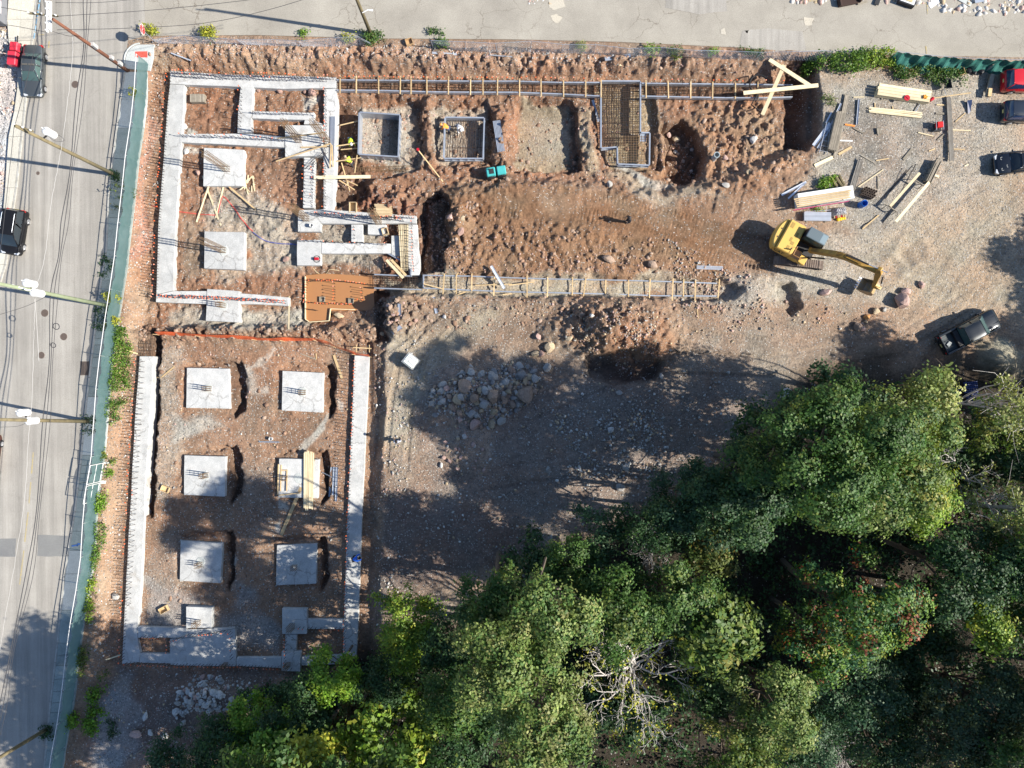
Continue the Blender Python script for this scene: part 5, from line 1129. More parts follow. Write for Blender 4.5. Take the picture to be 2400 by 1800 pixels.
def car(px, py, ang, label, body, L=4.6, Wd=1.8, kind='sedan', glass='glass', group=None, roof=None, plate=True, z=None, rails=False, name='car', cat='car'):
 p = G(px, py) if z is None else W(px, py, z); w = Wd / 2; f = L / 2; r_ = -f
 t = thing(name, label, cat, p, group, ang)
 if kind == 'sedan':
  st = [(f, w*.62, .36, .52), (f-.06, w*.80, .24, .66), (f-.25, w*.93, .19, .74), (f-.7, w*.985, .19, .83), (f-1.15, w, .19, .90), (f-1.9, w, .19, .93), (0, w, .19, .94), (r_+1.5, w, .19, .95), (r_+.85, w*.99, .19, .97), (r_+.35, w*.95, .20, .96), (r_+.1, w*.86, .25, .92), (r_, w*.72, .38, .80)]
  cab = (f-1.28, f-2.0, r_+1.45, r_+.78); zr, zb = 1.42, .92; wr = w*.66; wb = w*.88
 elif kind == 'suv':
  st = [(f, w*.66, .40, .70), (f-.06, w*.82, .26, .82), (f-.22, w*.94, .22, .93), (f-.6, w, .22, 1.0), (f-1.05, w, .22, 1.05), (0, w, .22, 1.05), (r_+.6, w, .22, 1.06), (r_+.2, w*.98, .22, 1.06), (r_+.06, w*.92, .26, 1.04), (r_, w*.84, .38, .95)]
  cab = (f-1.0, f-1.75, r_+.42, r_+.10); zr, zb = 1.68, 1.04; wr = w*.74; wb = w*.92
 elif kind == 'van':
  st = [(f, w*.66, .38, .66), (f-.06, w*.82, .24, .78), (f-.25, w*.94, .2, .90), (f-.65, w, .2, 1.0), (f-.9, w, .2, 1.02), (0, w, .2, 1.02), (r_+.6, w, .2, 1.02), (r_+.15, w*.97, .2, 1.02), (r_+.05, w*.92, .24, 1.0), (r_, w*.84, .36, .9)]
  cab = (f-.72, f-1.65, r_+.3, r_+.08); zr, zb = 1.72, 1.01; wr = w*.76; wb = w*.93
 elif kind == 'pickup':
  st = [(f, w*.80, .45, .85), (f-.06, w*.92, .32, .98), (f-.3, w*.98, .28, 1.06), (f-.8, w, .28, 1.10), (f-1.25, w, .28, 1.12), (f-1.9, w, .28, 1.12), (r_+1.72, w, .28, 1.12), (r_+1.70, w, .28, .72), (r_+.5, w, .28, .72), (r_+.06, w*.97, .28, .72), (r_, w*.95, .4, .70)]
  cab = (f-1.3, f-2.05, r_+1.95, r_+1.72); zr, zb = 1.80, 1.10; wr = w*.74; wb = w*.92
 mb = MB(); mb.rings([section(*s) for s in reversed(st)], True, True)
 x0, x1, x2, x3 = cab
 def cp(x, y, z): return Vector((x, y, z))
 A = [cp(x0, -wb, zb), cp(x0, wb, zb), cp(x1, -wr, zr - .05), cp(x1, wr, zr - .05)]; B = [cp(x3, -wb, zb), cp(x3, wb, zb), cp(x2, -wr, zr - .05), cp(x2, wr, zr - .05)]
 for a, b in ((A[0], A[2]), (A[1], A[3]), (B[0], B[2]), (B[1], B[3])): mb.beam(a, b, .075, .05)
 for s in (-1, 1):
  xm = (x1 + x2) / 2 - .05; mb.beam(cp(xm, s * wb, zb), cp(xm, s * wr, zr - .04), .10, .04, Vector((0, s, 0)))
  if kind in ('suv', 'van'): xm = x2 * .55 + x1 * .02 - .15; mb.beam(cp(xm, s * wb, zb), cp(xm, s * wr, zr - .04), .09, .04, Vector((0, s, 0)))
  mb.beam(cp(x0, s * (wb + .015), zb - .005), cp(x3, s * (wb + .015), zb - .005), .05, .03)
 mb.build('body', body, t, world=False, smooth=True)
 # inner tub so that one looks into the car, not through it
 mb = MB(); mb.prism([(x0 - .1, -wb + .08), (x0 - .1, wb - .08), (x3 + .1, wb - .08), (x3 + .1, -wb + .08)], zb - .12, zb - .05)
 for sx in (x1 - .25, (x1 + x2) / 2 - .35):
  for s in (-1, 1): mb.box((sx, s * wr * .5, zb + .08), (.5, .5, .16)); mb.box((sx - .28, s * wr * .5, zb + .3), (.14, .48, .5))
 mb.build('seat', M['interior'], t, world=False)
 def panel(name, a, b, c, d, m, bulge=.05, n=5, shr=.05):
  a, b, c, d = [Vector(v) for v in (a, b, c, d)]; cen = (a + b + c + d) / 4
  nrm = (b - a).cross(d - a).normalized()
  if nrm.z < 0 and abs(nrm.z) > .1: nrm = -nrm
  elif abs(nrm.z) <= .1 and nrm.dot(cen - Vector((cen.x, 0, cen.z))) < 0: nrm = -nrm
  a, b, c, d = [v.lerp(cen, shr) for v in (a, b, c, d)]; vs = []; fs = []
  for i in range(n + 1):
   for j in range(n + 1):
    u, v = i / n, j / n; q = a.lerp(b, u).lerp(d.lerp(c, u), v); vs.append(q + nrm * (bulge * (1 - (2 * u - 1) ** 2) * (1 - (2 * v - 1) ** 2) + .012))
  for i in range(n):
   for j in range(n): k = i * (n + 1) + j; fs.append((k, k + 1, k + n + 2, k + n + 1))
  m2 = MB(); m2.add(vs, fs); o = m2.build(name, M[m] if isinstance(m, str) else m, t, world=False, smooth=True)
  return o
 panel('windshield', A[0], A[1], A[3], A[2], glass, .05); panel('rear_window', B[0], B[1], B[3], B[2], glass, .04)
 for s in (0, 1):
  a, b = A[s], B[s]; ar, br = A[2 + s], B[2 + s]
  panel('side_window', a.lerp(b, .02), a.lerp(b, .50), ar.lerp(br, .48), ar, glass, .03); panel('side_window', a.lerp(b, .52), b, br, ar.lerp(br, .52), glass, .03)
 # roof skin
 rb = MB(); vs = []; fs = []; nx_, ny_ = 8, 8
 for i in range(nx_ + 1):
  for j in range(ny_ + 1):
   u, v = i / nx_, j / ny_ * 2 - 1; xx = x1 + .02 + (x2 - x1 - .04) * u; wr2 = wr * (1 - .06 * (2 * u - 1) ** 4)
   vs.append((xx, v * wr2, zr - .05 + .055 * (1 - v ** 4) * (1 - .6 * (2 * u - 1) ** 4)))
 for i in range(nx_):
  for j in range(ny_): k = i * (ny_ + 1) + j; fs.append((k, k + 1, k + ny_ + 2, k + ny_ + 1))
 rb.add(vs, fs)
 for j in (0, ny_): rb.tube([vs[i * (ny_ + 1) + j] for i in range(nx_ + 1)], .03, 5)
 for i in (0, nx_): rb.tube([vs[i * (ny_ + 1) + j] for j in range(ny_ + 1)], .03, 5)
 rb.build('roof', roof or body, t, world=False, smooth=True)
 if rails:
  for s in (-1, 1): mb = MB(); mb.tube([(x1 - .2, s * wr * .86, zr + .02), (x1 - .3, s * wr * .86, zr + .06), (x2 + .3, s * wr * .86, zr + .06), (x2 + .2, s * wr * .86, zr + .02)], .018, 5); mb.build('roof_rail', M['alu'] if rails == 2 else M['trim'], t, world=False)
 wx_ = f - .82 if kind != 'pickup' else f - .95; rx_ = r_ + .86 if kind != 'pickup' else r_ + 1.05; wr_ = .32 if kind == 'sedan' else .36
 arch = MB()
 for xx in (wx_, rx_):
  for s in (-1, 1):
   wheel(t, xx, s * (w - .085), wr_)
   arch.tube([(xx + (wr_ + .05) * math.cos(a), s * (w - .005), wr_ + (wr_ + .05) * math.sin(a)) for a in np.linspace(0, math.pi, 9)], .025, 4, False)
 arch.build('wheel_arch', M['trim'], t, world=False)
 zt = .66 if kind == 'sedan' else .80
 for s in (-1, 1):
  mb = MB(); mb.frame_box((f - .17, s * w * .70, zt - .02), Vector((.13, -.07 * s, 0)), Vector((.03 * s, .17, 0)) * 1, Vector((0, 0, .075))); mb.build('headlight', M['lamp'], t, world=False, bevel=.02)
  mb = MB(); mb.frame_box((r_ + .10, s * w * .76, zt + .10), Vector((.09, .05 * s, 0)), Vector((-.02 * s, .17, 0)), Vector((0, 0, .10))); mb.build('tail_light', M['tail'], t, world=False, bevel=.02)
  mb = MB(); mb.box((x0 - .22, s * (w + .09), zb + .04), (.12, .20, .13)); mb.build('mirror', body, t, world=False, bevel=.03)
  for k in (.3, .72):
   xx = x0 + (x3 - x0) * k - .25; mb = MB(); mb.box((xx, s * (w + .012), zb - .10), (.18, .03, .03)); mb.build('door_handle', M['trim'], t, world=False)
 mb = MB(); mb.box((f - .03, 0, zt - .18), (.05, w * 1.0, .14)); mb.build('grille', M['trim'], t, world=False)
 if plate: mb = MB(); mb.box((r_ - .012, 0, zt + .0), (.02, .32, .16)); mb.build('plate', M['plate'], t, world=False)
 mb = MB(); mb.tube([(x0 + .03, -wb * .8, zb + .01), (x0 - .25, -wb * .1, zb + .22)], .012, 4); mb.tube([(x0 + .03, -.02, zb + .01), (x0 - .22, wb * .55, zb + .20)], .012, 4); mb.build('wiper', M['trim'], t, world=False)
 return t, dict(w=w, f=f, r=r_, cab=cab)
cargrey = paint_mat('dark_grey_paint', (0.10, 0.112, 0.118), .5, .3)
GA = 'cars parked on the yard'
car(90, 174, math.radians(-92), 'dark grey sedan parked at the far kerb under the crossarm pole', cargrey, 4.55, 1.78, 'sedan', 'glass_green')
car(46, 548, math.radians(-99), 'black minivan with roof rails driving down the street', mat('black_paint', (0.010, 0.010, 0.012), .4), 4.05, 1.72, 'van', 'glass', rails=2, name='minivan', cat='minivan')
car(-17, 1074, math.radians(-97), 'brown car cut by the left picture edge', paint_mat('brown_paint', (0.10, 0.025, 0.015), .4, .3), 4.6, 1.8, 'sedan')
red = paint_mat('red_paint', (0.52, 0.012, 0.02), .1, .28)
car(2398, 198, 0.0, 'bright red estate car parked nose away beside the green screen', red, 4.65, 1.82, 'suv', 'glass_blue', GA)
navy = paint_mat('navy_paint', (0.022, 0.03, 0.045), .4, .3)
car(2395, 269, 0.0, 'dark navy estate with red tail lamps, between red car and black saloon', navy, 4.5, 1.8, 'suv', 'glass_blue', GA, rails=1)
car(2380, 385, math.pi + math.radians(6), 'black saloon with two bonnet stickers, nose toward the lumber yard', paint_mat('blue_black_paint', (0.012, 0.016, 0.024), .4, .25), 4.7, 1.84, 'sedan', 'glass', GA)
t, D = car(2258, 779, math.radians(27), 'black crew-cab pickup truck with an open bed, at the edge of the tree shade', paint_mat('black_pickup_paint', (0.013, 0.017, 0.021), .4, .25), 5.55, 1.95, 'pickup', 'glass_green', name='pickup_truck', cat='pickup truck')
w, f, r_ = D['w'], D['f'], D['r']
mb = MB()
for s in (-1, 1): mb.box((r_ + .86, s * (w - .10), .93), (1.72, .17, .42))
mb.box((r_ + .06, 0, .93), (.10, w * 1.85, .42)); mb.box((r_ + 1.71, 0, .96), (.06, w * 1.85, .36)); mb.build('bed_wall', bpy.data.materials['black_pickup_paint'], t, world=False, bevel=.03)
mb = MB(); mb.box((r_ + .88, 0, .745), (1.6, w * 1.65, .03))
for k in range(9): mb.box((r_ + .88, -.7 + k * .175, .765), (1.56, .05, .02))
mb.build('bed_liner', mat('bed_liner_plastic', (0.07, 0.085, 0.09), 0.6), t, world=False)
mb = MB(); mb.box((r_ + 1.45, 0, 1.0), (.42, w * 1.5, .34)); mb.build('tool_box', M['trim'], t, world=False, bevel=.02)
mb = MB(); mb.prism([(r_ + .5, -.4), (r_ + .95, -.2), (r_ + .8, .05), (r_ + .45, -.1)], .77, .86); mb.build('sheet', M['slab_new'], t, world=False)
mb = MB(); mb.box((f - .62, -.3, 1.115), (.8, .03, .02)); mb.box((f - .62, .3, 1.115), (.8, .03, .02)); mb.build('bonnet_crease', bpy.data.materials['black_pickup_paint'], t, world=False)
# white stickers on the black saloon
c_ = [o for o in bpy.data.objects if o.get('label', '').startswith('black saloon')][0]
for (x, y, sx, sy) in ((1.75, -.45, .2, .22), (1.25, .28, .34, .2), (1.75, .52, .2, .2), (1.05, -.35, .06, .25)):
 mb = MB(); z = .885 + (1.2 - x) * .15 + .02
 for dx, dy, a, b in ((0, sy/2, sx, .025), (0, -sy/2, sx, .025), (sx/2, 0, .025, sy), (-sx/2, 0, .025, sy)): mb.box((x + dx, y + dy, z), (a, b, .012))
 mb.build('sticker', M['slab_new'], c_, world=False)
# red ride-on thing half hidden behind the grey sedan: a red trailer-like compressor on the pavement
p = W(43, 130, 0.12); t = thing('compressor_trailer', 'red two-box compressor trailer standing on the far pavement by the sedan', 'compressor', p, None, math.radians(-95)); t.scale = (.82, .82, .82)
rc = paint_mat('faded_red_paint', (0.55, 0.03, 0.055), .0, .5)
mb = MB(); mb.box((.72, .02, .72), (1.5, .95, .75)); mb.build('engine_hood', rc, t, world=False, bevel=.08)
mb = MB(); mb.box((-.62, .05, .66), (.95, .85, .65)); mb.build('tank_cover', rc, t, world=False, bevel=.08)
mb = MB(); mb.box((.1, 0, .30), (2.6, .9, .10)); mb.beam((-1.2, 0, .3), (-2.0, 0, .35), .1, .08); mb.build('chassis', M['trim'], t, world=False)
for x in (-.5,):
 for s in (-1, 1): wheel(t, x, s * .62, .3, .18)
# ------------------------------------------------------------------ the excavator
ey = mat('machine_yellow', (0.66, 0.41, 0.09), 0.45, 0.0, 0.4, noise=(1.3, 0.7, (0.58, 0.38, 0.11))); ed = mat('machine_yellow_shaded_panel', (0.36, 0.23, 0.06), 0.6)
eg = mat('worn_track_steel', (0.30, 0.24, 0.20), 0.7, 0.3, noise=(4, 0.8, (0.16, 0.12, 0.10))); cabm = mat('cab_roof_grey', (0.15, 0.19, 0.21), 0.4, 0.2)
ep = G(1865, 590); ex = thing('excavator', 'yellow tracked excavator with its bucket curled on the ground', 'excavator', ep)
EO = offset(ex)
hd = math.radians(-29); hc, hs_ = math.cos(hd), math.sin(hd); z0 = ep.z
hp = W(1200 + 660, 900 - 315, 0)                     # slew centre on the ground plan
def E(x, y, z): return Vector((hp.x + x * hc - y * hs_, hp.y + x * hs_ + y * hc, z + z0))
ta = math.radians(-6.5); tc_, ts_ = math.cos(ta), math.sin(ta)
def TK(x, y, z): return Vector((hp.x + .35 + x * tc_ - y * ts_, hp.y - .1 + x * ts_ + y * tc_, z + z0))
for s in (-1, 1):
 yc = s * 1.22; trk = MB(); path = []
 for a in np.linspace(math.pi / 2, -math.pi / 2, 9): path.append((1.72 + .40 * math.cos(a), .46 + .40 * math.sin(a)))
 for a in np.linspace(-math.pi / 2, -3 * math.pi / 2, 9): path.append((-1.72 + .40 * math.cos(a), .46 + .40 * math.sin(a)))
 trk.rings([[TK(x, yc - .26, z) for x, z in path], [TK(x, yc + .26, z) for x, z in path]], True, True); o = trk.build('track', M['trim'], ex)
 # shoes around the chain
 P = [Vector((x, 0, z)) for x, z in path] + [Vector((path[0][0], 0, path[0][1]))]; acc = 0; shoe_at = []
 for i in range(len(P) - 1):
  sg = (P[i + 1] - P[i]).length; d = (P[i + 1] - P[i]).normalized() if sg > 0 else Vector((1, 0, 0))
  while acc < sg: shoe_at.append((P[i] + d * acc, d)); acc += .19
  acc -= sg
 for q, d in shoe_at:
  n = Vector((-d.z, 0, d.x));
  if (q - Vector((max(-1.72, min(1.72, q.x)), 0, .46))).dot(n) < 0: n = -n
  mb = MB()
  def TKv(v, y): return TK(v.x, y, v.z)
  c = q + n * .025; a, b = c - d * .085, c + d * .085
  c8 = [TKv(a - n * .02, yc - .36), TKv(b - n * .02, yc - .36), TKv(b - n * .02, yc + .36), TKv(a - n * .02, yc + .36), TKv(a + n * .02, yc - .36), TKv(b + n * .02, yc - .36), TKv(b + n * .02, yc + .36), TKv(a + n * .02, yc + .36)]
  mb.add(c8, [(3,2,1,0),(4,5,6,7),(0,1,5,4),(1,2,6,5),(2,3,7,6),(3,0,4,7)])
  c2 = c + n * .045; c8 = [TKv(c2 - d * .02 - n * .03, yc - .36), TKv(c2 + d * .02 - n * .03, yc - .36), TKv(c2 + d * .02 - n * .03, yc + .36), TKv(c2 - d * .02 - n * .03, yc + .36), TKv(c2 - d * .015 + n * .02, yc - .36), TKv(c2 + d * .015 + n * .02, yc - .36), TKv(c2 + d * .015 + n * .02, yc + .36), TKv(c2 - d * .015 + n * .02, yc + .36)]
  mb.add(c8, [(3,2,1,0),(4,5,6,7),(0,1,5,4),(1,2,6,5),(2,3,7,6),(3,0,4,7)])
  mb.build('shoe', eg, o)
mb = MB(); mb.frame_box(TK(0, 0, .62), Vector((tc_, ts_, 0)) * .9, Vector((-ts_, tc_, 0)) * 1.0, Vector((0, 0, .2))); mb.tube([E(0, 0, .75), E(0, 0, 1.05)], .75, 20); mb.build('undercarriage', M['trim'], ex)
# upper structure: counterweight with a round back, engine hood, side boxes
arc = [(-2.05 - .62 * math.cos(a) , 1.42 * math.sin(a)) for a in np.linspace(-math.pi / 2, math.pi / 2, 13)]
def hbox(poly, za, zb, name, m, bev=.05):
 mb = MB(); P = [E(x, y, 0) for x, y in poly]; mb.prism([(p.x, p.y) for p in P], za + z0, zb + z0); return mb.build(name, m, ex, bevel=bev)
hbox(arc, 1.12, 2.12, 'counterweight', ey, .09)
hbox([(-2.04,-1.40),(-.55,-1.40),(-.55,1.40),(-2.04,1.40)], 1.12, 2.38, 'engine_hood', ey, .08)
hbox([(-.54,-1.40),(.35,-1.40),(.35,-.55),(-.54,-.55)], 1.12, 1.92, 'tank_box', ey, .05)
hbox([(.37,-1.36),(1.05,-1.36),(1.05,-.62),(.37,-.62)], 1.12, 1.55, 'tool_box', ey, .05)
hbox([(-.54,-.53),(1.35,-.53),(1.35,.42),(-.54,.42)], 1.12, 1.40, 'main_frame', M['trim'], .03)
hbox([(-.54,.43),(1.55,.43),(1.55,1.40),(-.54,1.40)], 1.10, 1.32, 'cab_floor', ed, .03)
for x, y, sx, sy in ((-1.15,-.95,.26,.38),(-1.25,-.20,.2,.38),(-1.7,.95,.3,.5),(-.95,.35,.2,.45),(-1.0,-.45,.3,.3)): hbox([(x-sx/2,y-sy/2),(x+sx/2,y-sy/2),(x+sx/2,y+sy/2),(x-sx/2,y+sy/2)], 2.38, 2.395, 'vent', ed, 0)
for x, y in ((-2.35, .35), (-2.35, -.45)): mb = MB(); mb.tube([E(x, y, 2.1), E(x, y, 2.15)], .06, 8); mb.build('lifting_eye', M['trim'], ex)
mb = MB(); mb.tube([E(-.9, -1.0, 2.36), E(-.9, -1.0, 2.75)], .06, 8); mb.build('exhaust', M['trim'], ex)
mb = MB(); mb.tube([E(-.5,-1.35,1.9), E(-.5,-1.35,2.65), E(.3,-1.35,2.65), E(.3,-1.35,1.9)], .022, 5); mb.tube([E(-.5,-.6,1.9), E(-.5,-.6,2.65), E(-.5,-1.35,2.65)], .022, 5); mb.build('hand_rail', mat('rail_ochre', (0.55, 0.28, 0.08), 0.5), ex)
hbox([(-.50,-1.36),(.28,-1.36),(.28,-.60),(-.50,-.60)], 1.92, 1.94, 'step_plate', mat('rusty_plate', (0.42, 0.22, 0.10), 0.7), 0)
# cab
def loft_cab():
 lo = [(-.42,.46),(1.5,.46),(1.5,1.38),(-.42,1.38)]; mid = [(-.42,.46),(1.62,.46),(1.62,1.38),(-.42,1.38)]; up = [(-.36,.52),(1.28,.52),(1.28,1.32),(-.36,1.32)]
 mb = MB(); mb.rings([[E(x, y, 1.32) for x, y in lo], [E(x, y, 2.0) for x, y in mid], [E(x, y, 2.92) for x, y in up]], True, True); mb.build('cab', M['trim'], ex)
 for nm, q in (('cab_window', ((-.42,1.385,2.02),(1.58,1.385,2.02),(1.25,1.325,2.84),(-.36,1.325,2.84))), ('cab_window', ((-.42,.455,2.02),(1.58,.455,2.02),(1.25,.515,2.84),(-.36,.515,2.84))), ('cab_window', ((1.625,.52,2.05),(1.625,1.32,2.05),(1.29,1.28,2.84),(1.29,.56,2.84)))):
  mb = MB(); a = [E(*v) for v in q]; c = sum(a, Vector()) / 4; nrm = (c - E(.5, .92, 2.4)); nrm.z = 0; nrm.normalize(); mb.add([v.lerp(c, .06) + nrm * .02 for v in a], [(0,1,2,3)]); mb.build(nm, M['glass_green'], ex)
 hbox([(-.42,.44),(1.36,.44),(1.36,1.40),(-.42,1.40)], 2.92, 3.02, 'cab_roof', cabm, .04)
 for k in range(8): hbox([(-.35,.50+k*.115),(.72,.50+k*.115),(.72,.55+k*.115),(-.35,.55+k*.115)], 3.02, 3.045, 'roof_rib', cabm, 0)
 hbox([(.80,.52),(1.30,.52),(1.30,1.32),(.80,1.32)], 3.02, 3.04, 'roof_hatch', mat('hatch_glass', (0.22, 0.28, 0.31), 0.2), .01)
loft_cab()
# boom, stick, bucket
foot = E(.75, -.06, 1.85); knee = E(2.55, -.06, 4.35); tip = E(5.75, -.06, 5.15); wrist = E(7.25, -.06, 1.75)
def box_beam(pts, wd, hts, name, m):
 mb = MB(); side = Vector((-hs_, hc, 0)); rg = []
 for i, (p, hh) in enumerate(zip(pts, hts)):
  d = (pts[min(i + 1, len(pts) - 1)] - pts[max(i - 1, 0)]).normalized(); u = side.cross(d).normalized()
  if u.z < 0: u = -u
  rg.append([p + side * wd / 2 + u * hh / 2, p - side * wd / 2 + u * hh / 2, p - side * wd / 2 - u * hh / 2, p + side * wd / 2 - u * hh / 2])
 mb.rings(rg, True, True); return mb.build(name, m, ex, bevel=.03)
eb = mat('worn_boom_yellow', (0.50, 0.30, 0.06), .5, noise=(2, .9, (0.30, 0.17, 0.05)))
box_beam([foot, foot.lerp(knee, .5), knee.lerp(foot, .12) , knee.lerp(tip, .15), knee.lerp(tip, .6), tip], .40, [.40, .54, .60, .56, .44, .30], 'boom', eb)
box_beam([tip + (tip - wrist).normalized() * .75, tip, tip.lerp(wrist, .3), wrist], .36, [.28, .54, .44, .24], 'stick', eb)
def cyl(a, b, name='cylinder', r=.075):
 a, b = Vector(a), Vector(b); mb = MB(); mb.tube([a, a.lerp(b, .55)], r, 8); mb.build(name, M['trim'], ex); mb = MB(); mb.tube([a.lerp(b, .55), b], r * .55, 8); mb.build('piston_rod', M['alu'], ex)
for s in (-1, 1): cyl(E(1.25, -.06 + s * .36, 1.5), E(2.6, -.06 + s * .36, 3.95))
cyl(E(2.75, -.06, 4.95), tip + Vector((hc, hs_, 0)) * .35 + Vector((0, 0, .75)))
cyl(tip.lerp(wrist, .18) + Vector((hc, hs_, 0)) * .45, wrist + Vector((hc, hs_, 0)) * .42 + Vector((0, 0, .35)), 'cylinder', .06)
mb = MB()
for s in (-.16, -.06, .06, .16): mb.tube([foot + Vector((-hs_, hc, 0)) * s + Vector((0, 0, .4)), knee + Vector((-hs_, hc, 0)) * s + Vector((0, 0, .42)), knee.lerp(tip, .5) + Vector((-hs_, hc, 0)) * s + Vector((0, 0, .36))], .022, 5)
mb.build('hydraulic_hose', M['trim'], ex)
side = Vector((-hs_, hc, 0)); fw = Vector((hc, hs_, 0)); bw = 1.15
prof = [(0.10,.10),(.42,-.25),(.50,-.75),(.22,-1.20),(-.30,-1.38),(-.85,-1.25),(-.80,-1.17),(-.28,-1.27),(.15,-1.10),(.40,-.72),(.33,-.28),(0.0,.02)]
mb = MB(); mb.rings([[wrist + fw * a + Vector((0, 0, b * .78 - .15)) + side * bw / 2 for a, b in prof], [wrist + fw * a + Vector((0, 0, b * .78 - .15)) - side * bw / 2 for a, b in prof]], True, False)
for s in (-1, 1): mb.prism([((wrist + side * s * bw / 2).x, (wrist + side * s * bw / 2).y)] * 3, 0, 0) if False else mb.rings([[wrist + fw * a + Vector((0, 0, b * .78 - .15)) + side * (s * bw / 2 + o_) for a, b in prof[:7] + [(-.3,-.5)]] for o_ in (0, .03)], True, True)
bo = mb.build('bucket', mat('bucket_steel', (0.30, 0.25, 0.20), 0.5, 0.4, noise=(3, 0.7, (0.5, 0.30, 0.06))), ex)
for k in range(5): mb = MB(); q = wrist + side * (-bw / 2 + .1 + k * (bw - .2) / 4) + fw * -.85 + Vector((0, 0, -1.11)); mb.beam(q, q - fw * .28 + Vector((0, 0, .03)), .09, .06); mb.build('tooth', M['alu'], bo)
mb = MB(); mb.beam(wrist + fw * .1, wrist + fw * .45 + Vector((0, 0, .4)), .3, .1); mb.beam(wrist + fw * .45 + Vector((0, 0, .4)), tip.lerp(wrist, .85) , .26, .08); mb.build('linkage', ey, ex)
# lettering on the counterweight's side
def lettering(body, size, m, parent, loc, rot, ext=.012):
 cu = bpy.data.curves.new('lettering', 'FONT'); cu.body = body; cu.size = size; cu.extrude = ext; cu.align_x = 'CENTER'; cu.align_y = 'CENTER'
 o = bpy.data.objects.new('lettering', cu); COL.objects.link(o); dg = bpy.context.evaluated_depsgraph_get()
 me = bpy.data.meshes.new_from_object(o.evaluated_get(dg)); bpy.data.objects.remove(o); bpy.data.curves.remove(cu); me.materials.clear(); me.materials.append(m)
 o = link('lettering', me, parent, loc); o.rotation_euler = rot; return o
lettering('CAT', .50, M['trim'], ex, E(-1.55, -1.43, 1.78) - EO, (math.radians(80), 0, hd))
# ------------------------------------------------------------------ small machines and tanks
tq = mat('turquoise_machine_paint', (0.05, 0.36, 0.36), 0.45, noise=(3, .5, (0.10, 0.42, 0.40)))
p = G(1163, 407); t = thing('trench_roller', 'small turquoise articulated trench roller on the dirt', 'roller', p, None, math.radians(9))
for s, nm in ((-1, 'engine_half'), (1, 'front_half')):
 mb = MB(); mb.box((s * .48, 0, .68), (.82, .78, .50)); mb.build(nm, tq, t, world=False, bevel=.07)
 for dy in (-.24, .24):
  mb = MB(); mb.tube([(s * .48, dy - .22, .34), (s * .48, dy + .22, .34)], .34, 16)
  for k in range(12): a = 2 * math.pi * k / 12; mb.box((s * .48 + .35 * math.cos(a), dy, .34 + .35 * math.sin(a)), (.09, .40, .09))
  mb.build('drum', M['trim'], t, world=False)
mb = MB(); mb.box((-.40, 0, .95), (.40, .45, .06)); mb.tube([(-.6, .2, .94), (-.6, .2, 1.15)], .05, 8); mb.build('engine_top', M['trim'], t, world=False)
mb = MB(); mb.tube([(0, 0, .45), (0, 0, .75)], .12, 10); mb.build('joint', M['trim'], t, world=False)
p = G(966, 847); t = thing('tote_tank', 'white plastic bulk tank in a wire cage, alone on the tracks', 'tank', p, None, math.radians(-38))
wp = mat('milky_plastic', (0.66, 0.68, 0.62), 0.45, noise=(2, 0.5, (0.55, 0.58, 0.50)))
mb = MB(); mb.box((0, 0, .66), (1.10, .95, 1.0)); mb.build('tank', wp, t, world=False, bevel=.08)
mb = MB(); mb.tube([(0, 0, 1.15), (0, 0, 1.2)], .13, 12); mb.build('lid', M['white'], t, world=False)
mb = MB()
for z in (.2, .42, .64, .86, 1.08): mb.tube([(a * .6, b * .52, z) for a, b in ((-1,-1),(1,-1),(1,1),(-1,1),(-1,-1))], .018, 4)
for k in range(6):
 for s in (-1, 1): mb.tube([(-.6 + k * .24, s * .52, .15), (-.6 + k * .24, s * .52, 1.1)], .015, 4); mb.tube([(s * .6, -.52 + k * .208, .15), (s * .6, -.52 + k * .208, 1.1)], .015, 4)
mb.tube([(-.6, -.15, 1.19), (.6, -.15, 1.19)], .02, 4); mb.tube([(-.6, .25, 1.19), (.6, .25, 1.19)], .02, 4); mb.build('cage', M['alu'], t, world=False)
mb = MB()
for s in (-.42, 0, .42): mb.box((0, s, .06), (1.2, .12, .1))
for k in range(7): mb.box((-.52 + k * .173, 0, .13), (.11, 1.0, .03))
mb.build('pallet', M['wood'], t, world=False)
p = G(1672, 372); t = thing('standpipe', 'upright grey plastic pipe beside the deep stony pit', 'pipe', p)
mb = MB(); n = 18; rg = []
for r, z in ((.24, -.3), (.24, .9), (.27, .9), (.27, 1.15), (.21, 1.15), (.21, .3)): rg.append([(r * math.cos(a), r * math.sin(a), z) for a in np.linspace(0, 2 * math.pi, n + 1)[:-1]])
mb.rings(rg, True, False); mb.build('pipe', mat('grey_plastic', (0.33, 0.38, 0.40), 0.5), t, world=False); mb = MB(); mb.disc((0, 0, .75), .2, 16); mb.build('cap_plate', M['cable_white'], t, world=False)
# ------------------------------------------------------------------ people
SKIN = mat('skin', (0.40, 0.24, 0.16), 0.6)
def skinned(verts, edges, rad, name):
 bm = bmesh.new(); bm.verts.layers.skin.verify(); vs = [bm.verts.new(v) for v in verts]
 for a, b in edges: bm.edges.new((vs[a], vs[b]))
 lay = bm.verts.layers.skin.verify()
 for v, r in zip(vs, rad): v[lay].radius = r if isinstance(r, tuple) else (r, r)
 vs[0][lay].use_root = True
 me = bpy.data.meshes.new(name); bm.to_mesh(me); bm.free(); o = bpy.data.objects.new(name, me); COL.objects.link(o)
 o.modifiers.new('s', 'SKIN'); m2 = o.modifiers.new('u', 'SUBSURF'); m2.levels = m2.render_levels = 1
 dg = bpy.context.evaluated_depsgraph_get(); out = bpy.data.meshes.new_from_object(o.evaluated_get(dg)); bpy.data.objects.remove(o); bpy.data.meshes.remove(me)
 out.polygons.foreach_set('use_smooth', [True] * len(out.polygons)); return out
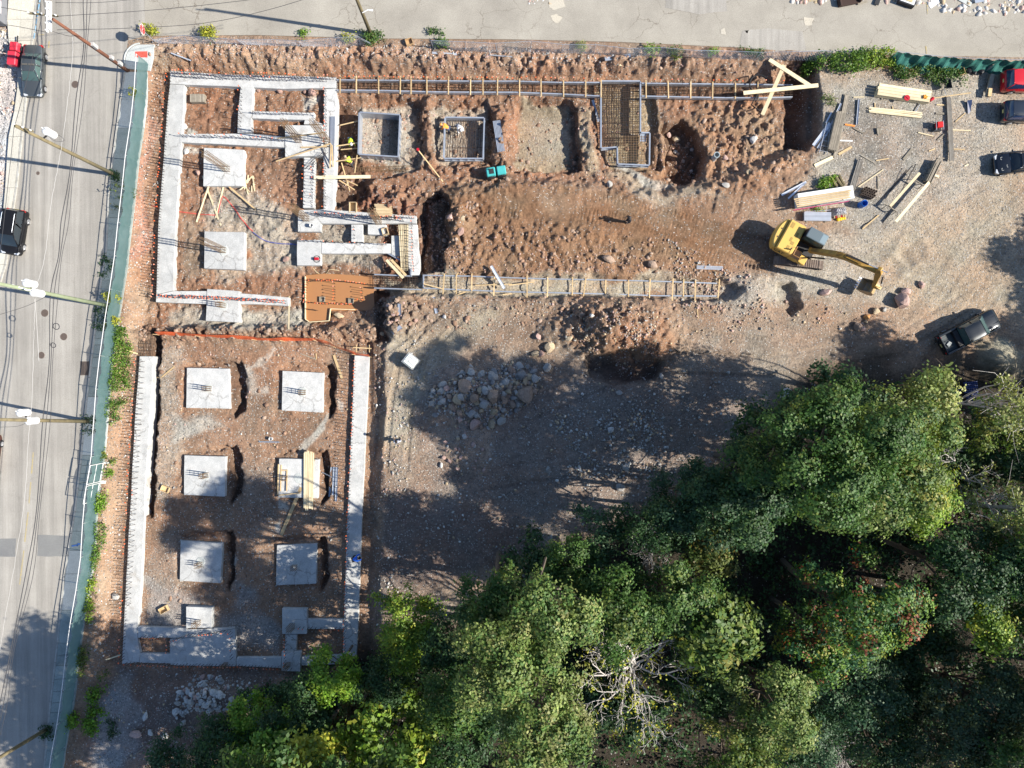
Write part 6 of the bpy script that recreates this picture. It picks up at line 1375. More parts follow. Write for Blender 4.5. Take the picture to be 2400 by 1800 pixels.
def person(px, py, ang, pose, label, top, legs, hat=None, vest=None, z=None):
 p = G(px, py) if z is None else W(px, py, z)
 t = thing('person', label, 'person', p, None, ang)
 if pose == 'stand':
  pel, ch, nk, hd_ = (0,0,.95), (.02,0,1.28), (.03,0,1.50), (.05,0,1.66); el = .30; hands = [(.14,-.30,.86), (.22,.26,.95)]; elb = [(-.02,-.29,1.14), (.02,.29,1.14)]; kn = [(.05,-.10,.50), (-.02,.11,.50)]; an = [(.08,-.12,.09), (-.10,.13,.09)]
 elif pose == 'bend':
  pel, ch, nk, hd_ = (-.12,0,.90), (.18,0,1.10), (.38,0,1.22), (.53,0,1.24); hands = [(.55,-.22,.52), (.60,.20,.58)]; elb = [(.38,-.27,.86), (.42,.27,.90)]; kn = [(.06,-.12,.50), (-.10,.14,.50)]; an = [(-.02,-.14,.09), (-.25,.15,.09)]
 else:
  pel, ch, nk, hd_ = (-.15,0,.45), (.05,0,.78), (.16,0,.98), (.26,0,1.10); hands = [(.50,-.20,.30), (.52,.18,.34)]; elb = [(.24,-.30,.56), (.26,.29,.58)]; kn = [(.28,-.16,.42), (.10,.16,.10)]; an = [(.20,-.16,.09), (-.30,.16,.09)]
 V = [pel, ch, nk, hd_, (hd_[0] + .02, 0, hd_[2] + .10)]; Ed = [(0,1),(1,2),(2,3),(3,4)]; R = [(.15,.13), (.17,.13), .06, .095, .07]
 d_ = Vector(nk) - Vector(ch)
 for s, k in ((-1, 0), (1, 1)):
  b = len(V); sh = Vector(ch).lerp(Vector(nk), .6); V += [(sh.x, s * .19, sh.z), elb[k], hands[k]]; Ed += [(1, b), (b, b + 1), (b + 1, b + 2)]; R += [.065, .045, .032]
  h0 = Vector(hands[k]); dv = (h0 - Vector(elb[k])).normalized(); sd = Vector((0, 1, 0)); sd = (sd - dv * sd.dot(dv)).normalized()
  for q, ln in ((-.03, .075), (-.01, .09), (.01, .085), (.03, .065)):
   c = len(V); V += [tuple(h0 + dv * .07 + sd * q), tuple(h0 + dv * (.07 + ln * .55) + sd * q * 1.2 + Vector((.012, 0, 0))), tuple(h0 + dv * (.07 + ln) + sd * q * 1.2 + Vector((.03, 0, 0)))]; Ed += [(b + 2, c), (c, c + 1), (c + 1, c + 2)]; R += [.011, .009, .008]
  c = len(V); V += [tuple(h0 + dv * .04 - sd * s * .045), tuple(h0 + dv * .08 - sd * s * .06)]; Ed += [(b + 2, c), (c, c + 1)]; R += [.011, .009]
  b = len(V); V += [(pel[0], s * .10, pel[2] - .06), kn[k], an[k], (an[k][0] + .16, an[k][1], .05)]; Ed += [(0, b), (b, b + 1), (b + 1, b + 2), (b + 2, b + 3)]; R += [.095, .062, .045, .04]
 me = skinned(V, Ed, R, 'body'); me.materials.append(SKIN); link('body', me, t)
 # face
 hv = Vector(hd_); fwd = Vector((1, 0, .0)) if pose == 'stand' else Vector((.75, 0, -.66)); upv = Vector((0, 0, 1)) if pose == 'stand' else Vector((.66, 0, .75))
 mb = MB(); mb.tube([hv + fwd * .09 + upv * .02, hv + fwd * .125 - upv * .01], [.012, .018], 5)
 for s in (-1, 1): mb.tube([hv + Vector((0, s * .092, 0)), hv + Vector((0, s * .108, 0))], .03, 6)
 mb.build('nose_and_ears', SKIN, t, world=False)
 mb = MB()
 for s in (-1, 1): mb.tube([hv + fwd * .088 + upv * .03 + Vector((0, s * .033, 0)), hv + fwd * .097 + upv * .03 + Vector((0, s * .033, 0))], .012, 6)
 mb.tube([hv + fwd * .088 - upv * .05 + Vector((0, -.025, 0)), hv + fwd * .092 - upv * .05 + Vector((0, .025, 0))], .007, 4); mb.build('eyes_and_mouth', M['trim'], t, world=False)
 # clothes over the body
 sh = Vector(ch).lerp(Vector(nk), .6); V2 = [pel, ch, tuple(Vector(ch).lerp(Vector(nk), .72))]; E2 = [(0,1),(1,2)]; R2 = [(.165,.145), (.19,.15), (.12,.10)]
 for s, k in ((-1, 0), (1, 1)):
  b = len(V2); V2 += [(sh.x, s * .19, sh.z), elb[k], tuple(Vector(elb[k]).lerp(Vector(hands[k]), .8))]; E2 += [(1, b), (b, b + 1), (b + 1, b + 2)]; R2 += [.085, .064, .05]
 me = skinned(V2, E2, R2, 'shirt'); me.materials.append(top); link('shirt', me, t)
 V3 = [(pel[0], 0, pel[2] + .04)]; E3 = []; R3 = [(.172,.15)]
 for s, k in ((-1, 0), (1, 1)):
  b = len(V3); V3 += [(pel[0], s * .10, pel[2] - .06), kn[k], tuple(Vector(kn[k]).lerp(Vector(an[k]), .9))]; E3 += [(0, b), (b, b + 1), (b + 1, b + 2)]; R3 += [.115, .085, .07]
 me = skinned(V3, E3, R3, 'trousers'); me.materials.append(legs); link('trousers', me, t)
 for k in (0, 1): mb = MB(); mb.box((an[k][0] + .07, an[k][1], .055), (.28, .11, .11)); mb.build('boot', M['trim'], t, world=False, bevel=.03)
 if vest:
  me = skinned([pel, ch, tuple(Vector(ch).lerp(Vector(nk), .75))], [(0,1),(1,2)], [(.185,.165), (.225,.175), (.18,.13)], 'vest'); me.materials.append(vest); vo = link('vest', me, t)
 hatm = hat or mat('dark_hair', (0.03, 0.022, 0.018), 0.8)
 mb = MB(); rg = []
 for i in range(6):
  a = math.pi / 2 * i / 5; r = .125 * math.cos(a) + .002; rg.append([hv + upv * (.045 + .115 * math.sin(a)) + (fwd * math.cos(b) * r * 1.12 + Vector((0, 1, 0)) * math.sin(b) * r) for b in np.linspace(0, 2 * math.pi, 15)[:-1]])
 mb.rings(rg, True, True)
 if hat: mb.rings([[hv + upv * z_ + (fwd * (math.cos(b) * r * 1.15 + .02) + Vector((0, 1, 0)) * math.sin(b) * r) for b in np.linspace(0, 2 * math.pi, 15)[:-1]] for r, z_ in ((.125, .05), (.15, .04), (.125, .035))], True, False)
 mb.build('hard_hat' if hat else 'hair', hatm, t, world=False, smooth=True)
 return t
hv_ = mat('hi_vis_yellow', (0.55, 0.75, 0.06), 0.7); ho_ = mat('hi_vis_orange', (0.85, 0.30, 0.05), 0.7); jeans = mat('blue_jeans', (0.05, 0.07, 0.12), 0.85); dk = mat('dark_cloth', (0.03, 0.032, 0.04), 0.85); grey_c = mat('grey_cloth', (0.2, 0.2, 0.2), 0.85)
wh = mat('white_cloth', (0.68, 0.68, 0.68), 0.8); hatw = mat('white_hard_hat', (0.75, 0.75, 0.75), 0.35); hatt = mat('tan_hard_hat', (0.45, 0.36, 0.24), 0.45)
person(827, 335, math.radians(-75), 'bend', 'person in a yellow hi-vis vest and white hard hat in the dark pit', hv_, jeans, hatw, hv_)
person(827, 386, math.radians(140), 'bend', 'person in a yellow vest and tan hat at the lower end of the dark pit', hv_, dk, hatt, hv_)
person(1050, 307, math.radians(165), 'bend', 'person in an orange vest bending at the side of the steel box form', ho_, jeans, mat('orange_hard_hat', (0.8, 0.35, 0.1), 0.4), ho_)
person(1076, 304, math.radians(-60), 'bend', 'person in a white shirt stooping inside the steel box form', wh, grey_c, hatw)
person(1470, 520, math.radians(200), 'stand', 'person in dark clothes standing alone on the track marks', dk, dk, mat('dark_hat', (0.05, 0.045, 0.045), 0.6))
person(936, 1033, math.radians(100), 'stand', 'person in a pale shirt walking between rubble heap and footing', mat('pale_blue_cloth', (0.5, 0.52, 0.6), 0.8), jeans, None)
person(836, 1305, math.radians(20), 'bend', 'person in a bright blue shirt bent over the shaded east footing', mat('bright_blue_cloth', (0.02, 0.16, 0.75), 0.7), dk, None, None, ZB)
# ------------------------------------------------------------------ poles and wires along the street
def pole(bx, by, hgt, tx, ty, m, label, r=.17, arms=(), trans=(), boxes=()):
 b = G(bx, by); top = W(tx, ty, hgt); t = thing('utility_pole', label, 'utility pole', b, 'utility poles along the street')
 mb = MB(); mb.tube([b - Vector((0, 0, .3)), b.lerp(top, .5), top], [r, r * .86, r * .68], 10); mb.build('pole', M[m], t, smooth=True)
 for p, q, w_ in arms:
  mb = MB(); mb.beam(p, q, .10, .12); o = mb.build('crossarm', M['white'] if w_ else M['pole'], t)
  n = 5 if (Vector(q) - Vector(p)).length > 1.6 else 3
  for k in range(n):
   c = Vector(p).lerp(Vector(q), (k + .2) / (n - .6)); i_ = MB(); i_.tube([c + Vector((0, 0, .05)), c + Vector((0, 0, .12)), c + Vector((0, 0, .24))], [.03, .07, .045], 8); i_.build('insulator', M['white'], o)
 for px, py, z in trans:
  c = W(px, py, z); mb = MB(); rr = .30; mb.rings([[c + Vector((rr * f * math.cos(a), rr * f * math.sin(a), zz)) for a in np.linspace(0, 2 * math.pi, 15)[:-1]] for f, zz in ((.86, -.52), (1, -.46), (1, .42), (1.05, .43), (1.05, .49), (.8, .55), (.3, .60))], True, True)
  o = mb.build('transformer', M['white'], t, smooth=False); d = MB()
  for a in (.5, 2.2): d.tube([c + Vector((.15 * math.cos(a), .15 * math.sin(a), .55)), c + Vector((.18 * math.cos(a), .18 * math.sin(a), .82))], [.05, .035], 6)
  d.build('bushing', M['white'], o); d = MB(); pp = b.lerp(top, (z - b.z) / (hgt - b.z)); d.beam(c, pp, .08, .1); d.build('bracket', M['trim'], t)
 for z, sx in boxes:
  pp = b.lerp(top, z / hgt); mb = MB(); mb.box((pp.x + .24, pp.y, z), (.22, .3, sx)); mb.build('junction_box', M['cable_white'], t)
 return b, top
zA = 10.4
bA, tA = pole(300, 166, 10.9, 124, 45, 'pole_red', 'red-brown pole with white crossarms at the street corner', .17,
     [(W(111, 3, zA), W(111, 76, zA), True), (W(119, 4, zA - .1), W(119, 74, zA - .1), True), (W(66, 31, 10.2), W(136, 38, 10.2), False)], boxes=[(5.8, .7), (1.8, .5), (3.2, .4)])
c = W(178, 82, 6.6)
bB, tB = pole(268, 409, 12.5, 36, 295, 'pole', 'olive wooden pole carrying a single white transformer', .17, [(W(34, 292, 12), W(78, 308, 12), False)], [(117, 312, 9.6)])
bC, tC = pole(259, 718, 14, -12, 663, 'pole_green', 'green-tinted pole with two white transformers and pale fittings', .18, [(W(30, 668, 11.6), W(66, 680, 11.6), True)], [(71, 665, 10.3), (88, 687, 10.0)])
bD, tD = pole(208, 988, 11.8, -18, 983, 'pole', 'plain wooden pole with two white transformers, by the weedy pavement', .17, [], [(56, 967, 8.0), (76, 986, 7.6)])
bE, tE = pole(112, 1708, 11, -120, 1846, 'pole', 'shaded wooden pole at the bottom of the street', .17)
zF = 11.2; kF = H / (H - zF); bF, tF = pole(870, 82, zF, 1200 + (870 - 1200) * kF, 900 + (82 - 900) * kF, 'pole', 'greenish wooden pole on the side street by the weeds', .17, [(W(770, -86, zF - .3), W(836, -80, zF - .3), False)], boxes=[])
mb = MB(); q = W(849, 30, 4.2); mb.tube([q, q + Vector((.5, .2, .1)), q + Vector((.9, .2, 0))], [.04, .05, .09], 6); o = mb.build('street_lamp', M['white'], None, q); tag(o, 'small white lamp head on a bracket of the side street pole', 'lamp')
def wire(pts, r, m, label, group='overhead cables of the street', seg=7, wob=0.0):
 P = [W(x, y, z) for x, y, z in pts]; out = []
 for i in range(len(P) - 1):
  a = P[max(i - 1, 0)]; b = P[i]; c = P[i + 1]; d = P[min(i + 2, len(P) - 1)]
  for k in range(seg):
   t = k / seg; v = 0.5 * ((2 * b) + (c - a) * t + (2 * a - 5 * b + 4 * c - d) * t * t + (3 * b - a - 3 * c + d) * t ** 3)
   if wob: v = v + Vector((random.uniform(-wob, wob), random.uniform(-wob, wob), random.uniform(-wob, wob)))
   out.append(v)
 out.append(P[-1]); base = out[len(out) // 2].copy(); mb = MB(); mb.tube(out, r, 5)
 return tag(mb.build('overhead_cable', m, None, base, True), label, 'cable', group)
K1 = [(207,-60),(204,0),(200,110),(186,240),(168,400),(152,520),(141,600),(127,690),(119,853),(108,998),(89,1200),(69,1345),(29,1525),(4,1670),(-40,1850)]
for j, (dx, r, z, lb) in enumerate([(-6, .035, 6.1, 'thick black cable bundle running the length of the street'), (0, .028, 5.9, 'black cable right of the thick cable bundle'), (6, .02, 5.7, 'thin black line on the right of the street cables')]):
 wire([(x + dx + (3 if i % 2 else -2) * (j - 1), y, z - .25 * (i % 3)) for i, (x, y) in enumerate(K1)], r, M['cable'], lb)
wire([(164,-40,8.4),(166,20,8.3),(170,78,8),(168,155,7.8),(145,336,7.8),(119,481,7.8),(105,600,7.9),(88,662,8.2)], .016, M['cable_white'], 'pale twisted cable between the corner pole and the green pole', wob=.02, seg=16)
wire([(82,700,8.2),(80,760,7.9),(74,950,7.8),(66,1035,7.8),(54,1200,7.6),(11,1453,7.6),(-20,1640,7.8)], .016, M['cable_white'], 'pale twisted cable from the green pole down the street', wob=.02, seg=16)
wire([(82,700,8.0),(88,790,7.4),(91,846,7.2)], .02, M['cable_white'], 'short pale lead hanging below the green pole')
wire([(134,38,10.3),(420,18,9.6),(830,-30,10.6)], .018, M['cable'], 'upper thin wire crossing the side street from the corner pole')
wire([(134,70,10.3),(300,66,9.5),(480,54,9.2),(640,20,9.6),(830,-40,10.6)], .018, M['cable'], 'lower thin wire crossing the side street from the corner pole')
wire([(130,6,10.3),(260,4,9.8),(440,-20,9.8)], .016, M['cable'], 'short thin wire at the top edge of the corner')
wire([(108,34,10.3),(20,20,9.4),(-60,5,9.0)], .018, M['cable'], 'thin wire from the corner pole to the dark house')
wire([(111,76,10),(40,62,8.6),(-40,50,7.4)], .018, M['cable'], 'low wire leaving the corner pole toward the rubble lot')
wire([(111,70,9.8),(160,84,7.6),(178,83,6.7)], .016, M['cable'], 'drooping lead beside the corner pole head')
wire([(33,297,12),(20,420,11.4),(4,560,11.6),(-12,663,13.6)], .02, M['cable'], 'thin wire between the olive pole and the green pole')
wire([(100,30,10.6),(70,160,11.4),(36,290,12.2)], .02, M['cable'], 'thin wire between the corner pole and the olive pole')
wire([(0,737,6.5),(60,718,7.6),(104,697,8)], .014, M['cable'], 'service wire from the left edge to the green pole'); wire([(0,1001,6.8),(40,999,7),(64,990,7.4)], .014, M['cable'], 'looping lead at the plain pole transformers')
wire([(117,312,9.2),(140,318,8.6),(150,330,8),(128,330,8.4),(112,318,9)], .014, M['cable'], 'loop of wire round the single white transformer')
def coil(px, py, z, r, label):
 c = W(px, py, z); mb = MB()
 for k in range(2): mb.tube([c + Vector((math.cos(a) * r, math.sin(a) * r * .95, .03 * k + .05 * math.sin(a))) for a in np.linspace(0, 2 * math.pi, 22)], .028, 5, False)
 tag(mb.build('cable_coil', M['cable'], None, c), label, 'cable coil', 'cable loops hanging on the street cables')
coil(132, 765, 5.7, .26, 'upper black cable loop hanging on the street cables'); coil(125, 809, 5.7, .20, 'smaller black cable loop hanging lower on the street cables')
# ------------------------------------------------------------------ fences
gm = mat('green_screen', (0.09, 0.175, 0.163), 0.6, noise=(0.9, 0.9, (0.165, 0.25, 0.245)))
nt = gm.node_tree; tp = nt.nodes.new('ShaderNodeBsdfTransparent'); tr = nt.nodes.new('ShaderNodeBsdfTranslucent'); tr.inputs[0].default_value = (0.2, 0.36, 0.345, 1); m1 = nt.nodes.new('ShaderNodeMixShader'); m2 = nt.nodes.new('ShaderNodeMixShader')
m1.inputs[0].default_value = .35; m2.inputs[0].default_value = .24; nt.links.new(nt.nodes['Principled BSDF'].outputs[0], m1.inputs[1]); nt.links.new(tr.outputs[0], m1.inputs[2]); nt.links.new(m1.outputs[0], m2.inputs[1]); nt.links.new(tp.outputs[0], m2.inputs[2]); nt.links.new(m2.outputs[0], nt.nodes['Material Output'].inputs[0])
gd = mat('dark_green_screen', (0.028, 0.12, 0.10), 0.55, noise=(1.0, 0.7, (0.05, 0.18, 0.15)))
def along(line, step):
 out = []; P = [W(x, y, .1) for x, y in line]; carry = 0.0
 for i in range(len(P) - 1):
  L = (P[i + 1] - P[i]).length; s = carry
  while s < L: out.append(P[i].lerp(P[i + 1], s / L)); s += step
  carry = s - L
 out.append(P[-1]); return out
fe = thing('screen_fence', 'long post fence with green windscreen along the street pavement', 'fence', W(262, 870, .1))
pts = along([(346,150)] + FENCE_LINE[2:], 2.95); HF = 2.05; HSC = 1.82
fm = M['alu']; NOSCREEN = set()
for i, p in enumerate(pts):
 mb = MB(); mb.tube([(p.x, p.y, -.2), (p.x, p.y, HF + .05)], .03, 7); mb.build('post', fm, fe)
for i in range(len(pts) - 1):
 p, q = pts[i], pts[i + 1]
 mb = MB(); mb.tube([(p.x, p.y, HF), (q.x, q.y, HF + random.uniform(-.02, .02))], .028, 6); mb.build('top_rail', M['white'], fe)
 d = (q - p).normalized(); n = Vector((-d.y, d.x, 0)); n = n if n.x > 0 else -n
 ph = random.uniform(0, 6); hs = HSC + random.uniform(-.06, .08); g = []
 if i == 0: hs = 1.9
 for j in range(5):
  row = []
  for k in range(9):
   u, v = k / 8, j / 4; b = p.lerp(q, u); sag = .07 * math.sin(math.pi * u) * v
   row.append(Vector((b.x, b.y, .12 + (hs - .12) * v - sag)) + n * (.05 + .10 * math.sin(u * 9 + ph) * v * (1 - .4 * v) + .04 * math.sin(u * 19 + 2 * ph + v * 4) + .05 * math.sin(math.pi * v)))
  g.append(row)
 mb = MB(); mb.add([v for r in g for v in r], [(j * 9 + k, j * 9 + k + 1, (j + 1) * 9 + k + 1, (j + 1) * 9 + k) for j in range(4) for k in range(8)]); mb.build('screen_panel', gm, fe, smooth=True)
# gate leaves of bare tube in the lower part of the fence
for a, b in (((228,1085),(220,1128)), ((219,1132),(212,1172))):
 t = thing('fence_panel', 'bare tube frame panel standing in the green fence, upper one' if a[1] < 1100 else 'bare tube frame panel standing in the green fence, lower one', 'fence panel', W(*a, .1))
 p, q = W(a[0] + 16, a[1], .1), W(b[0] + 16, b[1], .1); mb = MB(); up = Vector((0, 0, 1))
 mb.tube([p, p + up * 2.1], .03, 6); mb.tube([q, q + up * 2.1], .03, 6); mb.tube([p + up * 2.1, q + up * 2.1], .03, 6); mb.tube([p + up * .15, q + up * .15], .03, 6); mb.tube([p + up * 1.1, q + up * 1.1], .025, 6); mb.build('tube_frame', M['white'], t)
 for v in (p, q): mb = MB(); mb.box((v.x, v.y, .04), (.9, .12, .06)); mb.build('foot', M['white'], t)
def chain_fence(line, label, hh=1.6, step=2.4, lean=.12):
 t = thing('chain_link_fence', label, 'fence', W(*line[len(line) // 2], .05)); P = along(line, step); tops = []
 for p in P:
  z = gz(p.x, p.y); q = Vector((p.x + random.gauss(0, lean), p.y + random.gauss(0, lean), z + hh * random.uniform(.9, 1.05))); tops.append(q)
  mb = MB(); mb.tube([(p.x, p.y, z - .3), q], .028, 6); mb.build('post', M['steel'], t)
 mb = MB(); mb.tube(tops, .018, 5); mb.build('top_rail', M['steel'], t)
 mb = MB()
 for i in range(len(P) - 1):
  a, b, c, d = Vector((P[i].x, P[i].y, gz(P[i].x, P[i].y))), Vector((P[i + 1].x, P[i + 1].y, gz(P[i + 1].x, P[i + 1].y))), tops[i + 1], tops[i]
  def at(u, v): return a.lerp(b, u).lerp(d.lerp(c, u), v)
  m = 12
  for k in range(-6, m):
   u0, u1 = k / m, (k + 6) / m
   for s in (0, 1):
    v0, v1 = (0, 1) if s == 0 else (1, 0)
    ta, tb = max(0, -u0 / (u1 - u0)), min(1, (1 - u0) / (u1 - u0))
    if tb > ta: mb.tube([at(u0 + (u1 - u0) * ta, v0 + (v1 - v0) * ta), at(u0 + (u1 - u0) * tb, v0 + (v1 - v0) * tb)], .006, 3, False)
 o = mb.build('chain_link', M['steel'], t); o['kind'] = 'stuff'
chain_fence([(372,100),(430,103),(520,103),(600,106),(700,108),(790,110),(870,108)], 'thin wire fence on the top bank by the corner', 1.1, 2.6, .2)
chain_fence([(1015,110),(1080,118),(1160,124),(1260,122),(1360,126),(1480,132),(1600,136),(1720,138),(1850,142),(1930,143)], 'sagging chain link fence along the side street', 1.7, 2.9, .12)
t = thing('screen_fence', 'dark green windscreen fence in loose folds beside the parked red estate', 'fence', W(2260, 156, .05))
line = [(2078,142),(2110,148),(2180,152),(2250,158),(2330,160),(2420,163),(2560,166)]; P = along(line, 3.0)
for i, p in enumerate(P): mb = MB(); mb.tube([(p.x, p.y, -.2), (p.x, p.y, 1.9)], .03, 6); mb.build('post', M['steel'], t)
for i in range(len(P) - 1):
 p, q = P[i], P[i + 1]; g = []; d = (q - p).normalized(); n = Vector((-d.y, d.x, 0)); ph = random.uniform(0, 6); lay = .35 + .35 * random.random()
 for j in range(7):
  row = []
  for k in range(17):
   u, v = k / 16, j / 6; b = p.lerp(q, u); row.append(Vector((b.x, b.y, .08 + 1.7 * v - .12 * math.sin(math.pi * u) * v)) + n * (.16 * math.sin(u * 9 + v * 5 + ph) * (1 - v * .6) - lay * (1 - v) ** 1.5 + .06 * math.sin(u * 23 + ph)))
  g.append(row)
 mb = MB(); mb.add([v for r in g for v in r], [(j * 17 + k, j * 17 + k + 1, (j + 1) * 17 + k + 1, (j + 1) * 17 + k) for j in range(6) for k in range(16)]); mb.build('screen_panel', gd, t, smooth=False)
 mb = MB(); mb.tube([(p.x, p.y, 1.85), (q.x, q.y, 1.85)], .02, 5); mb.build('top_rail', M['steel'], t)
# ------------------------------------------------------------------ stop sign
b = W(363, 98, 0); t = thing('stop_sign', 'red octagonal STOP sign on a thin post at the street corner', 'sign', b)
mb = MB(); mb.tube([(b.x, b.y, -.2), (b.x, b.y, 2.65)], .03, 6); mb.build('post', M['steel'], t)
def octo(r, x0, x1, nm, m):
 mb = MB(); A = [math.pi / 8 + k * math.pi / 4 for k in range(8)]
 mb.rings([[(b.x + x, b.y + r * math.cos(a), 2.25 + r * math.sin(a)) for a in A] for x in (x0, x1)], True, True); return mb.build(nm, m, t)
octo(.46, .035, .05, 'back_plate', M['white']); octo(.42, .048, .058, 'face', mat('sign_red', (0.55, 0.015, 0.02), 0.4))
lettering('STOP', .33, M['white'], t, Vector((.062, 0, 2.25)), (math.radians(90), 0, math.radians(90)), .004)
# ------------------------------------------------------------------ the dark house at the corner
hb = W(-60, 0, 0); t = thing('house', 'dark grey clad house with white framed windows at the top left corner', 'house', hb)
x0, x1 = W(-260, 0, 0).x, W(19, 0, 0).x; y0, y1 = W(0, 62, 0).y, W(0, -220, 0).y; hh = 5.6
mb = MB(); mb.box(((x0 + x1) / 2, (y0 + y1) / 2, hh / 2), (x1 - x0 - .08, y1 - y0 - .08, hh)); mb.build('wall', mat('dark_cladding', (0.13, 0.135, 0.15), 0.8), t)
clad = mat('dark_cladding_board', (0.16, 0.165, 0.18), 0.7)
for k in range(18):
 z = .3 + k * .3; mb = MB(); mb.frame_box((x1 - .005, (y0 + y1) / 2, z), Vector((.022, 0, .008)), Vector((0, (y1 - y0) / 2, 0)), Vector((-.012, 0, .15))); mb.build('cladding_board', clad, t)
 mb = MB(); mb.frame_box(((x0 + x1) / 2, y0 + .005, z), Vector(((x1 - x0) / 2, 0, 0)), Vector((0, -.022, .008)), Vector((0, .012, .15))); mb.build('cladding_board', clad, t)
for yy in (y0 + 1.2, y0 + 3.6, y0 + 6.2):
 for z in (1.7, 4.2):
  mb = MB()
  for dy, dz, sy, sz in ((0,.68,1.2,.1),(0,-.68,1.2,.1),(.55,0,.1,1.4),(-.55,0,.1,1.4),(0,0,1.1,.06)): mb.box((x1 + .03, yy + dy, z + dz), (.08, sy, sz))
  f_ = mb.build('window', M['white'], t); mb = MB(); mb.box((x1 + .02, yy, z), (.03, 1.0, 1.26)); mb.build('pane', M['glass'], f_)
mb = MB(); mb.box(((x0 + x1) / 2, (y0 + y1) / 2, hh + .1), (x1 - x0 + .5, y1 - y0 + .5, .2)); mb.build('roof', mat('grey_roof_felt', (0.17, 0.17, 0.175), 0.9, noise=(1, .5, (0.12, 0.12, 0.125))), t)
# ------------------------------------------------------------------ timber, steel and tools lying about
def board(a, b, w, label, m='wood', hgt=.045, z=.06, z2=None, group=None, name='board', cat='board', edge=False):
 """one loose board between two photo points"""
 p, q = G(*a, z), G(*b, z if z2 is None else z2); c = (p + q) / 2
 mb = MB(); mb.beam(p, q, w, hgt); return tag(mb.build(name, M[m] if isinstance(m, str) else m, None, c), label, cat, group)
def stack(a, b, width, nb, label, m='wood', layers=1, bw=None, bh=.045, z=.03, name='lumber_stack', cat='lumber', splay=.0, lens=.0, piece='board', gap=.02, sleepers=True, sleeper_m='wood_old'):
 p, q = G(*a, 0), G(*b, 0); zz = max(p.z, q.z) + z; p.z = q.z = zz; d = (q - p); L = d.length; d /= L; n = Vector((-d.y, d.x, 0))
 t = thing(name, label, cat, (p + q) / 2); bw = bw or width / nb - gap
 if sleepers:
  for u in (.15, .85): c = p + d * L * u; mb = MB(); mb.beam(c - n * width * .6, c + n * width * .6, .09, .09); mb.build('bearer', M[sleeper_m], t)
 for l in range(layers):
  for i in range(nb):
   off = (i + .5) / nb * width - width / 2; e0, e1 = random.uniform(-lens, lens), random.uniform(-lens, lens); s0, s1 = random.uniform(-splay, splay), random.uniform(-splay, splay)
   up = Vector((0, 0, .045 + bh / 2 + l * (bh + .004) + random.uniform(0, .006)))
   mb = MB(); mb.beam(p + n * (off + s0) + d * e0 + up, q + n * (off + s1) + d * e1 + up, bw, bh); mb.build(piece, M[m] if isinstance(m, str) else m, t)
 return t
def t3(x, y): return T(3, 0, x, y)
# lumber yard
ls = stack(t3(692,595), t3(1028,643), 1.05, 4, 'stack of broad fresh planks with red tub and orange gloves on top', 'wood_new', 5, bh=.10, lens=.05)
redp = mat('red_plastic', (0.42, 0.015, 0.03), 0.4); orp = mat('orange_cloth', (0.85, 0.32, 0.04), 0.8)
zt = offset(ls).z + .62
c = W(*t3(900,635), zt); mb = MB(); mb.disc((c.x, c.y, zt), .26, 16, .06); mb.beam(c + Vector((-.12, .1, .08)), c + Vector((.1, -.08, .08)), .06, .04); tag(mb.build('tub_lid', redp, None, c), 'round red lid lying on the fresh plank stack', 'lid')
c = W(*t3(1018,628), zt); mb = MB()
for k in range(5): a = k * 1.3; mb.tube([c, c + Vector((math.cos(a) * .16, math.sin(a) * .13, .05)), c + Vector((math.cos(a) * .22, math.sin(a) * .2, 0))], [.08, .07, .04], 6)
tag(mb.build('work_gloves', orp, None, c), 'orange work gloves lying on the end of the plank stack', 'gloves')
c = G(*t3(1048,651)); t = thing('fuel_can', 'dark red fuel can at the end of the plank stack', 'fuel can', c, None, .5)
mb = MB(); mb.box((0, 0, .22), (.42, .28, .42)); mb.build('can', redp, t, world=False, bevel=.06); mb = MB(); mb.tube([(-.12, 0, .43), (-.1, 0, .50), (.12, 0, .50), (.14, 0, .43)], .025, 5); mb.build('handle', redp, t, world=False)
stack(t3(655,716), t3(990,752), .48, 4, 'narrow row of pale planks below the broad plank stack', 'wood_new', 2, splay=.05, lens=.12)
stack(t3(458,742), t3(402,985), .80, 9, 'dark weathered board stack casting a deep shadow, beside the aluminium ladder', 'wood_old', 6, bh=.07, lens=.06)
stack(t3(508,615), t3(430,1025), .36, 3, 'long grey scaffold planks next to the weathered board stack', 'wood_old', 1, lens=.1)
stack(t3(596,1040), t3(540,1225), .55, 10, 'bundle of dark grey bars above the white board pack', layers=2, bw=.035, bh=.035, m='bar_grey', splay=.03, lens=.15, name='bar_bundle', cat='bars', piece='bar')
stack(t3(1162,635), t3(1178,1045), .42, 11, 'long straight bundle of steel bars resting on timber bearers', 'bar_grey', 2, bw=.030, bh=.030, lens=.1, z=.12, name='bar_bundle', cat='bars', piece='bar')
t = stack(t3(168,1315), t3(520,1262), 1.15, 3, 'long white board pack with pink edging and yellow battens on top', 'white', 1, bh=.95, lens=.0, name='board_pack', cat='board pack', piece='pack', sleepers=True)
pz = offset(t).z + 1.03; pk = mat('pink_wrap', (0.55, 0.06, 0.20), 0.6); mb = MB(); a, b = W(*t3(166,1362), pz - .05), W(*t3(524,1304), pz - .05); mb.beam(a, b, .02, .35); mb.build('pink_edge', pk, t)
for i in range(5):
 a, b = W(*t3(168 + i * 5, 1292 + i * 12), pz + .04), W(*t3(520 + random.uniform(0, 30), 1234 + i * 11), pz + .04); mb = MB(); mb.beam(a, b, .10, .06); o = mb.build('batten', M['wood'], None, (a + b) / 2); tag(o, 'yellow timber batten lying on the long white board pack', 'batten', 'battens on the white board pack')
c = W(*t3(500,1290), pz + .02); mb = MB()
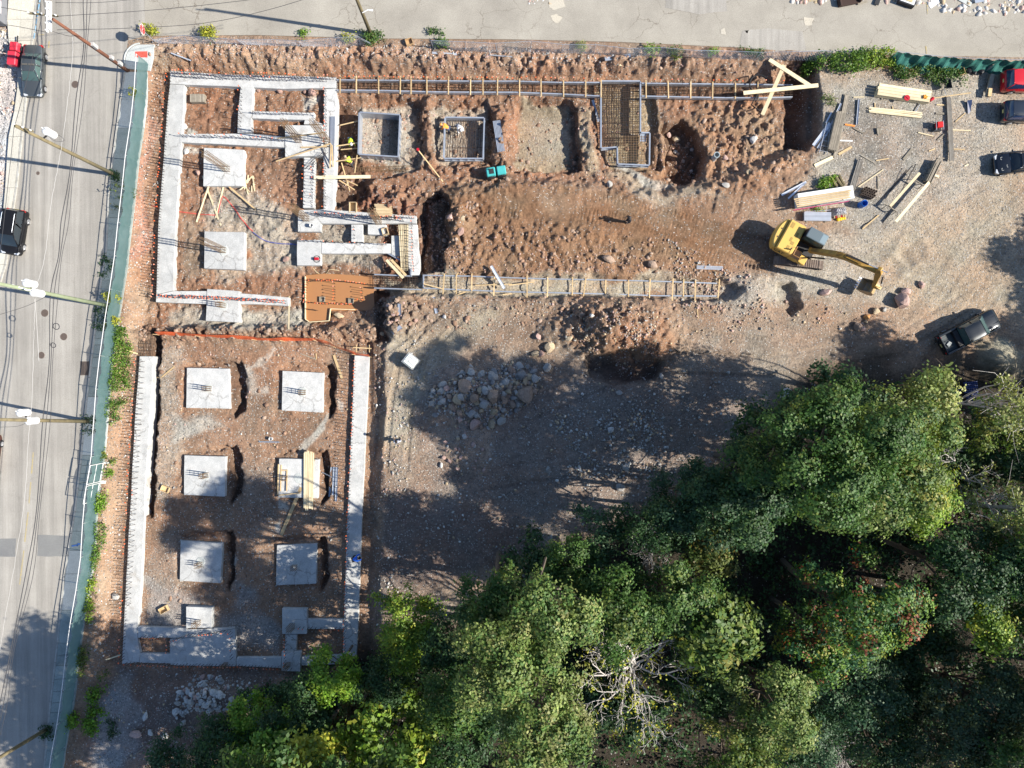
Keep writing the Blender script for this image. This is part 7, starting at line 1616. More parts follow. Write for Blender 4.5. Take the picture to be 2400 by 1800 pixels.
for dx, dy, a, b in ((0,.11,.34,.03),(0,-.11,.34,.03),(.16,0,.03,.24),(-.16,0,.03,.24)): mb.box((c.x + dx, c.y + dy, pz + .02), (a, b, .03))
mb.box((c.x, c.y, pz + .015), (.3, .2, .02)); mb.build('label', M['slab_new'], t)
st = stack(t3(222,1408), t3(395,1410), .78, 8, 'stack of ribbed galvanised form panels below the white board pack', 'steel', 3, bh=.12, gap=.022, name='form_panel_stack', cat='form panels', piece='form_panel')
def ladder(a, b, w, label, n, z=.12, taper=1.0):
 p, q = G(*a, z), G(*b, z); d = (q - p).normalized(); nn = Vector((-d.y, d.x, 0)); t = thing('ladder', label, 'ladder', (p + q) / 2)
 for s in (-1, 1): mb = MB(); mb.beam(p + nn * s * w / 2 * taper, q + nn * s * w / 2, .035, .07); mb.build('rail', M['alu'], t)
 for k in range(n): v = p.lerp(q, (k + .5) / n); ww = w * (taper + (1 - taper) * (k + .5) / n); mb = MB(); mb.tube([v - nn * ww / 2, v + nn * ww / 2], .018, 6); mb.build('rung', M['alu'], t)
ladder(t3(388,800), t3(352,1000), .68, 'aluminium ladder lying beside the weathered board stack', 6, .15, .55); ladder(t3(228,1360), t3(398,1348), .5, 'short light ladder frame between board pack and form panels', 3, .3)
def channel(a, b, label, w=.16, m='alu', z=.08, group='metal channels lying in the yard'):
 p, q = G(*a, z), G(*b, z); c = (p + q) / 2; d = (q - p).normalized(); n = Vector((-d.y, d.x, 0)); mb = MB(); mb.beam(p, q, w, .012)
 for s in (-1, 1): mb.beam(p + n * s * w / 2 + Vector((0, 0, .03)), q + n * s * w / 2 + Vector((0, 0, .03)), .014, .06)
 return tag(mb.build('metal_channel', M[m], None, c), label, 'metal channel', group)
channel(t3(470,672), t3(386,850), 'pale metal channel touching the head of the lying ladder', .14); channel(t3(400,800), t3(292,945), 'wide silver channel left of the ladder', .30); channel(t3(412,815), t3(318,962), 'silver channel right beside the wide one', .16, 'steel'); channel(t3(408,730), t3(372,800), 'short pale channel near the edge of the deep pit', .12)
channel(t3(585,648), t3(572,810), 'thin upright-looking blue-grey channel between plank stacks', .16, 'steel'); channel(t3(85,1266), t3(246,1180), 'silver channel by the corner of the white board pack, upper', .18); channel(t3(128,1288), t3(240,1186), 'silver channel crossing the upper one by the white board pack', .14)
channel(T(2,0,602,388), T(2,0,768,362), 'broad pale channel on the top bank above the L-shaped form', .30, 'steel', .1); channel(T(2,0,612,420), T(2,0,718,378), 'thin channel below the broad pale one on the top bank', .12, 'alu', .06)
channel(T(1,0,1142,346), T(1,0,1302,356), 'pale strip of metal on the top bank by the cardboard', .18, 'alu'); channel(T(1,0,1510,360), T(1,0,1659,372), 'thin pale metal bar at the top bank fence', .07, 'alu')
channel(T(1,1,930,310), T(1,1,932,385), 'short ribbed metal piece on the rocky spoil, upright', .26, 'steel'); channel(T(1,1,1150,268), T(1,1,1172,372), 'bent ribbed metal strip under the spreader forms', .26, 'steel'); channel(T(1,1,885,500), T(1,1,942,458), 'crumpled ribbed metal piece low on the rocky spoil', .34, 'steel')
channel(T(2,0,522,650), T(2,0,560,790), 'galvanised strip leaning beside the L-shaped form', .22, 'steel'); channel(T(2,0,838,880), T(2,0,836,940), 'ribbed metal sheet lying on the rebar of the L-shaped form', .55, 'steel', .95)
channel(T(1,1,1525,70), T(1,1,1610,215), 'ribbed metal strip leaning over the south trench form', .26, 'steel', .5)
channel(T(3,0,980,676), T(3,0,950,728), 'small white frame piece under the broad plank stack', .06); channel(T(1,1,430,1400), T(1,1,495,1432), 'thin bent strip by the blue-grey channels', .05, 'steel')
for k, (a, b) in enumerate((((492,1368),(478,1560)), ((510,1366),(500,1550)), ((526,1368),(520,1590)))): channel(T(1,1,*a), T(1,1,*b), ['left', 'middle', 'right'][k] + ' one of three blue-grey channels beside the lumber bundle pad', .18, 'steel', .06, 'blue-grey channels beside the pad')
stack(T(2,1,1195,74), T(2,1,1364,80), .34, 4, 'pale sheet metal strips on the dirt at the end of the south trench form', 'steel', 1, bh=.03, name='metal_strips', cat='metal strips', piece='strip', sleepers=False)
stack(T(1,0,1560,812), T(1,0,1590,985), .70, 6, 'ribbed blue-grey steel panel lying between the pits', 'steel', 1, bh=.05, name='ribbed_panel', cat='steel panel', piece='rib', gap=.03, sleepers=False)
# generator, barrel, pipes and other yard things
c = G(*t3(1088,826)); t = thing('generator', 'small red generator on the gravel beside the long bar bundle', 'generator', c, None, .05)
mb = MB(); mb.box((0, .05, .50), (.55, .50, .42)); mb.build('tank', mat('generator_red', (0.60, 0.02, 0.02), .35), t, world=False, bevel=.06); mb = MB(); mb.box((0, -.08, .22), (.55, .72, .30)); mb.build('engine', M['trim'], t, world=False, bevel=.03)
mb = MB()
for s in (-.32, .32): mb.tube([(s, -.4, .03), (s, -.4, .62), (s, .36, .62), (s, .36, .03)], .025, 5)
mb.build('frame', M['steel'], t, world=False)
c = G(*t3(596,1332)); t = thing('barrel', 'open blue plastic barrel beside the upright dark tubes', 'barrel', c); bm_ = mat('blue_plastic', (0.01, 0.11, 0.45), 0.4)
mb = MB(); mb.rings([[(r * math.cos(a), r * math.sin(a), z) for a in np.linspace(0, 2 * math.pi, 21)[:-1]] for r, z in ((.27,0),(.30,.1),(.31,.45),(.30,.8),(.29,.9),(.26,.9),(.27,.12))], True, True); mb.build('shell', bm_, t, world=False, smooth=True)
c = G(*t3(636,1256)); t = thing('tube_bundle', 'upright bundle of dark brown tubes with open ends, beside the blue barrel', 'tubes', c, None, -.35); tb = mat('dark_clay', (0.10, 0.075, 0.06), 0.85)
for i in range(5):
 for j in range(4):
  x, y = (i - 2) * .235 + (j % 2) * .11, (j - 1.5) * .205; mb = MB(); hh = .55 + random.uniform(-.03, .03)
  mb.rings([[(x + r * math.cos(a), y + r * math.sin(a), z) for a in np.linspace(0, 2 * math.pi, 9)[:-1]] for r, z in ((.112,0),(.112,hh),(.085,hh),(.085,.03))], True, True); mb.build('tube', tb, t, world=False)
c = G(*t3(458,1374)); t = thing('wrapped_bundle', 'grey bundle under wrinkled clear plastic next to the form panels', 'bundle', c, None, .15); pw = mat('plastic_film', (0.42, 0.42, 0.44), .25, noise=(5, .9, (0.16, 0.16, 0.17)))
mb = MB(); vs = []; fs = []
for i in range(13):
 for j in range(9): u, v = i / 12 * 2 - 1, j / 8 * 2 - 1; vs.append((u * .62, v * .36, .5 * max(0, 1 - abs(u) ** 6) * max(0, 1 - abs(v) ** 6) + .04 * math.sin(u * 17 + v * 9) + .02))
for i in range(12):
 for j in range(8): k = i * 9 + j; fs.append((k, k + 9, k + 10, k + 1))
mb.add(vs, fs); mb.build('film', pw, t, world=False)
for k in range(7): mb = MB(); mb.box((-.5 + k * .16, -.42, .1), (.07, .22, .1)); mb.build('board_end', redp if k % 3 == 1 else M['wood'], t, world=False)
c = G(*t3(470,1420)); mb = MB()
for x, y, r in ((-.25,-.05,.16),(-.05,0,.17),(.12,.03,.14),(.3,.05,.13)): mb.rings([[c + Vector((x + r * f * math.cos(a) * 1.2, y + r * f * math.sin(a), z)) for a in np.linspace(0, 2 * math.pi, 10)[:-1]] for f, z in ((.7,0),(1,.08),(.7,.18),(.2,.22))], True, True)
tag(mb.build('cable_bag', mat('yellow_plastic', (0.80, 0.50, 0.02), .5), None, c), 'crumpled yellow bag at the foot of the wrapped bundle', 'bag')
t = thing('timber_trough', 'dark plank trough with pegs standing near the car lane', 'trough', G(*t3(1050,1120)))
p, q = G(*t3(1086,1050), .0), G(*t3(1018,1190), .0); d = (q - p).normalized(); n = Vector((-d.y, d.x, 0))
for o_, hh in ((-.22,.62),(.22,.62)): mb = MB(); mb.beam(p + n * o_ + Vector((0,0,hh/2)), q + n * o_ + Vector((0,0,hh/2)), .05, hh); mb.build('side_board', M['wood_old'], t)
mb = MB(); mb.beam(p + Vector((0,0,.55)), q + Vector((0,0,.55)), .20, .05); mb.build('top_board', M['wood_old'], t)
for u in (.35,.65,.95): v = p.lerp(q, u); mb = MB(); mb.beam(v - n * .55 + Vector((0,0,.3)), v + n * .55 + Vector((0,0,.3)), .08, .06); mb.build('peg', M['wood_old'], t)
def horse(a, b, label):
 p, q = G(*a, .62), G(*b, .62); t = thing('sawhorse', label, 'sawhorse', (p + q) / 2 - Vector((0, 0, .6))); mb = MB(); mb.beam(p, q, .08, .1); mb.build('beam', M['wood_old'], t); d = (q - p).normalized(); n = Vector((-d.y, d.x, 0))
 for u in (.1, .9):
  for s in (-1, 1): v = p.lerp(q, u); mb = MB(); mb.beam(v, v + n * s * .22 - Vector((0, 0, .6)), .06, .04); mb.build('leg', M['wood_old'], t)
horse(t3(915,1170), t3(985,1215), 'sawhorse at the upper end of the two long planks'); horse(t3(740,1335), t3(815,1385), 'sawhorse at the lower end of the two long planks')
board(t3(955,1135), t3(765,1350), .24, 'long plank over both sawhorses, left of the pair', 'wood_new', .05, .70); board(t3(1015,1195), t3(802,1448), .26, 'long plank over both sawhorses, right of the pair', 'wood_new', .05, .70)
for i, (a, b) in enumerate((((690,1330),(938,1072)), ((730,1290),(900,1100)), ((742,1450),(960,1062)), ((760,1290),(870,1090)))):
 p, q = G(*t3(*a), .03), G(*t3(*b), .03); mb = MB(); mb.tube([p, p.lerp(q, .5) + Vector((.1, 0, .02)), q], .018, 5); tag(mb.build('loose_bar', M['rebar'], None, (p + q) / 2), 'thin rusty bar lying askew by the two sawhorses', 'bar', 'loose bars by the sawhorses')
LB = 'loose boards in the lumber yard'
for a, b, w, m, lb in [((1070,638),(1312,603),.07,'wood','thin stick from the red fuel can toward the parked cars'), ((970,860),(1068,884),.10,'wood_new','short pale batten left of the long bar bundle, under the generator'), ((1212,790),(1275,735),.09,'wood','short slanted stick right of the long bar bundle'),
 ((1095,908),(1140,870),.10,'wood_old','dark short board under the generator'), ((875,1036),(932,965),.22,'wood_old','weathered short board in the middle of the yard'), ((598,1006),(692,1060),.07,'wood_old','dark stick by the bundle of grey bars'), ((698,1042),(782,1028),.07,'wood','thin pale stick near the middle of the yard'),
 ((465,912),(546,915),.12,'white','white painted board beside the weathered stack'), ((548,828),(618,868),.10,'wood_old','brown batten with dark end below the orange board'), ((455,1002),(540,953),.22,'wood','tan board leaning from the scaffold planks'), ((300,1075),(418,1020),.30,'wood_new','fresh board with dark end near the deep pit'),
 ((745,1100),(555,1232),.10,'wood_new','long white stick reaching from the dark bars to the yard'), ((715,1395),(610,1485),.12,'wood','slim plank by the pale sawdust'), ((1190,843),(1312,848),.10,'wood_new','pale bearer sticking out right of the bar bundle, middle'), ((1195,967),(1272,971),.09,'wood','pale bearer sticking out right of the bar bundle, lower'),
 ((1085,735),(1160,740),.18,'wood_old','grey bearer sticking out left of the bar bundle'), ((1090,680),(1160,684),.09,'wood','thin bearer sticking out left at the top of the bar bundle'), ((1098,1026),(1155,1028),.09,'wood_old','thin bearer sticking out left at the foot of the bar bundle'), ((710,1145),(712,1225),.09,'wood_old','short dark stick standing by the tubes'),
 ((1270,1078),(1296,1066),.10,'wood_new','small pale offcut toward the black saloon'), ((1070,1132),(1105,1148),.18,'wood_new','small pale block beside the plank trough'), ((1040,980),(1080,965),.09,'wood','small stick above the plank trough'), ((552,632),(622,630),.10,'wood_new','pale batten left of the broad plank stack'), ((805,690),(808,722),.10,'wood','short upright block between the two plank stacks'), ((690,668),(692,705),.09,'wood','tiny block left between the two plank stacks')]:
 board(t3(*a), t3(*b), w, lb, m, group=LB)
board(t3(497,808), t3(560,818), .14, 'bright orange level board beside the weathered stack', mat('orange_paint', (0.80, 0.25, 0.05), .5), group=LB)
stack(t3(712,832), t3(718,872), .42, 5, 'small weathered pallet piece in the middle of the yard', 'wood_old', 2, bh=.05, name='pallet_piece', cat='pallet', lens=.02)
# triangle of beams over the deep pit
BG = 'beams of the triangle over the pit corner'
for a, b, z, lb in ((t3(8,386), t3(272,556), .30, 'long beam of the triangle slanting down right over the pit'), (t3(105,422), T(2,0,1622,745), .24, 'beam of the triangle slanting down left over the pit'), (T(2,0,1500,603), t3(325,553), .42, 'near level beam crossing the foot of the triangle')):
 p, q = W(*a, z), W(*b, z); mb = MB(); mb.beam(p, q, .34, .09); tag(mb.build('beam', M['wood_new'], None, (p + q) / 2), lb, 'beam', BG)
mb = MB(); pts = [W(*T(2,0,1600 + 60 * math.cos(a) , 545 - 60 * math.sin(a)), -.35) for a in np.linspace(.6, 4.6, 14)] + [W(*T(2,0,1550,680), -.5), W(*T(2,0,1600,715), -.6), W(*T(2,0,1650,690), -.7)]; mb.tube(pts, .06, 7); tag(mb.build('pipe_hose', M['black'], None, pts[5]), 'thick black hose curling beside the beam triangle', 'hose')
# north pits: braces, planks, cage
PB = 'props across the dark pit by the box form'
for (x0, y0, x1, y1, z, lb) in [(545,812,668,783,-1.2,'highest prop in the dark pit beside the empty box form'),(515,948,668,925,-1.1,'prop at the yellow-vested worker in the dark pit'),(550,970,668,960,-1.3,'thin prop just below the one at the yellow-vested worker'),(505,1048,682,1022,-1.1,'lowest level prop of the dark pit'),(662,958,640,1122,-1.0,'stick leaning along the box form corner'),(555,1055,608,1236,-1.7,'left arm of the crossed sticks at the pit foot'),(540,1168,640,1230,-1.6,'yellowish slanted stick at the pit foot'),(590,1170,658,1202,-1.6,'right arm of the crossed sticks at the pit foot')]:
 p, q = W(*T(1,0,x0,y0), z), W(*T(1,0,x1,y1), z + .1); mb = MB(); mb.beam(p, q, .09, .05); tag(mb.build('prop', M['wood'], None, (p + q) / 2), lb, 'prop', PB)
p, q = W(*T(1,0,375,1150), ZA + .35), W(*T(1,0,742,1145), ZA + .40); mb = MB(); mb.beam(p, q, .30, .05); tag(mb.build('plank', M['wood_new'], None, (p + q) / 2), 'wide plank bridging the footing and the edge of the dark pit', 'plank')
for (x0, y0, x1, y1, z0, z1, lb) in [(485,930,130,1045,.2,-.9,'long brace plank running from the leaning column bars to the dirt'),(482,950,290,955,.0,-.6,'short brace stick at the foot of the column bars'),(487,935,480,1090,.3,-.6,'steep brace stick along the east footing'),(440,860,70,905,.0,-.9,'dark low brace stick left of the column bars'),(492,940,500,1080,.3,-.6,'second steep brace stick along the east footing')]:
 p, q = W(*T(1,0,x0,y0), z0), W(*T(1,0,x1,y1), z1); mb = MB(); mb.beam(p, q, .11, .05); tag(mb.build('brace', M['wood'], None, (p + q) / 2), lb, 'brace', 'braces of the leaning column bars')
for i in range(3): p, q = W(*T(1,0,440 + i * 14,985), -.1), W(*T(1,0,180 + i * 30,1175 + i * 8), -1.2); mb = MB(); mb.tube([p, q], .02, 5); tag(mb.build('guy_wire', M['rebar'], None, (p + q) / 2), 'steel bar guy slanting from the column bars to the dirt', 'bar', 'slanting guys of the column bars')
p, q = W(*T(1,0,498,755), ZA + .06), W(*T(1,0,492,1040), ZA + .06); t = thing('ribbed_panel', 'grey ribbed form panel lying on the east footing of the upper foundation', 'form panel', (p + q) / 2)
for k in range(4): n = Vector((.11 * (k - 1.5), 0, 0)); mb = MB(); mb.beam(p + n, q + n, .09, .06); mb.build('rib', M['steel'], t)
t = thing('rebar_cage', 'rusty ladder-like rebar cage lying below the empty box form', 'rebar', G(*T(1,0,830,1100)))
for dy, dz in ((-6,.1),(6,.1),(-6,.35),(6,.35)): rebar_bar(t, G(*T(1,0,660,1105 + dy * 2), dz), G(*T(1,0,1000,1092 + dy * 2), dz), .018, 'rebar_brown')
for k in range(24):
 x = 665 + k * 14; mb = MB(); a, b = G(*T(1,0,x,1092), .1), G(*T(1,0,x,1118), .1); mb.tube([a, b, b + Vector((0,0,.26)), a + Vector((0,0,.26)), a], .012, 4, False); mb.build('stirrup', M['rebar_brown'], t)
for i in range(4): p, q = G(*T(1,0,1480,958 + i * 9), .2), G(*T(1,0,1672,1062 + i * 9), .05); mb = MB(); mb.tube([p, q], .018, 5); tag(mb.build('loose_bar', M['rebar_brown'], None, (p + q) / 2), 'long bar lying from the box form with workers to the dirt', 'bar', 'bars lying beside the box form with workers')
p, q = G(*T(1,0,1212,1178), .05), G(*T(1,0,1065,1008), .05); q.z = p.z + 1.0; t = thing('survey_stake', 'leaning wooden stake with a red top between the box forms', 'stake', p); mb = MB(); mb.beam(p, q, .09, .05); mb.build('shaft', M['wood'], t); mb = MB(); mb.tube([q - Vector((0,0,.1)), q + Vector((0,0,.12))], .13, 10); mb.build('red_top', redp, t)
# south-east block of the upper foundation
t = thing('form_wall', 'big timber form laid with a bar mesh at the end of the stepped footing', 'formwork', W(945, 580, ZA))
for k in range(6): mb = MB(); mb.beam(W(*T(1,0,928 + k * 11,1455), ZA + .25), W(*T(1,1,945 + k * 7,95), ZA + .25), .13, .05); mb.build('board', M['wood_new'], t)
for k in range(9): v = k / 8; mb = MB(); mb.tube([W(925 + v * 6 + 6, 527 + v * 100, ZA + .31), W(957 + v * 4, 527 + v * 100, ZA + .31)], .016, 4); mb.build('rebar', M['rebar'], t)
for k in range(4): mb = MB(); mb.tube([W(938 + k * 5, 524, ZA + .33), W(945 + k * 3.5, 634, ZA + .33)], .016, 4); mb.build('rebar', M['rebar'], t)
t = thing('slotted_form', 'slotted timber form leaning diagonally at the footing corner', 'formwork', W(*T(1,1,900,80), -.4))
p, q = W(*T(1,1,845,25), -.3), W(*T(1,1,955,142), -.3); d = (q - p).normalized(); n = Vector((-d.y, d.x, 0)); mb = MB(); mb.beam(p, q, .26, .05); mb.build('board', M['wood_new'], t)
mb = MB(); mb.beam(p + n * .33 + d * .3, q + n * .33, .22, .05); mb.build('board', M['wood'], t)
for k in range(6): v = p.lerp(q, (k + .5) / 6); mb = MB(); mb.beam(v - n * .05, v + n * .4 , .09, .04); mb.build('cleat', M['wood_old'], t)
channel(T(1,0,760,1590), T(1,1,990,60), 'silver channel slanting to the slotted timber form', .14, 'steel', .5)
t = stack(T(1,0,775,1365), T(1,0,882,1370), 1.1, 9, 'pile of plywood strips on the north edge of the stepped footing', 'ply', 4, bh=.04, lens=.1, splay=.02)
def crate(px, py, sx, sy, hh, ang, label, m, slats=True, name='crate', cat='crate', z=0):
 c = G(px, py); c.z += z; t = thing(name, label, cat, c, None, ang)
 for dx, dy, a, b in ((0, sy/2, sx, .04), (0, -sy/2, sx, .04), (sx/2, 0, .04, sy), (-sx/2, 0, .04, sy)): mb = MB(); mb.box((dx, dy, hh / 2), (a, b, hh)); mb.build('side', M[m] if isinstance(m, str) else m, t, world=False)
 mb = MB(); mb.box((0, 0, .03), (sx - .05, sy - .05, .04)); mb.build('bottom', M[m] if isinstance(m, str) else m, t, world=False)
 if slats:
  k = max(3, int(sx / .14))
  for i in range(k): mb = MB(); mb.box((-sx/2 + (i + .5) * sx / k, 0, hh + .02), (sx / k - .02, sy, .03)); mb.build('slat', M[m] if isinstance(m, str) else m, t, world=False)
 return t
crate(*T(0,0,1292,648), 1.3, .70, .45, 0, 'slatted wooden crate in the dirt bay at the north-west of the upper foundation', 'wood_old')
cb = mat('cardboard', (0.45, 0.30, 0.16), 0.9, noise=(3, .5, (0.36, 0.23, 0.12)))
crate(*T(1,0,634,1352), .62, .95, .5, 0, 'open plywood box on the gravel north of the stepped footing', 'ply', False, 'box', 'box')
crate(*T(1,0,846,1512), .5, .6, .4, .3, 'small open wooden box with red scraps on the stepped footing', 'ply', False, 'box', 'box', .5)
crate(*t3(760,415), .8, .6, .3, -.4, 'flattened cardboard box in the weeds, leftmost by the green screen', cb, False, 'cardboard_box', 'box'); crate(*t3(912,435), .8, .65, .35, -.5, 'cardboard box in the weeds, second from the left by the green screen', cb, False, 'cardboard_box', 'box')
crate(*t3(1236,466), .55, .75, .4, .3, 'cardboard box beside the black rubbish bags', cb, False, 'cardboard_box', 'box'); crate(*T(1,0,995,278), .6, .55, .3, .3, 'cardboard box at the gap in the top bank fence', cb, False, 'cardboard_box', 'box')
crate(*T(0,2,1068,628), .75, .5, .35, .5, 'yellow wooden box in the shaded lower foundation', 'wood', False, 'box', 'box')
crate(*T(0,1,1075,1508), .7, .5, .25, -.4, 'broken pale crate between trench and middle pad', 'wood', False, 'crate', 'crate')
for i, (x, y, s, lb) in enumerate(((1288,462,.55,'left black rubbish bag at the green screen'),(1330,472,.42,'small black rubbish bag between two larger ones'),(1372,466,.52,'right black rubbish bag next to the red estate'))):
 c = G(*t3(x, y)); mb = MB(); rg = []
 for k in range(8): a = math.pi * k / 7; r = s * math.sin(a) * .55 + .02; rg.append([c + Vector((r * math.cos(b) * (1 + .15 * math.sin(3 * b + k)), r * math.sin(b) * (1 + .12 * math.sin(4 * b + i)), s * .42 * (1 - math.cos(a)) * .9)) for b in np.linspace(0, 2 * math.pi, 13)[:-1]])
 mb.rings(rg, True, True); tag(mb.build('rubbish_bag', mat('black_bag_film', (0.012, 0.012, 0.014), .25) if i == 0 else bpy.data.materials['black_bag_film'], None, c), lb, 'bag', 'black rubbish bags')
t = thing('wheelbarrow', 'dark wheelbarrow at the edge of the weeds', 'wheelbarrow', G(*t3(1142,560)), None, 1.7); mb = MB(); mb.rings([[(x * f, y * f, z) for x, y in ((-.45,-.3),(.45,-.22),(.45,.22),(-.45,.3))] for f, z in ((.55,.35),(1,.66),(.94,.66),(.5,.38))], True, True); mb.build('tray', M['trim'], t, world=False)
mb = MB()
for s in (-1, 1): mb.tube([(.5, s * .06, .2), (-.4, s * .28, .4), (-.95, s * .3, .55)], .02, 5); mb.tube([(-.35, s * .25, .38), (-.4, s * .25, 0)], .02, 5)
mb.build('handle', M['steel'], t, world=False); mb = MB(); mb.tube([(.62, -.05, .19), (.62, .05, .19)], .19, 12); mb.build('wheel', M['black'], t, world=False)
c = G(*t3(1296,690)); mb = MB(); mb.add([c + Vector(v) for v in ((-.28,.42,.35),(.12,.44,.42),(.2,-.5,.05),(-.02,-.7,.02),(-.18,.3,.05),(.1,.3,.1))], [(0,1,2,3),(0,3,4),(1,5,2),(4,3,2,5),(0,4,5,1)]); tag(mb.build('plastic_cone', mat('navy_plastic', (0.015, 0.035, 0.10), .4), None, c), 'folded navy plastic sheet standing near the navy estate', 'plastic sheet')
board(t3(1438,492), t3(1402,638), .36, 'grey heavy board behind the red estate', 'wood_old', .12, .35, None, None, 'heavy_board'); board(t3(1416,588), t3(1410,640), .30, 'yellow block on the end of the grey heavy board', 'wood', .10, .52)
# lower foundation: lumber on the pad
t = stack(T(1,1,358,1265), T(1,1,346,1635), .92, 8, 'bundle of long boards lying across a pad of the lower foundation', 'wood_new', 2, splay=.06, lens=.18, z=.28)
PF = 'framing sticks on the pad with the lumber bundle'
for a, b, lb in (((158,1345),(152,1540),'leftmost upright stick on the lumber pad'),((175,1350),(170,1520),'second upright stick on the lumber pad'),((212,1385),(210,1520),'third upright stick on the lumber pad'),((178,1384),(216,1384),'short cross stick at the top of the lumber pad'),((160,1545),(300,1530),'cross stick low on the lumber pad')): board(T(1,1,*a), T(1,1,*b), .10, lb, 'wood', .05, .50, None, PF)
board(T(1,1,300,1495), T(1,2,165,148), .30, 'wide grey plank leaning off the lumber pad toward the shade', 'wood', .05, .35, .06); board(T(1,1,505,642), T(1,1,558,795), .22, 'short plank on the dirt right of the pad near the net end', 'wood')
for a, b, w, m, lb in ((T(0,1,1050,785), T(0,1,1132,716), .12, 'wood', 'tan batten bridging the narrow trench by the west footing'), (T(0,1,1045,790), T(0,1,975,782), .08, 'wood', 'thin batten across the narrow trench by the west footing'), (T(0,1,725,580), T(0,1,895,634), .10, 'wood', 'yellow stick poking through the green fence to the lower footing'), (T(0,2,500,1018), T(0,2,785,924), .12, 'wood_new', 'yellow stick poking through the shaded green fence'),
  (T(1,1,217,262), T(1,1,213,475), .12, 'wood_new', 'pale batten at the open end of the upper south footing'), (T(1,1,390,632), T(1,1,392,670), .08, 'wood', 'small stake near the loose short plank'), (T(1,1,290,632), T(1,1,390,670), .07, 'wood_old', 'thin stick near the loose short plank'), (T(2,0,690,420), T(2,0,785,438), .14, 'wood_new', 'fresh batten on the top bank above the L-shaped form'), (T(2,0,480,608), T(2,0,565,604), .14, 'wood_new', 'pale board at the upper left corner of the L-shaped form'),
  (T(0,0,1110,345), T(0,0,1240,395), .10, 'steel', 'grey metal strip on the bank by the corner ramp'), (T(0,2,830,1610), T(0,2,960,1505), .06, 'wood_old', 'thin branch near the white rubble'), (T(2,1,1196,312), T(2,1,1205,402), .07, 'wood', 'slim stake south of the trench form'), (T(2,1,1590,892), T(2,1,1659,925), .22, 'wood_old', 'dark log in the shade by the wood'), (T(1,1,480,340), T(1,1,470,425), .06, 'wood_new', 'pale stake at the edge of the muddy pit')):
 board(a, b, w, lb, m)
FP = 'crossed planks below the cracked pad'
for a, b, lb in (((1322,1148),(1432,1462),'left plank of the crossed planks, slanting right'),((1382,1155),(1275,1440),'plank slanting left under the crossed planks'),((1468,1172),(1400,1412),'right plank of the crossed planks, slanting left'),((1395,1130),(1659,1360),'long thin pole running from the cracked pad over the gravel')): board(T(0,0,*a), T(0,0,*b), .13, lb, 'wood_new' if a[0] != 1395 else 'wood', .05, .30, .06, FP)
t = thing('offcut_pile', 'heap of short pale timber offcuts right of the cracked pad', 'offcuts', G(*T(0,0,1615,1190)))
for k in range(20): c = G(*T(0,0,1580 + random.uniform(0, 75), 1145 + random.uniform(0, 90)), .04 + .2 * random.random()); a = random.uniform(.6, 2.4); d = Vector((math.cos(a), math.sin(a), random.uniform(-.1, .1))) * random.uniform(.2, .42); mb = MB(); mb.beam(c - d, c + d, .09, .04); mb.build('offcut', M['wood_new'], t)
t = thing('log_heap', 'split brown logs above the white board pack', 'logs', G(*t3(450,1180)))
for x0, y0, x1, y1 in ((400,1150,440,1210),(430,1140,470,1205),(455,1135,490,1205),(440,1165,478,1212)): mb = MB(); mb.tube([G(*t3(x0, y0), .12), G(*t3(x1, y1), .12)], [.12, .14], 7); mb.build('log', M['pole'], t)
c = G(*T(1,1,102,1184)); mb = MB(); mb.rings([[c + Vector((r * math.cos(a), r * math.sin(a), z)) for a in np.linspace(0, 2 * math.pi, 13)[:-1]] for r, z in ((.14,0),(.17,.36),(.15,.36),(.12,.04))], True, True); tag(mb.build('bucket', M['white'], None, c), 'white bucket on the dirt between the upper row of pads', 'bucket')
channel(T(1,1,20,1203), T(1,1,152,1206), 'grey bar lying at the white bucket', .10, 'steel'); c = W(*T(1,0,366,1466), ZA); mb = MB(); mb.rings([[c + Vector((r * math.cos(a), r * math.sin(a), z)) for a in np.linspace(0, 2 * math.pi, 13)[:-1]] for r, z in ((.15,0),(.18,.4),(.15,.4),(.12,.05))], True, True); tag(mb.build('bucket', M['white'], None, c), 'white bucket standing on the stepped footing pad', 'bucket')
c = W(*T(1,1,395,20), ZA); t = thing('pump', 'small red pump with a coiled lead on the stepped footing pad', 'pump', c); mb = MB(); mb.box((0, 0, .15), (.4, .25, .28)); mb.build('motor', redp, t, world=False, bevel=.04); mb = MB(); mb.tube([(.3 * math.cos(a), .3 * math.sin(a), .03) for a in np.linspace(0, 6, 14)], .03, 5); mb.build('lead', M['cable'], t, world=False)
# dark plastic crates under the trees
navyp = mat('navy_crate_plastic', (0.03, 0.05, 0.16), .5)
def pallet(px, py, ang, label, z=0):
 c = G(px, py); t = thing('plastic_pallet', label, 'pallet', c + Vector((0, 0, z)), 'dark blue plastic pallets under the trees', ang)
 for k in range(7): mb = MB(); mb.box((-.55 + k * .183, 0, .14), (.06, 1.0, .04)); mb.build('slat', navyp, t, world=False)
 for k in range(6): mb = MB(); mb.box((0, -.45 + k * .18, .175), (1.16, .06, .03)); mb.build('slat', navyp, t, world=False)
 mb = MB()
 for s in (-.42, 0, .42): mb.box((0, s, .06), (1.2, .12, .12))
 mb.build('runner', navyp, t, world=False)
pallet(*T(3,1,1300,850), .1, 'dark blue slatted pallet nearest the sand heap', .2); pallet(*T(3,1,1318,915), .5, 'dark blue slatted pallet half under the straw-coloured tree', .1); pallet(*T(3,1,1200,880), -.2, 'dark blue slatted pallet mostly hidden by the straw-coloured tree')
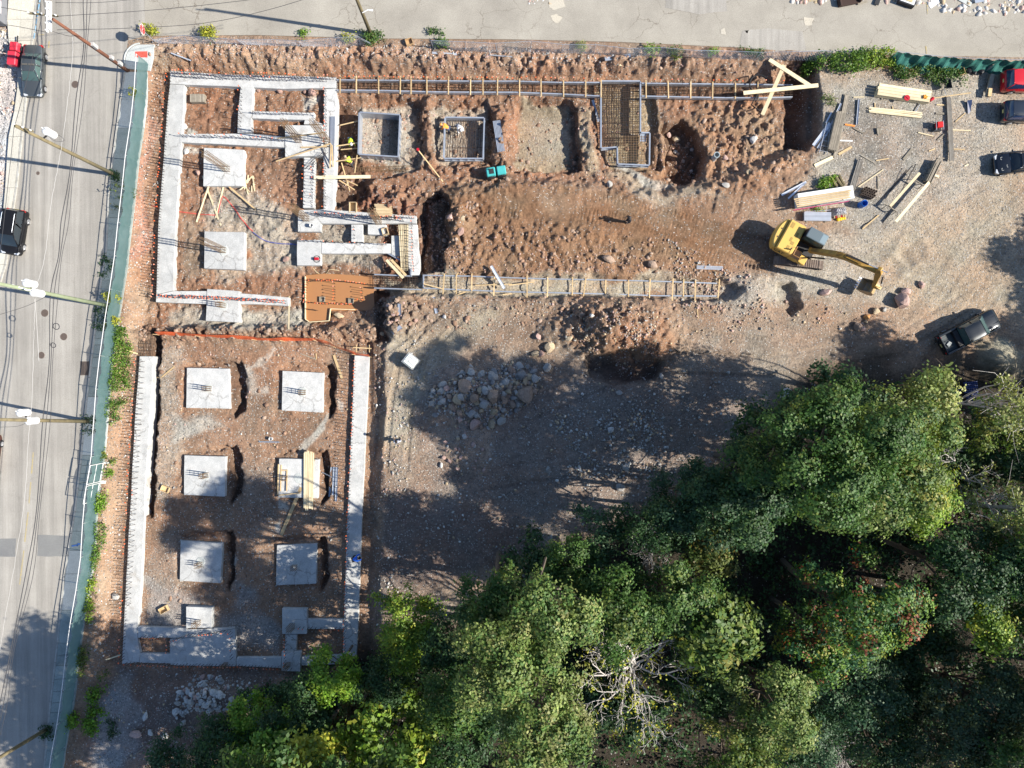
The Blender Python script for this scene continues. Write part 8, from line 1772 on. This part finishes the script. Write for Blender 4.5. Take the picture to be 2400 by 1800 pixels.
c = G(*T(3,1,108,890)); mb = MB(); mb.prism([(c.x - .45, c.y - .5), (c.x + .1, c.y - .45), (c.x + .5, c.y + .3), (c.x + .25, c.y + .55), (c.x - .25, c.y + .35)], c.z - .1, c.z + .55, .85); tag(mb.build('concrete_block', M['concrete'], None, c, bevel=.04), 'broken pale concrete block at the edge of the big maple', 'block')
# furniture and rubble tipped at the far side of the side street
t = thing('sofa', 'dumped dark sofa at the top picture edge', 'sofa', G(*t3(515,14)), None, .2); sm_ = mat('dark_brown_cloth', (0.05, 0.03, 0.025), .9)
for x, y, z, a, b, c_, nm in ((0,0,.22,1.7,.8,.35,'seat'),(0,.42,.5,1.7,.22,.7,'backrest'),(-.92,.05,.36,.2,.9,.55,'armrest'),(.92,.05,.36,.2,.9,.55,'armrest')): mb = MB(); mb.box((x, y, z), (a, b, c_)); mb.build(nm, sm_, t, world=False, bevel=.05)
t = thing('cabinet', 'tipped black and white cabinet at the top picture edge', 'cabinet', G(*t3(885,18)), None, -.35); mb = MB(); mb.box((0, 0, .3), (1.5, .9, .6)); mb.build('carcass', M['trim'], t, world=False, bevel=.02); mb = MB(); mb.box((0, 0, .62), (1.3, .7, .04)); mb.build('panel', M['white'], t, world=False); mb = MB(); mb.box((.1, 0, .66), (.6, .4, .05)); mb.build('panel', mat('yellowed_board', (0.5, 0.42, 0.22), .7), t, world=False)
for i, (x, y, w_, l_, a, m, lb) in enumerate(((1085,15,.5,1.6,.6,'white','white board leaning out of the tipped rubble'),(1270,18,.4,1.2,-.5,'slab_new','pale board on the tipped rubble'),(600,14,.5,.9,.3,'wood_old','brown scrap board by the dumped sofa'),(700,18,.4,.7,1.2,'trim','dark scrap beside the tipped cabinet'),(1350,8,.6,.8,.2,'steel','blue-grey scrap sheet on the tipped rubble'))):
 c = G(*t3(x, y)); mb = MB(); mb.box((c.x, c.y, c.z + .15 + .05 * i), (l_, w_, .06), a); tag(mb.build('scrap_board', M[m], None, c), lb, 'scrap')
# ------------------------------------------------------------------ stones
def stone_pts(seed, sub=2, rough=.22, flat=.75):
 bm = bmesh.new(); bmesh.ops.create_icosphere(bm, subdivisions=sub, radius=1); g = random.Random(seed); off = Vector((g.uniform(-9, 9), g.uniform(-9, 9), g.uniform(-9, 9)))
 cuts = [(Vector((g.gauss(0, 1), g.gauss(0, 1), g.gauss(0, 1))).normalized(), g.uniform(.48, .78)) for _ in range(11)]
 for v in bm.verts:
  p = v.co.copy()
  for n, d in cuts:
   k = p.dot(n)
   if k > d: p -= n * (k - d)
  s = p * 2.2 + off; p *= 1 + rough * .5 * (math.sin(s.x * 1.7 + s.y) + math.sin(s.y * 2.1 - s.z) + math.sin(s.z * 1.3 + s.x * .7)) / 3
  v.co = Vector((p.x, p.y * g.uniform(.98, 1.02), p.z * flat))
 V = np.array([v.co[:] for v in bm.verts]); F = np.array([[v.index for v in f.verts] for f in bm.faces]); bm.free(); return V, F
SV = [stone_pts(i, 2) for i in range(10)]; SV1 = [stone_pts(50 + i, 1, .15) for i in range(10)]
def stone_mesh(name, k, col):
 V, F = SV[k % 10]; me = bpy.data.meshes.new(name); me.from_pydata(V.tolist(), [], F.tolist()); a = me.attributes.new('rock_colour', 'FLOAT_COLOR', 'POINT'); a.data.foreach_set('color', np.tile(np.array((*col, 1.0), np.float32), len(V))); me.materials.append(M['rock']); return me
RC = {'grey': (0.36, 0.345, 0.32), 'pale': (0.50, 0.485, 0.46), 'red': (0.34, 0.22, 0.18), 'pink': (0.42, 0.29, 0.25), 'brown': (0.31, 0.225, 0.17), 'tan': (0.42, 0.33, 0.22), 'orange': (0.55, 0.27, 0.10), 'dark': (0.25, 0.24, 0.23), 'clod': (0.255, 0.16, 0.11)}
SM = {(k, c): stone_mesh('rock', k, tuple(x * (1 + .1 * math.sin(k * 3)) for x in RC[c])) for k in range(10) for c in RC}
def rock(px, py, r, c, label, group=None, name='boulder', cat='boulder', k=None, sink=.3, sc=None):
 k = random.randrange(10) if k is None else k; p = G(px, py); o = link(name, SM[(k, c)], None, (p.x, p.y, p.z + r * (.75 - sink) ))
 o.rotation_euler = (random.uniform(-.3, .3), random.uniform(-.3, .3), random.uniform(0, 6.3)); s = sc or (random.uniform(.85, 1.25), random.uniform(.8, 1.1), random.uniform(.8, 1.05)); o.scale = (r * s[0], r * s[1], r * s[2])
 return tag(o, label, cat, group)
def r3(x, y): return T(3, 1, x, y)
for x, y, r, c, lb in [(365,235,.52,'pink','pinkish boulder alone below the excavator tracks'),(850,300,.98,'pink','largest pink boulder below the excavator bucket'),(883,232,.52,'pink','round boulder touching the largest pink one from above'),(988,190,.40,'pink','small boulder highest and rightmost in the row by the bucket'),(695,360,.38,'tan','tan flat boulder left of the largest pink one'),(750,350,.26,'grey','small grey stone between tan and pink boulders'),(635,395,.34,'orange','orange split boulder in the row of boulders'),(628,425,.22,'tan','pale yellow stone touching the orange boulder'),(572,458,.46,'brown','brown boulder lowest in the row, by the tree shade'),(610,470,.28,'pink','small boulder stuck to the lowest brown one')]: rock(*r3(x, y), r, c, lb)
for x, y, r, c, lb in [(90,895,.95,'brown','longest dark boulder at the right end of the shaded rubble heap'),(60,775,.6,'dark','dark angular boulder on the top right of the rubble heap'),(150,795,.5,'grey','grey wedge stone at the upper right of the rubble heap'),(40,965,.42,'grey','bluish stone below the longest dark boulder'),(225,722,.45,'grey','flat grey stone in the shade under the soil mound'),(250,595,.62,'tan','round tan boulder on the left flank of the soil mound'),(150,635,.36,'tan','smaller tan stone below the round one on the soil mound'),(185,630,.42,'red','reddish block beside the tan stones of the soil mound'),(168,520,.30,'pink','pale stone on the upper left of the soil mound'),(368,535,.32,'tan','buff stone on the crest of the soil mound'),(515,385,.28,'pale','white stone north of the soil mound'),(640,1125,.34,'pale','largest pale stone lying in the shaded ground'),(740,1370,.42,'grey','grey stone at the tip of the wood'),(232,1383,.34,'grey','square grey stone in the lower shaded ground'),(700,1490,.5,'dark','dark boulder half under the sapling'),(690,885,.3,'grey','flat stone below the shaded face of the mound'),(625,25,.55,'brown','brown boulder above the south trench form'),(910,55,.5,'brown','second brown boulder above the south trench form'),(965,775,.3,'grey','grey stone right of the shaded mound face')]: rock(*T(2,1,x,y), r, c, lb)
for x, y, r, c, lb in [(1345,850,.75,'brown','big brown boulder at the top of the shaded rubble heap'),(1420,920,.62,'brown','brown slab in the middle of the rubble heap'),(1530,910,.72,'brown','broad brown boulder right of the brown slab'),(1330,915,.45,'grey','grey stone left of the brown slab'),(1240,860,.38,'pink','pink stone at the left edge of the rubble heap'),(1215,935,.36,'grey','grey stone at the far left of the rubble heap'),(1400,1025,.42,'grey','grey block on the lower rubble heap'),(1530,1085,.5,'tan','tan wedge at the foot of the rubble heap'),(1420,1090,.55,'pink','pinkish boulder at the lower edge of the rubble heap'),(1480,960,.5,'grey','grey boulder below the broad brown one'),(1160,1030,.36,'dark','dark stone below the left edge of the rubble heap'),(1620,820,.42,'grey','grey stone at the top right of the rubble heap'),(1390,750,.40,'grey','grey stone at the top of the rubble heap'),(1215,1305,.3,'pink','pale stone at the tail of the reddish stones'),(1350,1170,.26,'pale','bright stone near the lower edge of the reddish stones'),(540,385,.42,'tan','tan boulder at the edge of the muddy pit'),(200,20,.32,'red','reddish boulder on dirt left of the stepped footing'),(1220,395,.26,'pale','white stone by the south trench form'),(820,500,.28,'tan','tan stone at the low end of the rocky spoil')]: rock(*T(1,1,x,y), r, c, lb)
for x, y, r, c, lb in [(370,610,.46,'red','largest reddish boulder in the north dirt bay'),(155,595,.30,'red','reddish stone under the north footing, middle'),(20,585,.28,'red','reddish stone under the north footing, left'),(320,595,.26,'red','reddish stone next to the largest in the north dirt bay'),(530,1200,.34,'red','red boulder in the gravel beside the east footing'),(1255,1410,.40,'pink','pink stone right of the dark hole, upper'),(1340,1420,.3,'tan','tan stone right of the dark hole'),(1330,1500,.42,'red','reddish stone right of the dark hole, lower')]: rock(*T(1,0,x,y), r, c, lb)
for x, y, r, c, lb in [(1060,900,.40,'tan','tan stone at the rim of the deep stony pit'),(1015,880,.30,'pink','flat pink stone at the rim of the deep stony pit'),(1055,990,.26,'grey','stone inside the deep stony pit, upper'),(1165,975,.28,'grey','grey stone on the right wall of the deep stony pit'),(1160,1112,.28,'grey','grey stone at the foot of the deep stony pit'),(1385,1200,.36,'grey','lone grey stone below the standpipe'),(630,1195,.30,'grey','grey stone on dirt below the flat dug base'),(1380,1025,.30,'pink','pink stone right of the standpipe'),(1530,1118,.26,'tan','small tan stone right of the track ruts'),(1560,910,.42,'pale','pale broken stone right of the standpipe, upper')]: rock(*T(2,0,x,y), r, c, lb)
for x, y, r, c, lb in [(752,545,.46,'grey','grey boulder on the bank beside the shaded west footing'),(885,1435,.58,'pink','pinkish boulder left of the white rubble by the trees'),(980,1425,.34,'pale','pale stone right of the pinkish boulder'),(1485,1280,.42,'orange','orange boulder at the lower right of the white rubble'),(1555,1300,.46,'red','red boulder right of the orange one in the white rubble'),(945,1320,.38,'pale','flat white block left of the white rubble'),(1190,1360,.36,'grey','grey stone at the foot of the white rubble'),(1070,1445,.34,'pale','pale stone near the dark bush')]: rock(*T(0,2,x,y), r, c, lb)
for x, y, r, c, lb in [(1290,1120,.34,'red','reddish stone left of the cracked pad'),(1210,985,.32,'pale','pale lump beside the west footing'),(1205,820,.34,'pale','pale lump in the corner of the first dirt bay')]: rock(*T(0,0,x,y), r, c, lb)
rng2 = np.random.default_rng(77)
def heap_rocks(poly, n, rmin, rmax, cols, label, group, z=0.3, pw=2.2):
 pl = plan(poly, z); xs = [p[0] for p in pl]; ys = [p[1] for p in pl]; k = 0
 while k < n:
  x = rng2.uniform(min(xs), max(xs), 1); y = rng2.uniform(min(ys), max(ys), 1)
  if sdf(pl, x, y)[0] < 0: continue
  k += 1; r = rmin + (rmax - rmin) * rng2.random() ** pw; x = float(x[0]); y = float(y[0]); o = link('rubble_stone', SM[(int(rng2.integers(10)), cols[int(rng2.integers(len(cols)))])], None, (x, y, gz(x, y) + r * .35))
  o.rotation_euler = tuple(rng2.uniform(-.5, .5, 2)) + (rng2.uniform(0, 6.3),); o.scale = tuple(r * rng2.uniform(.75, 1.2, 3)); tag(o, label, 'rubble stone', group)
HEAP = [T(1,1,1130,860), T(1,1,1300,780), T(1,1,1360,715), T(1,1,1500,760), (1200,845), T(2,1,160,730), T(2,1,165,900), T(2,1,60,1000), T(1,1,1500,1120), T(1,1,1380,1090), T(1,1,1250,1010), T(1,1,1110,980)]
heap_rocks(HEAP, 130, .16, .50, ['grey','grey','dark','brown','tan','brown'], 'grey rubble stone on the shaded heap in the middle of the site', 'stones of the shaded rubble heap')
heap_rocks([T(1,1,1250,1040), T(1,1,1380,1060), T(1,1,1480,1160), T(1,1,1500,1400), T(1,1,1380,1420), T(1,1,1200,1360), T(1,1,1190,1250), T(1,1,1270,1150)], 32, .13, .28, ['pink','pink','red','tan','pale'], 'reddish rubble stone below the shaded heap', 'reddish stones below the rubble heap')
heap_rocks([T(0,2,1150,1180), T(0,2,1200,1100), T(0,2,1300,1075), T(0,2,1420,1080), T(0,2,1500,1180), T(0,2,1600,1110), T(0,2,1659,1180), T(0,2,1640,1260), T(0,2,1420,1300), T(0,2,1250,1290), T(0,2,1130,1350)], 90, .17, .42, ['pale','pale','pale','grey','pink'], 'white rubble stone of the heap at the bottom fence corner', 'stones of the white rubble heap')
heap_rocks([T(1,1,810,290), T(1,1,900,250), T(1,1,1060,330), T(1,1,1040,450), T(1,1,900,440), T(1,1,820,450)], 36, .13, .34, ['red','pink','brown','brown'], 'reddish stone of the spoil right of the muddy pit', 'stones of the spoil by the muddy pit')
# smaller stones: one mass per kind
def pebbles(regions, n, rmin, rmax, cols, seed, pw=3.0, up=.3):
 g = np.random.default_rng(seed); X_, Y_ = [], []; per = n // len(regions)
 for poly, z in regions:
  pl = plan(poly, z); xs = [p[0] for p in pl]; ys = [p[1] for p in pl]
  x = g.uniform(min(xs), max(xs), per * 5); y = g.uniform(min(ys), max(ys), per * 5); ok = (sdf(pl, x, y) > 0) & (vnoise(x * .9, y * .9, seed) > g.uniform(.15, .75, len(x)))
  X_.append(x[ok][:per]); Y_.append(y[ok][:per])
 x = np.concatenate(X_); y = np.concatenate(Y_); m = len(x); zz = np.array([gz(a, b) for a, b in zip(x, y)]); r = rmin + (rmax - rmin) * g.random(m) ** pw
 cl = np.array([RC[c] for c in cols])[g.integers(len(cols), size=m)] * g.uniform(.75, 1.25, m)[:, None]; pick = g.integers(10, size=m); VV, FF, CC = [], [], []; b = 0
 a = g.uniform(0, 6.3, m); ca, sa = np.cos(a), np.sin(a)
 for k in range(10):
  i = np.where(pick == k)[0]
  if not len(i): continue
  V, F = SV1[k]; s = r[i][:, None, None] * g.uniform(.7, 1.25, (len(i), 1, 3)); P = V[None] * s
  Q = np.stack([P[..., 0] * ca[i][:, None] - P[..., 1] * sa[i][:, None] + x[i][:, None], P[..., 0] * sa[i][:, None] + P[..., 1] * ca[i][:, None] + y[i][:, None], P[..., 2] + (zz[i] + r[i] * up)[:, None]], -1)
  VV.append(Q.reshape(-1, 3)); FF.append((F[None] + (np.arange(len(i)) * len(V))[:, None, None] + b).reshape(-1, 3)); CC.append(np.repeat(cl[i], len(V), 0)); b += len(i) * len(V)
 V = np.concatenate(VV); F = np.concatenate(FF); Cc = np.concatenate(CC); me = bpy.data.meshes.new('loose_stones'); nf = len(F)
 me.vertices.add(len(V)); me.vertices.foreach_set('co', V.astype(np.float32).ravel()); me.loops.add(nf * 3); me.loops.foreach_set('vertex_index', F.astype(np.int32).ravel()); me.polygons.add(nf); me.polygons.foreach_set('loop_start', np.arange(0, nf * 3, 3, dtype=np.int32)); me.polygons.foreach_set('loop_total', np.full(nf, 3, np.int32)); me.update()
 at = me.attributes.new('rock_colour', 'FLOAT_COLOR', 'POINT'); at.data.foreach_set('color', np.concatenate([Cc, np.ones((len(Cc), 1))], 1).astype(np.float32).ravel()); me.materials.append(M['rock']); tag(link('loose_stones', me), kind='stuff')
SHADE = [(940,840),(1280,860),(1700,860),(1780,960),(1650,1120),(1350,1240),(1180,1300),(950,1250),(890,1080)]
pebbles([(HEAP, .5)], 420, .12, .30, ['grey','brown','dark','tan'], 21, 1.8); pebbles([([T(0,2,1150,1180), T(0,2,1200,1100), T(0,2,1420,1075), T(0,2,1650,1110), T(0,2,1640,1260), T(0,2,1250,1290), T(0,2,1130,1350)], 0)], 260, .10, .26, ['pale','pale','grey'], 22, 1.8); pebbles([([(2195,-30),(2420,-30),(2420,30),(2300,34),(2200,26)], 0), ([(1850,-30),(2190,-30),(2190,10),(1850,6)], 0)], 900, .06, .40, ['pale','pale','pale','tan','pink'], 23, 2.5)
pebbles([(SHADE, 0), ([(1300,960),(1560,960),(1560,1120),(1300,1120)], 0)], 2600, .04, .20, ['grey','pale','grey','tan'], 3)
pebbles([(SITE_A, -1.2), ([(340,100),(1890,130),(1890,170),(350,160)], -.3), ([(790,220),(1560,230),(1560,420),(1000,460),(790,430)], -1), ([(1000,440),(1300,560),(1690,640),(990,640)], -.4)], 3400, .03, .16, ['pink','red','brown','clod'], 4, 3.5, .1)
pebbles([(SITE_B, -1), ([(880,800),(1000,800),(930,1500),(860,1520)], -.3), ([(230,1570),(640,1600),(560,1750),(220,1790)], -.3), (HEAP, .5), (HEAP, .6)], 3400, .035, .16, ['pale','tan','pink','grey'], 5)
pebbles([([(1000,700),(1560,712),(1900,700),(2050,760),(1560,830),(1360,760)], -.2), ([(1340,735),(1540,730),(1580,800),(1480,870),(1320,800)], .8), ([(1560,560),(1760,640),(1800,740),(1600,720)], -.1)], 2200, .035, .18, ['tan','pink','brown','grey'], 6)
pebbles([([(345,100),(352,140),(322,400),(296,700),(250,900),(226,1250),(190,1560),(240,1560),(286,1200),(330,770),(352,500),(372,300),(385,170)], -.3), ([(330,95),(900,112),(1000,105),(1600,135),(1600,150),(340,130)], -.1)], 1700, .03, .13, ['pale','pale','pink','grey'], 7)
pebbles([([(-20,70),(40,66),(42,250),(30,330),(12,470),(-30,560)], 0), ([(2195,-30),(2420,-30),(2420,28),(2300,34),(2200,26)], 0), ([(2195,-30),(2420,-30),(2420,20),(2220,14)], 0), ([(1240,-20),(1340,-20),(1330,10),(1240,8)], 0)], 1500, .05, .26, ['pale','pale','pale','pink','tan'], 8)
pebbles([([(1920,230),(2300,230),(2400,330),(2400,520),(2100,560),(1940,470)], 0), ([(1100,10),(2400,20),(2400,60),(1100,60)], 0)], 1300, .025, .075, ['pale','tan','grey'], 9)
pebbles([([(340,100),(1890,130),(1890,168),(350,158)], -.2), ([(790,225),(1560,232),(1560,440),(1000,470),(790,450)], -.8), ([(980,440),(1130,470),(1110,640),(980,650)], -.3), ([(1220,530),(1560,560),(1690,650),(1200,650)], -.3), ([(870,690),(1700,702),(1740,730),(880,790)], -.3), ([(310,760),(880,765),(880,800),(320,795)], -.5), ([(1500,300),(1830,250),(1860,400),(1560,450)], -.8), ([(360,790),(830,800),(830,1420),(330,1420)], -1)], 4200, .05, .34, ['clod','clod','brown'], 12, 4.0, -.1)
# ------------------------------------------------------------------ weeds and climbers
def weeds(poly, n, pal, label, name='weed_patch', cat='plant', size=.14, zhi=.5, z=0.0, seed=1, stems=True, clump=.8, hard=.42):
 g = np.random.default_rng(seed); pl = plan(poly, z); xs = [p[0] for p in pl]; ys = [p[1] for p in pl]; m = max(6, n // 12)
 x = g.uniform(min(xs), max(xs), m * 6); y = g.uniform(min(ys), max(ys), m * 6); ok = (sdf(pl, x, y) > 0) & (vnoise(x / clump, y / clump, seed) > hard); x, y = x[ok][:m], y[ok][:m]
 if len(x) < 3: x = np.array([np.mean(xs)] * 3) + g.normal(0, .1, 3); y = np.array([np.mean(ys)] * 3) + g.normal(0, .1, 3)
 zz = np.array([gz(a, b) for a, b in zip(x, y)]); cz = zz + zhi * g.uniform(.25, 1, len(x)); base = Vector((float(np.mean(x)), float(np.mean(y)), float(np.mean(zz))))
 t = thing(name, label, cat, base); lp = leaf_mesh(name, np.stack([x, y, cz], 1), np.full(len(x), .16 + size * .5), 12, size, pal, seed=seed, spray=3); link('foliage', mesh_leaves('foliage', *lp, base), t)
 mb = MB()
 for a, b, c_, d_ in list(zip(x, y, zz, cz))[:40]: mb.tube([(a, b, c_ - .05), (a + .05 * math.sin(a * 9), b, d_)], .008, 3, False)
 mb.build('stem', M['bark'], t); return t
VINE = TT(0,1,[(742,458),(812,470),(815,560),(805,700),(798,820),(785,930),(765,1010),(735,1085),(690,1090),(688,1020),(705,930),(720,800),(735,640)])
weeds(VINE, 4600, 'climb', 'bright green climber hedge growing behind the green fence', 'climber', 'climber', .13, .75, .3, 31, hard=.2)
weeds(TT(0,1,[(672,1190),(720,1190),(740,1340),(690,1330)]), 500, 'oak', 'olive weed clump at the foot of the fence, above the bare panels', size=.13, zhi=.6, seed=32); weeds(TT(0,1,[(620,1560),(700,1520),(705,1640),(630,1659)]), 700, 'lime', 'bright weed clump below the bare panels of the fence', size=.14, zhi=.7, seed=33, hard=.2); weeds(TT(0,1,[(685,1380),(720,1380),(718,1425),(690,1425)]), 250, 'lime', 'little weed tuft between the bare fence panels', size=.12, zhi=.5, seed=34, hard=.1)
weeds(TT(0,2,[(630,60),(675,60),(672,220),(625,380),(600,420),(600,300)]), 1200, 'climb', 'green creeper strip along the fence in the light', 'climber', 'climber', .13, .6, .1, 35, hard=.2); weeds(TT(0,2,[(570,430),(630,430),(600,700),(560,720)]), 1100, 'yellowgreen', 'yellow-green creeper strip along the fence in half shade', 'climber', 'climber', .14, .6, .1, 36, hard=.25)
weeds(TT(0,2,[(600,1150),(690,1130),(690,1300),(600,1300)]), 500, 'lime', 'leafy weed beside the shaded bank at the bottom left', size=.2, zhi=.5, seed=37); weeds(TT(0,2,[(450,1310),(515,1290),(510,1370),(450,1370)]), 240, 'lime', 'pale leafy weed right at the shaded fence', size=.2, zhi=.7, seed=38, hard=.1); weeds(TT(0,2,[(560,1340),(630,1340),(630,1430),(565,1420)]), 400, 'lime', 'round leafy weed in the shaded corner', size=.2, zhi=.5, seed=39, hard=.1); weeds(TT(0,2,[(520,860),(580,860),(560,1080),(510,1080)]), 600, 'oak', 'straggly weeds at the fence near the yellow stick', size=.14, zhi=.5, seed=40)
weeds(TT(0,2,[(270,1385),(340,1385),(345,1450),(280,1460)]), 500, 'dark', 'weedy clump round the foot of the shaded pole', size=.14, zhi=.5, seed=41, hard=.1); weeds(TT(0,1,[(545,1035),(630,1035),(625,1150),(540,1160)]), 800, 'dark', 'dark weeds at the foot of the plain wooden pole', size=.12, zhi=.12, seed=42, hard=.25); weeds(TT(0,1,[(650,0),(735,0),(725,90),(690,130),(650,130)]), 800, 'dark', 'weeds sprouting in the broken pavement, upper', size=.12, zhi=.12, seed=43, hard=.35); weeds(TT(0,1,[(620,330),(710,330),(700,470),(610,480)]), 900, 'dark', 'weeds sprouting in the broken pavement by the green pole', size=.12, zhi=.12, seed=44, hard=.35)
weeds(TT(0,0,[(725,1125),(775,1125),(775,1165),(730,1165)]), 350, 'dark', 'green weeds at the foot of the olive pole', size=.12, zhi=.3, seed=45, hard=.1); weeds(TT(0,1,[(720,250),(800,260),(790,440),(730,440)]), 700, 'yellow', 'yellowing vine over the fence at the green pole', 'climber', 'climber', .14, 1.3, .1, 46); weeds(TT(0,0,[(765,1200),(880,1220),(870,1370),(760,1370)]), 260, 'orange', 'dry brown vine with a yellow tuft on the fence', 'climber', 'climber', .11, 1.6, .1, 47); weeds(TT(0,0,[(865,590),(915,600),(930,660),(890,650)]), 200, 'yellow', 'small yellow plant on the fence near the corner', size=.14, zhi=1.6, seed=48, hard=.1)
weeds(TT(0,0,[(935,180),(1030,190),(1030,225),(950,225)]), 300, 'yellow', 'yellow-leaved weed beside the stop sign', size=.15, zhi=.8, seed=49, hard=.1); weeds(TT(0,0,[(1310,190),(1400,190),(1410,260),(1320,260)]), 450, 'yellow', 'yellow bush on the top bank near the corner', size=.15, zhi=.9, seed=50, hard=.1); weeds(TT(1,0,[(290,200),(330,200),(330,240),(290,240)]), 160, 'lime', 'tiny bright weed at the edge of the side street', size=.14, zhi=.4, seed=51, hard=.1)
weeds(TT(1,0,[(640,210),(850,220),(860,300),(640,300)]), 900, 'maple', 'green weeds around the side street pole foot', size=.14, zhi=.7, seed=52); weeds(TT(1,0,[(1120,200),(1240,210),(1240,310),(1140,310)]), 700, 'maple', 'green weeds right of the gap in the top bank fence', size=.13, zhi=.5, seed=53); weeds(TT(1,0,[(580,240),(640,240),(640,310),(590,310)]), 260, 'yellow', 'yellow weed left of the side street pole foot', size=.14, zhi=.7, seed=54)
weeds(TT(2,0,[(860,315),(940,315),(940,345),(860,345)]), 260, 'lime', 'bright low weed on the top bank above the L-shaped form', size=.16, zhi=.5, seed=55, hard=.1); weeds(TT(2,0,[(990,325),(1090,330),(1090,390),(1000,380)]), 500, 'oak', 'olive tuft on the top bank by the chain link', size=.12, zhi=.6, seed=56, hard=.2); weeds(TT(2,0,[(1270,330),(1330,330),(1330,365),(1275,365)]), 220, 'lime', 'small green tuft on the top bank', size=.12, zhi=.4, seed=57, hard=.1); weeds(TT(2,0,[(1450,330),(1610,340),(1620,375),(1460,370)]), 500, 'maple', 'thin green weeds along the chain link near the pit corner', size=.12, zhi=.5, seed=58, hard=.3); weeds(TT(2,0,[(380,290),(470,290),(470,350),(390,350)]), 300, 'straw', 'dry straw tuft on the top bank', size=.12, zhi=.5, seed=59)
weeds(TT(3,0,[(245,375),(500,365),(600,360),(620,450),(540,480),(400,450),(250,465)]), 3000, 'climb', 'bright green bushes along the fence beside the pit corner', 'bush', 'bush', .16, 1.1, 0, 60, hard=.22); weeds(TT(3,0,[(600,355),(790,330),(800,420),(740,440),(640,450)]), 1300, 'yellowgreen', 'yellowish bushes along the fence left of the cardboard', 'bush', 'bush', .15, .9, 0, 61, hard=.3); weeds(TT(3,0,[(800,420),(1160,420),(1260,480),(1250,560),(1090,560),(880,540),(780,480)]), 3200, 'maple', 'sprawling green weeds in front of the dark green screen', 'weed_patch', 'plant', .14, .6, 0, 62, hard=.34); weeds(TT(3,0,[(330,1165),(420,1150),(410,1220),(310,1230)]), 600, 'lime', 'green grass tuft behind the white board pack', size=.13, zhi=.5, seed=63, hard=.2); weeds(TT(3,0,[(345,620),(430,620),(430,690),(350,690)]), 250, 'oak', 'dry brush clump near the silver channels', size=.1, zhi=.4, seed=64); weeds(TT(3,0,[(290,1350),(335,1350),(335,1385),(295,1385)]), 120, 'lime', 'weed tuft growing through the short ladder frame', size=.1, zhi=.4, seed=65, hard=.1)
weeds(TT(0,2,[(640,1040),(690,1040),(680,1090),(640,1090)]), 160, 'oak', 'small weed by the shaded footing corner', size=.12, zhi=.3, seed=66, hard=.1); weeds(TT(0,2,[(690,1330),(800,1330),(780,1460),(690,1460)]), 350, 'dark', 'low dark weeds on the grey dust at the bottom left', size=.12, zhi=.2, seed=67); weeds(TT(1,2,[(330,1000),(400,990),(410,1100),(330,1100)]), 350, 'bluish', 'grey twiggy weed at the shaded footing end', size=.1, zhi=.5, seed=68)
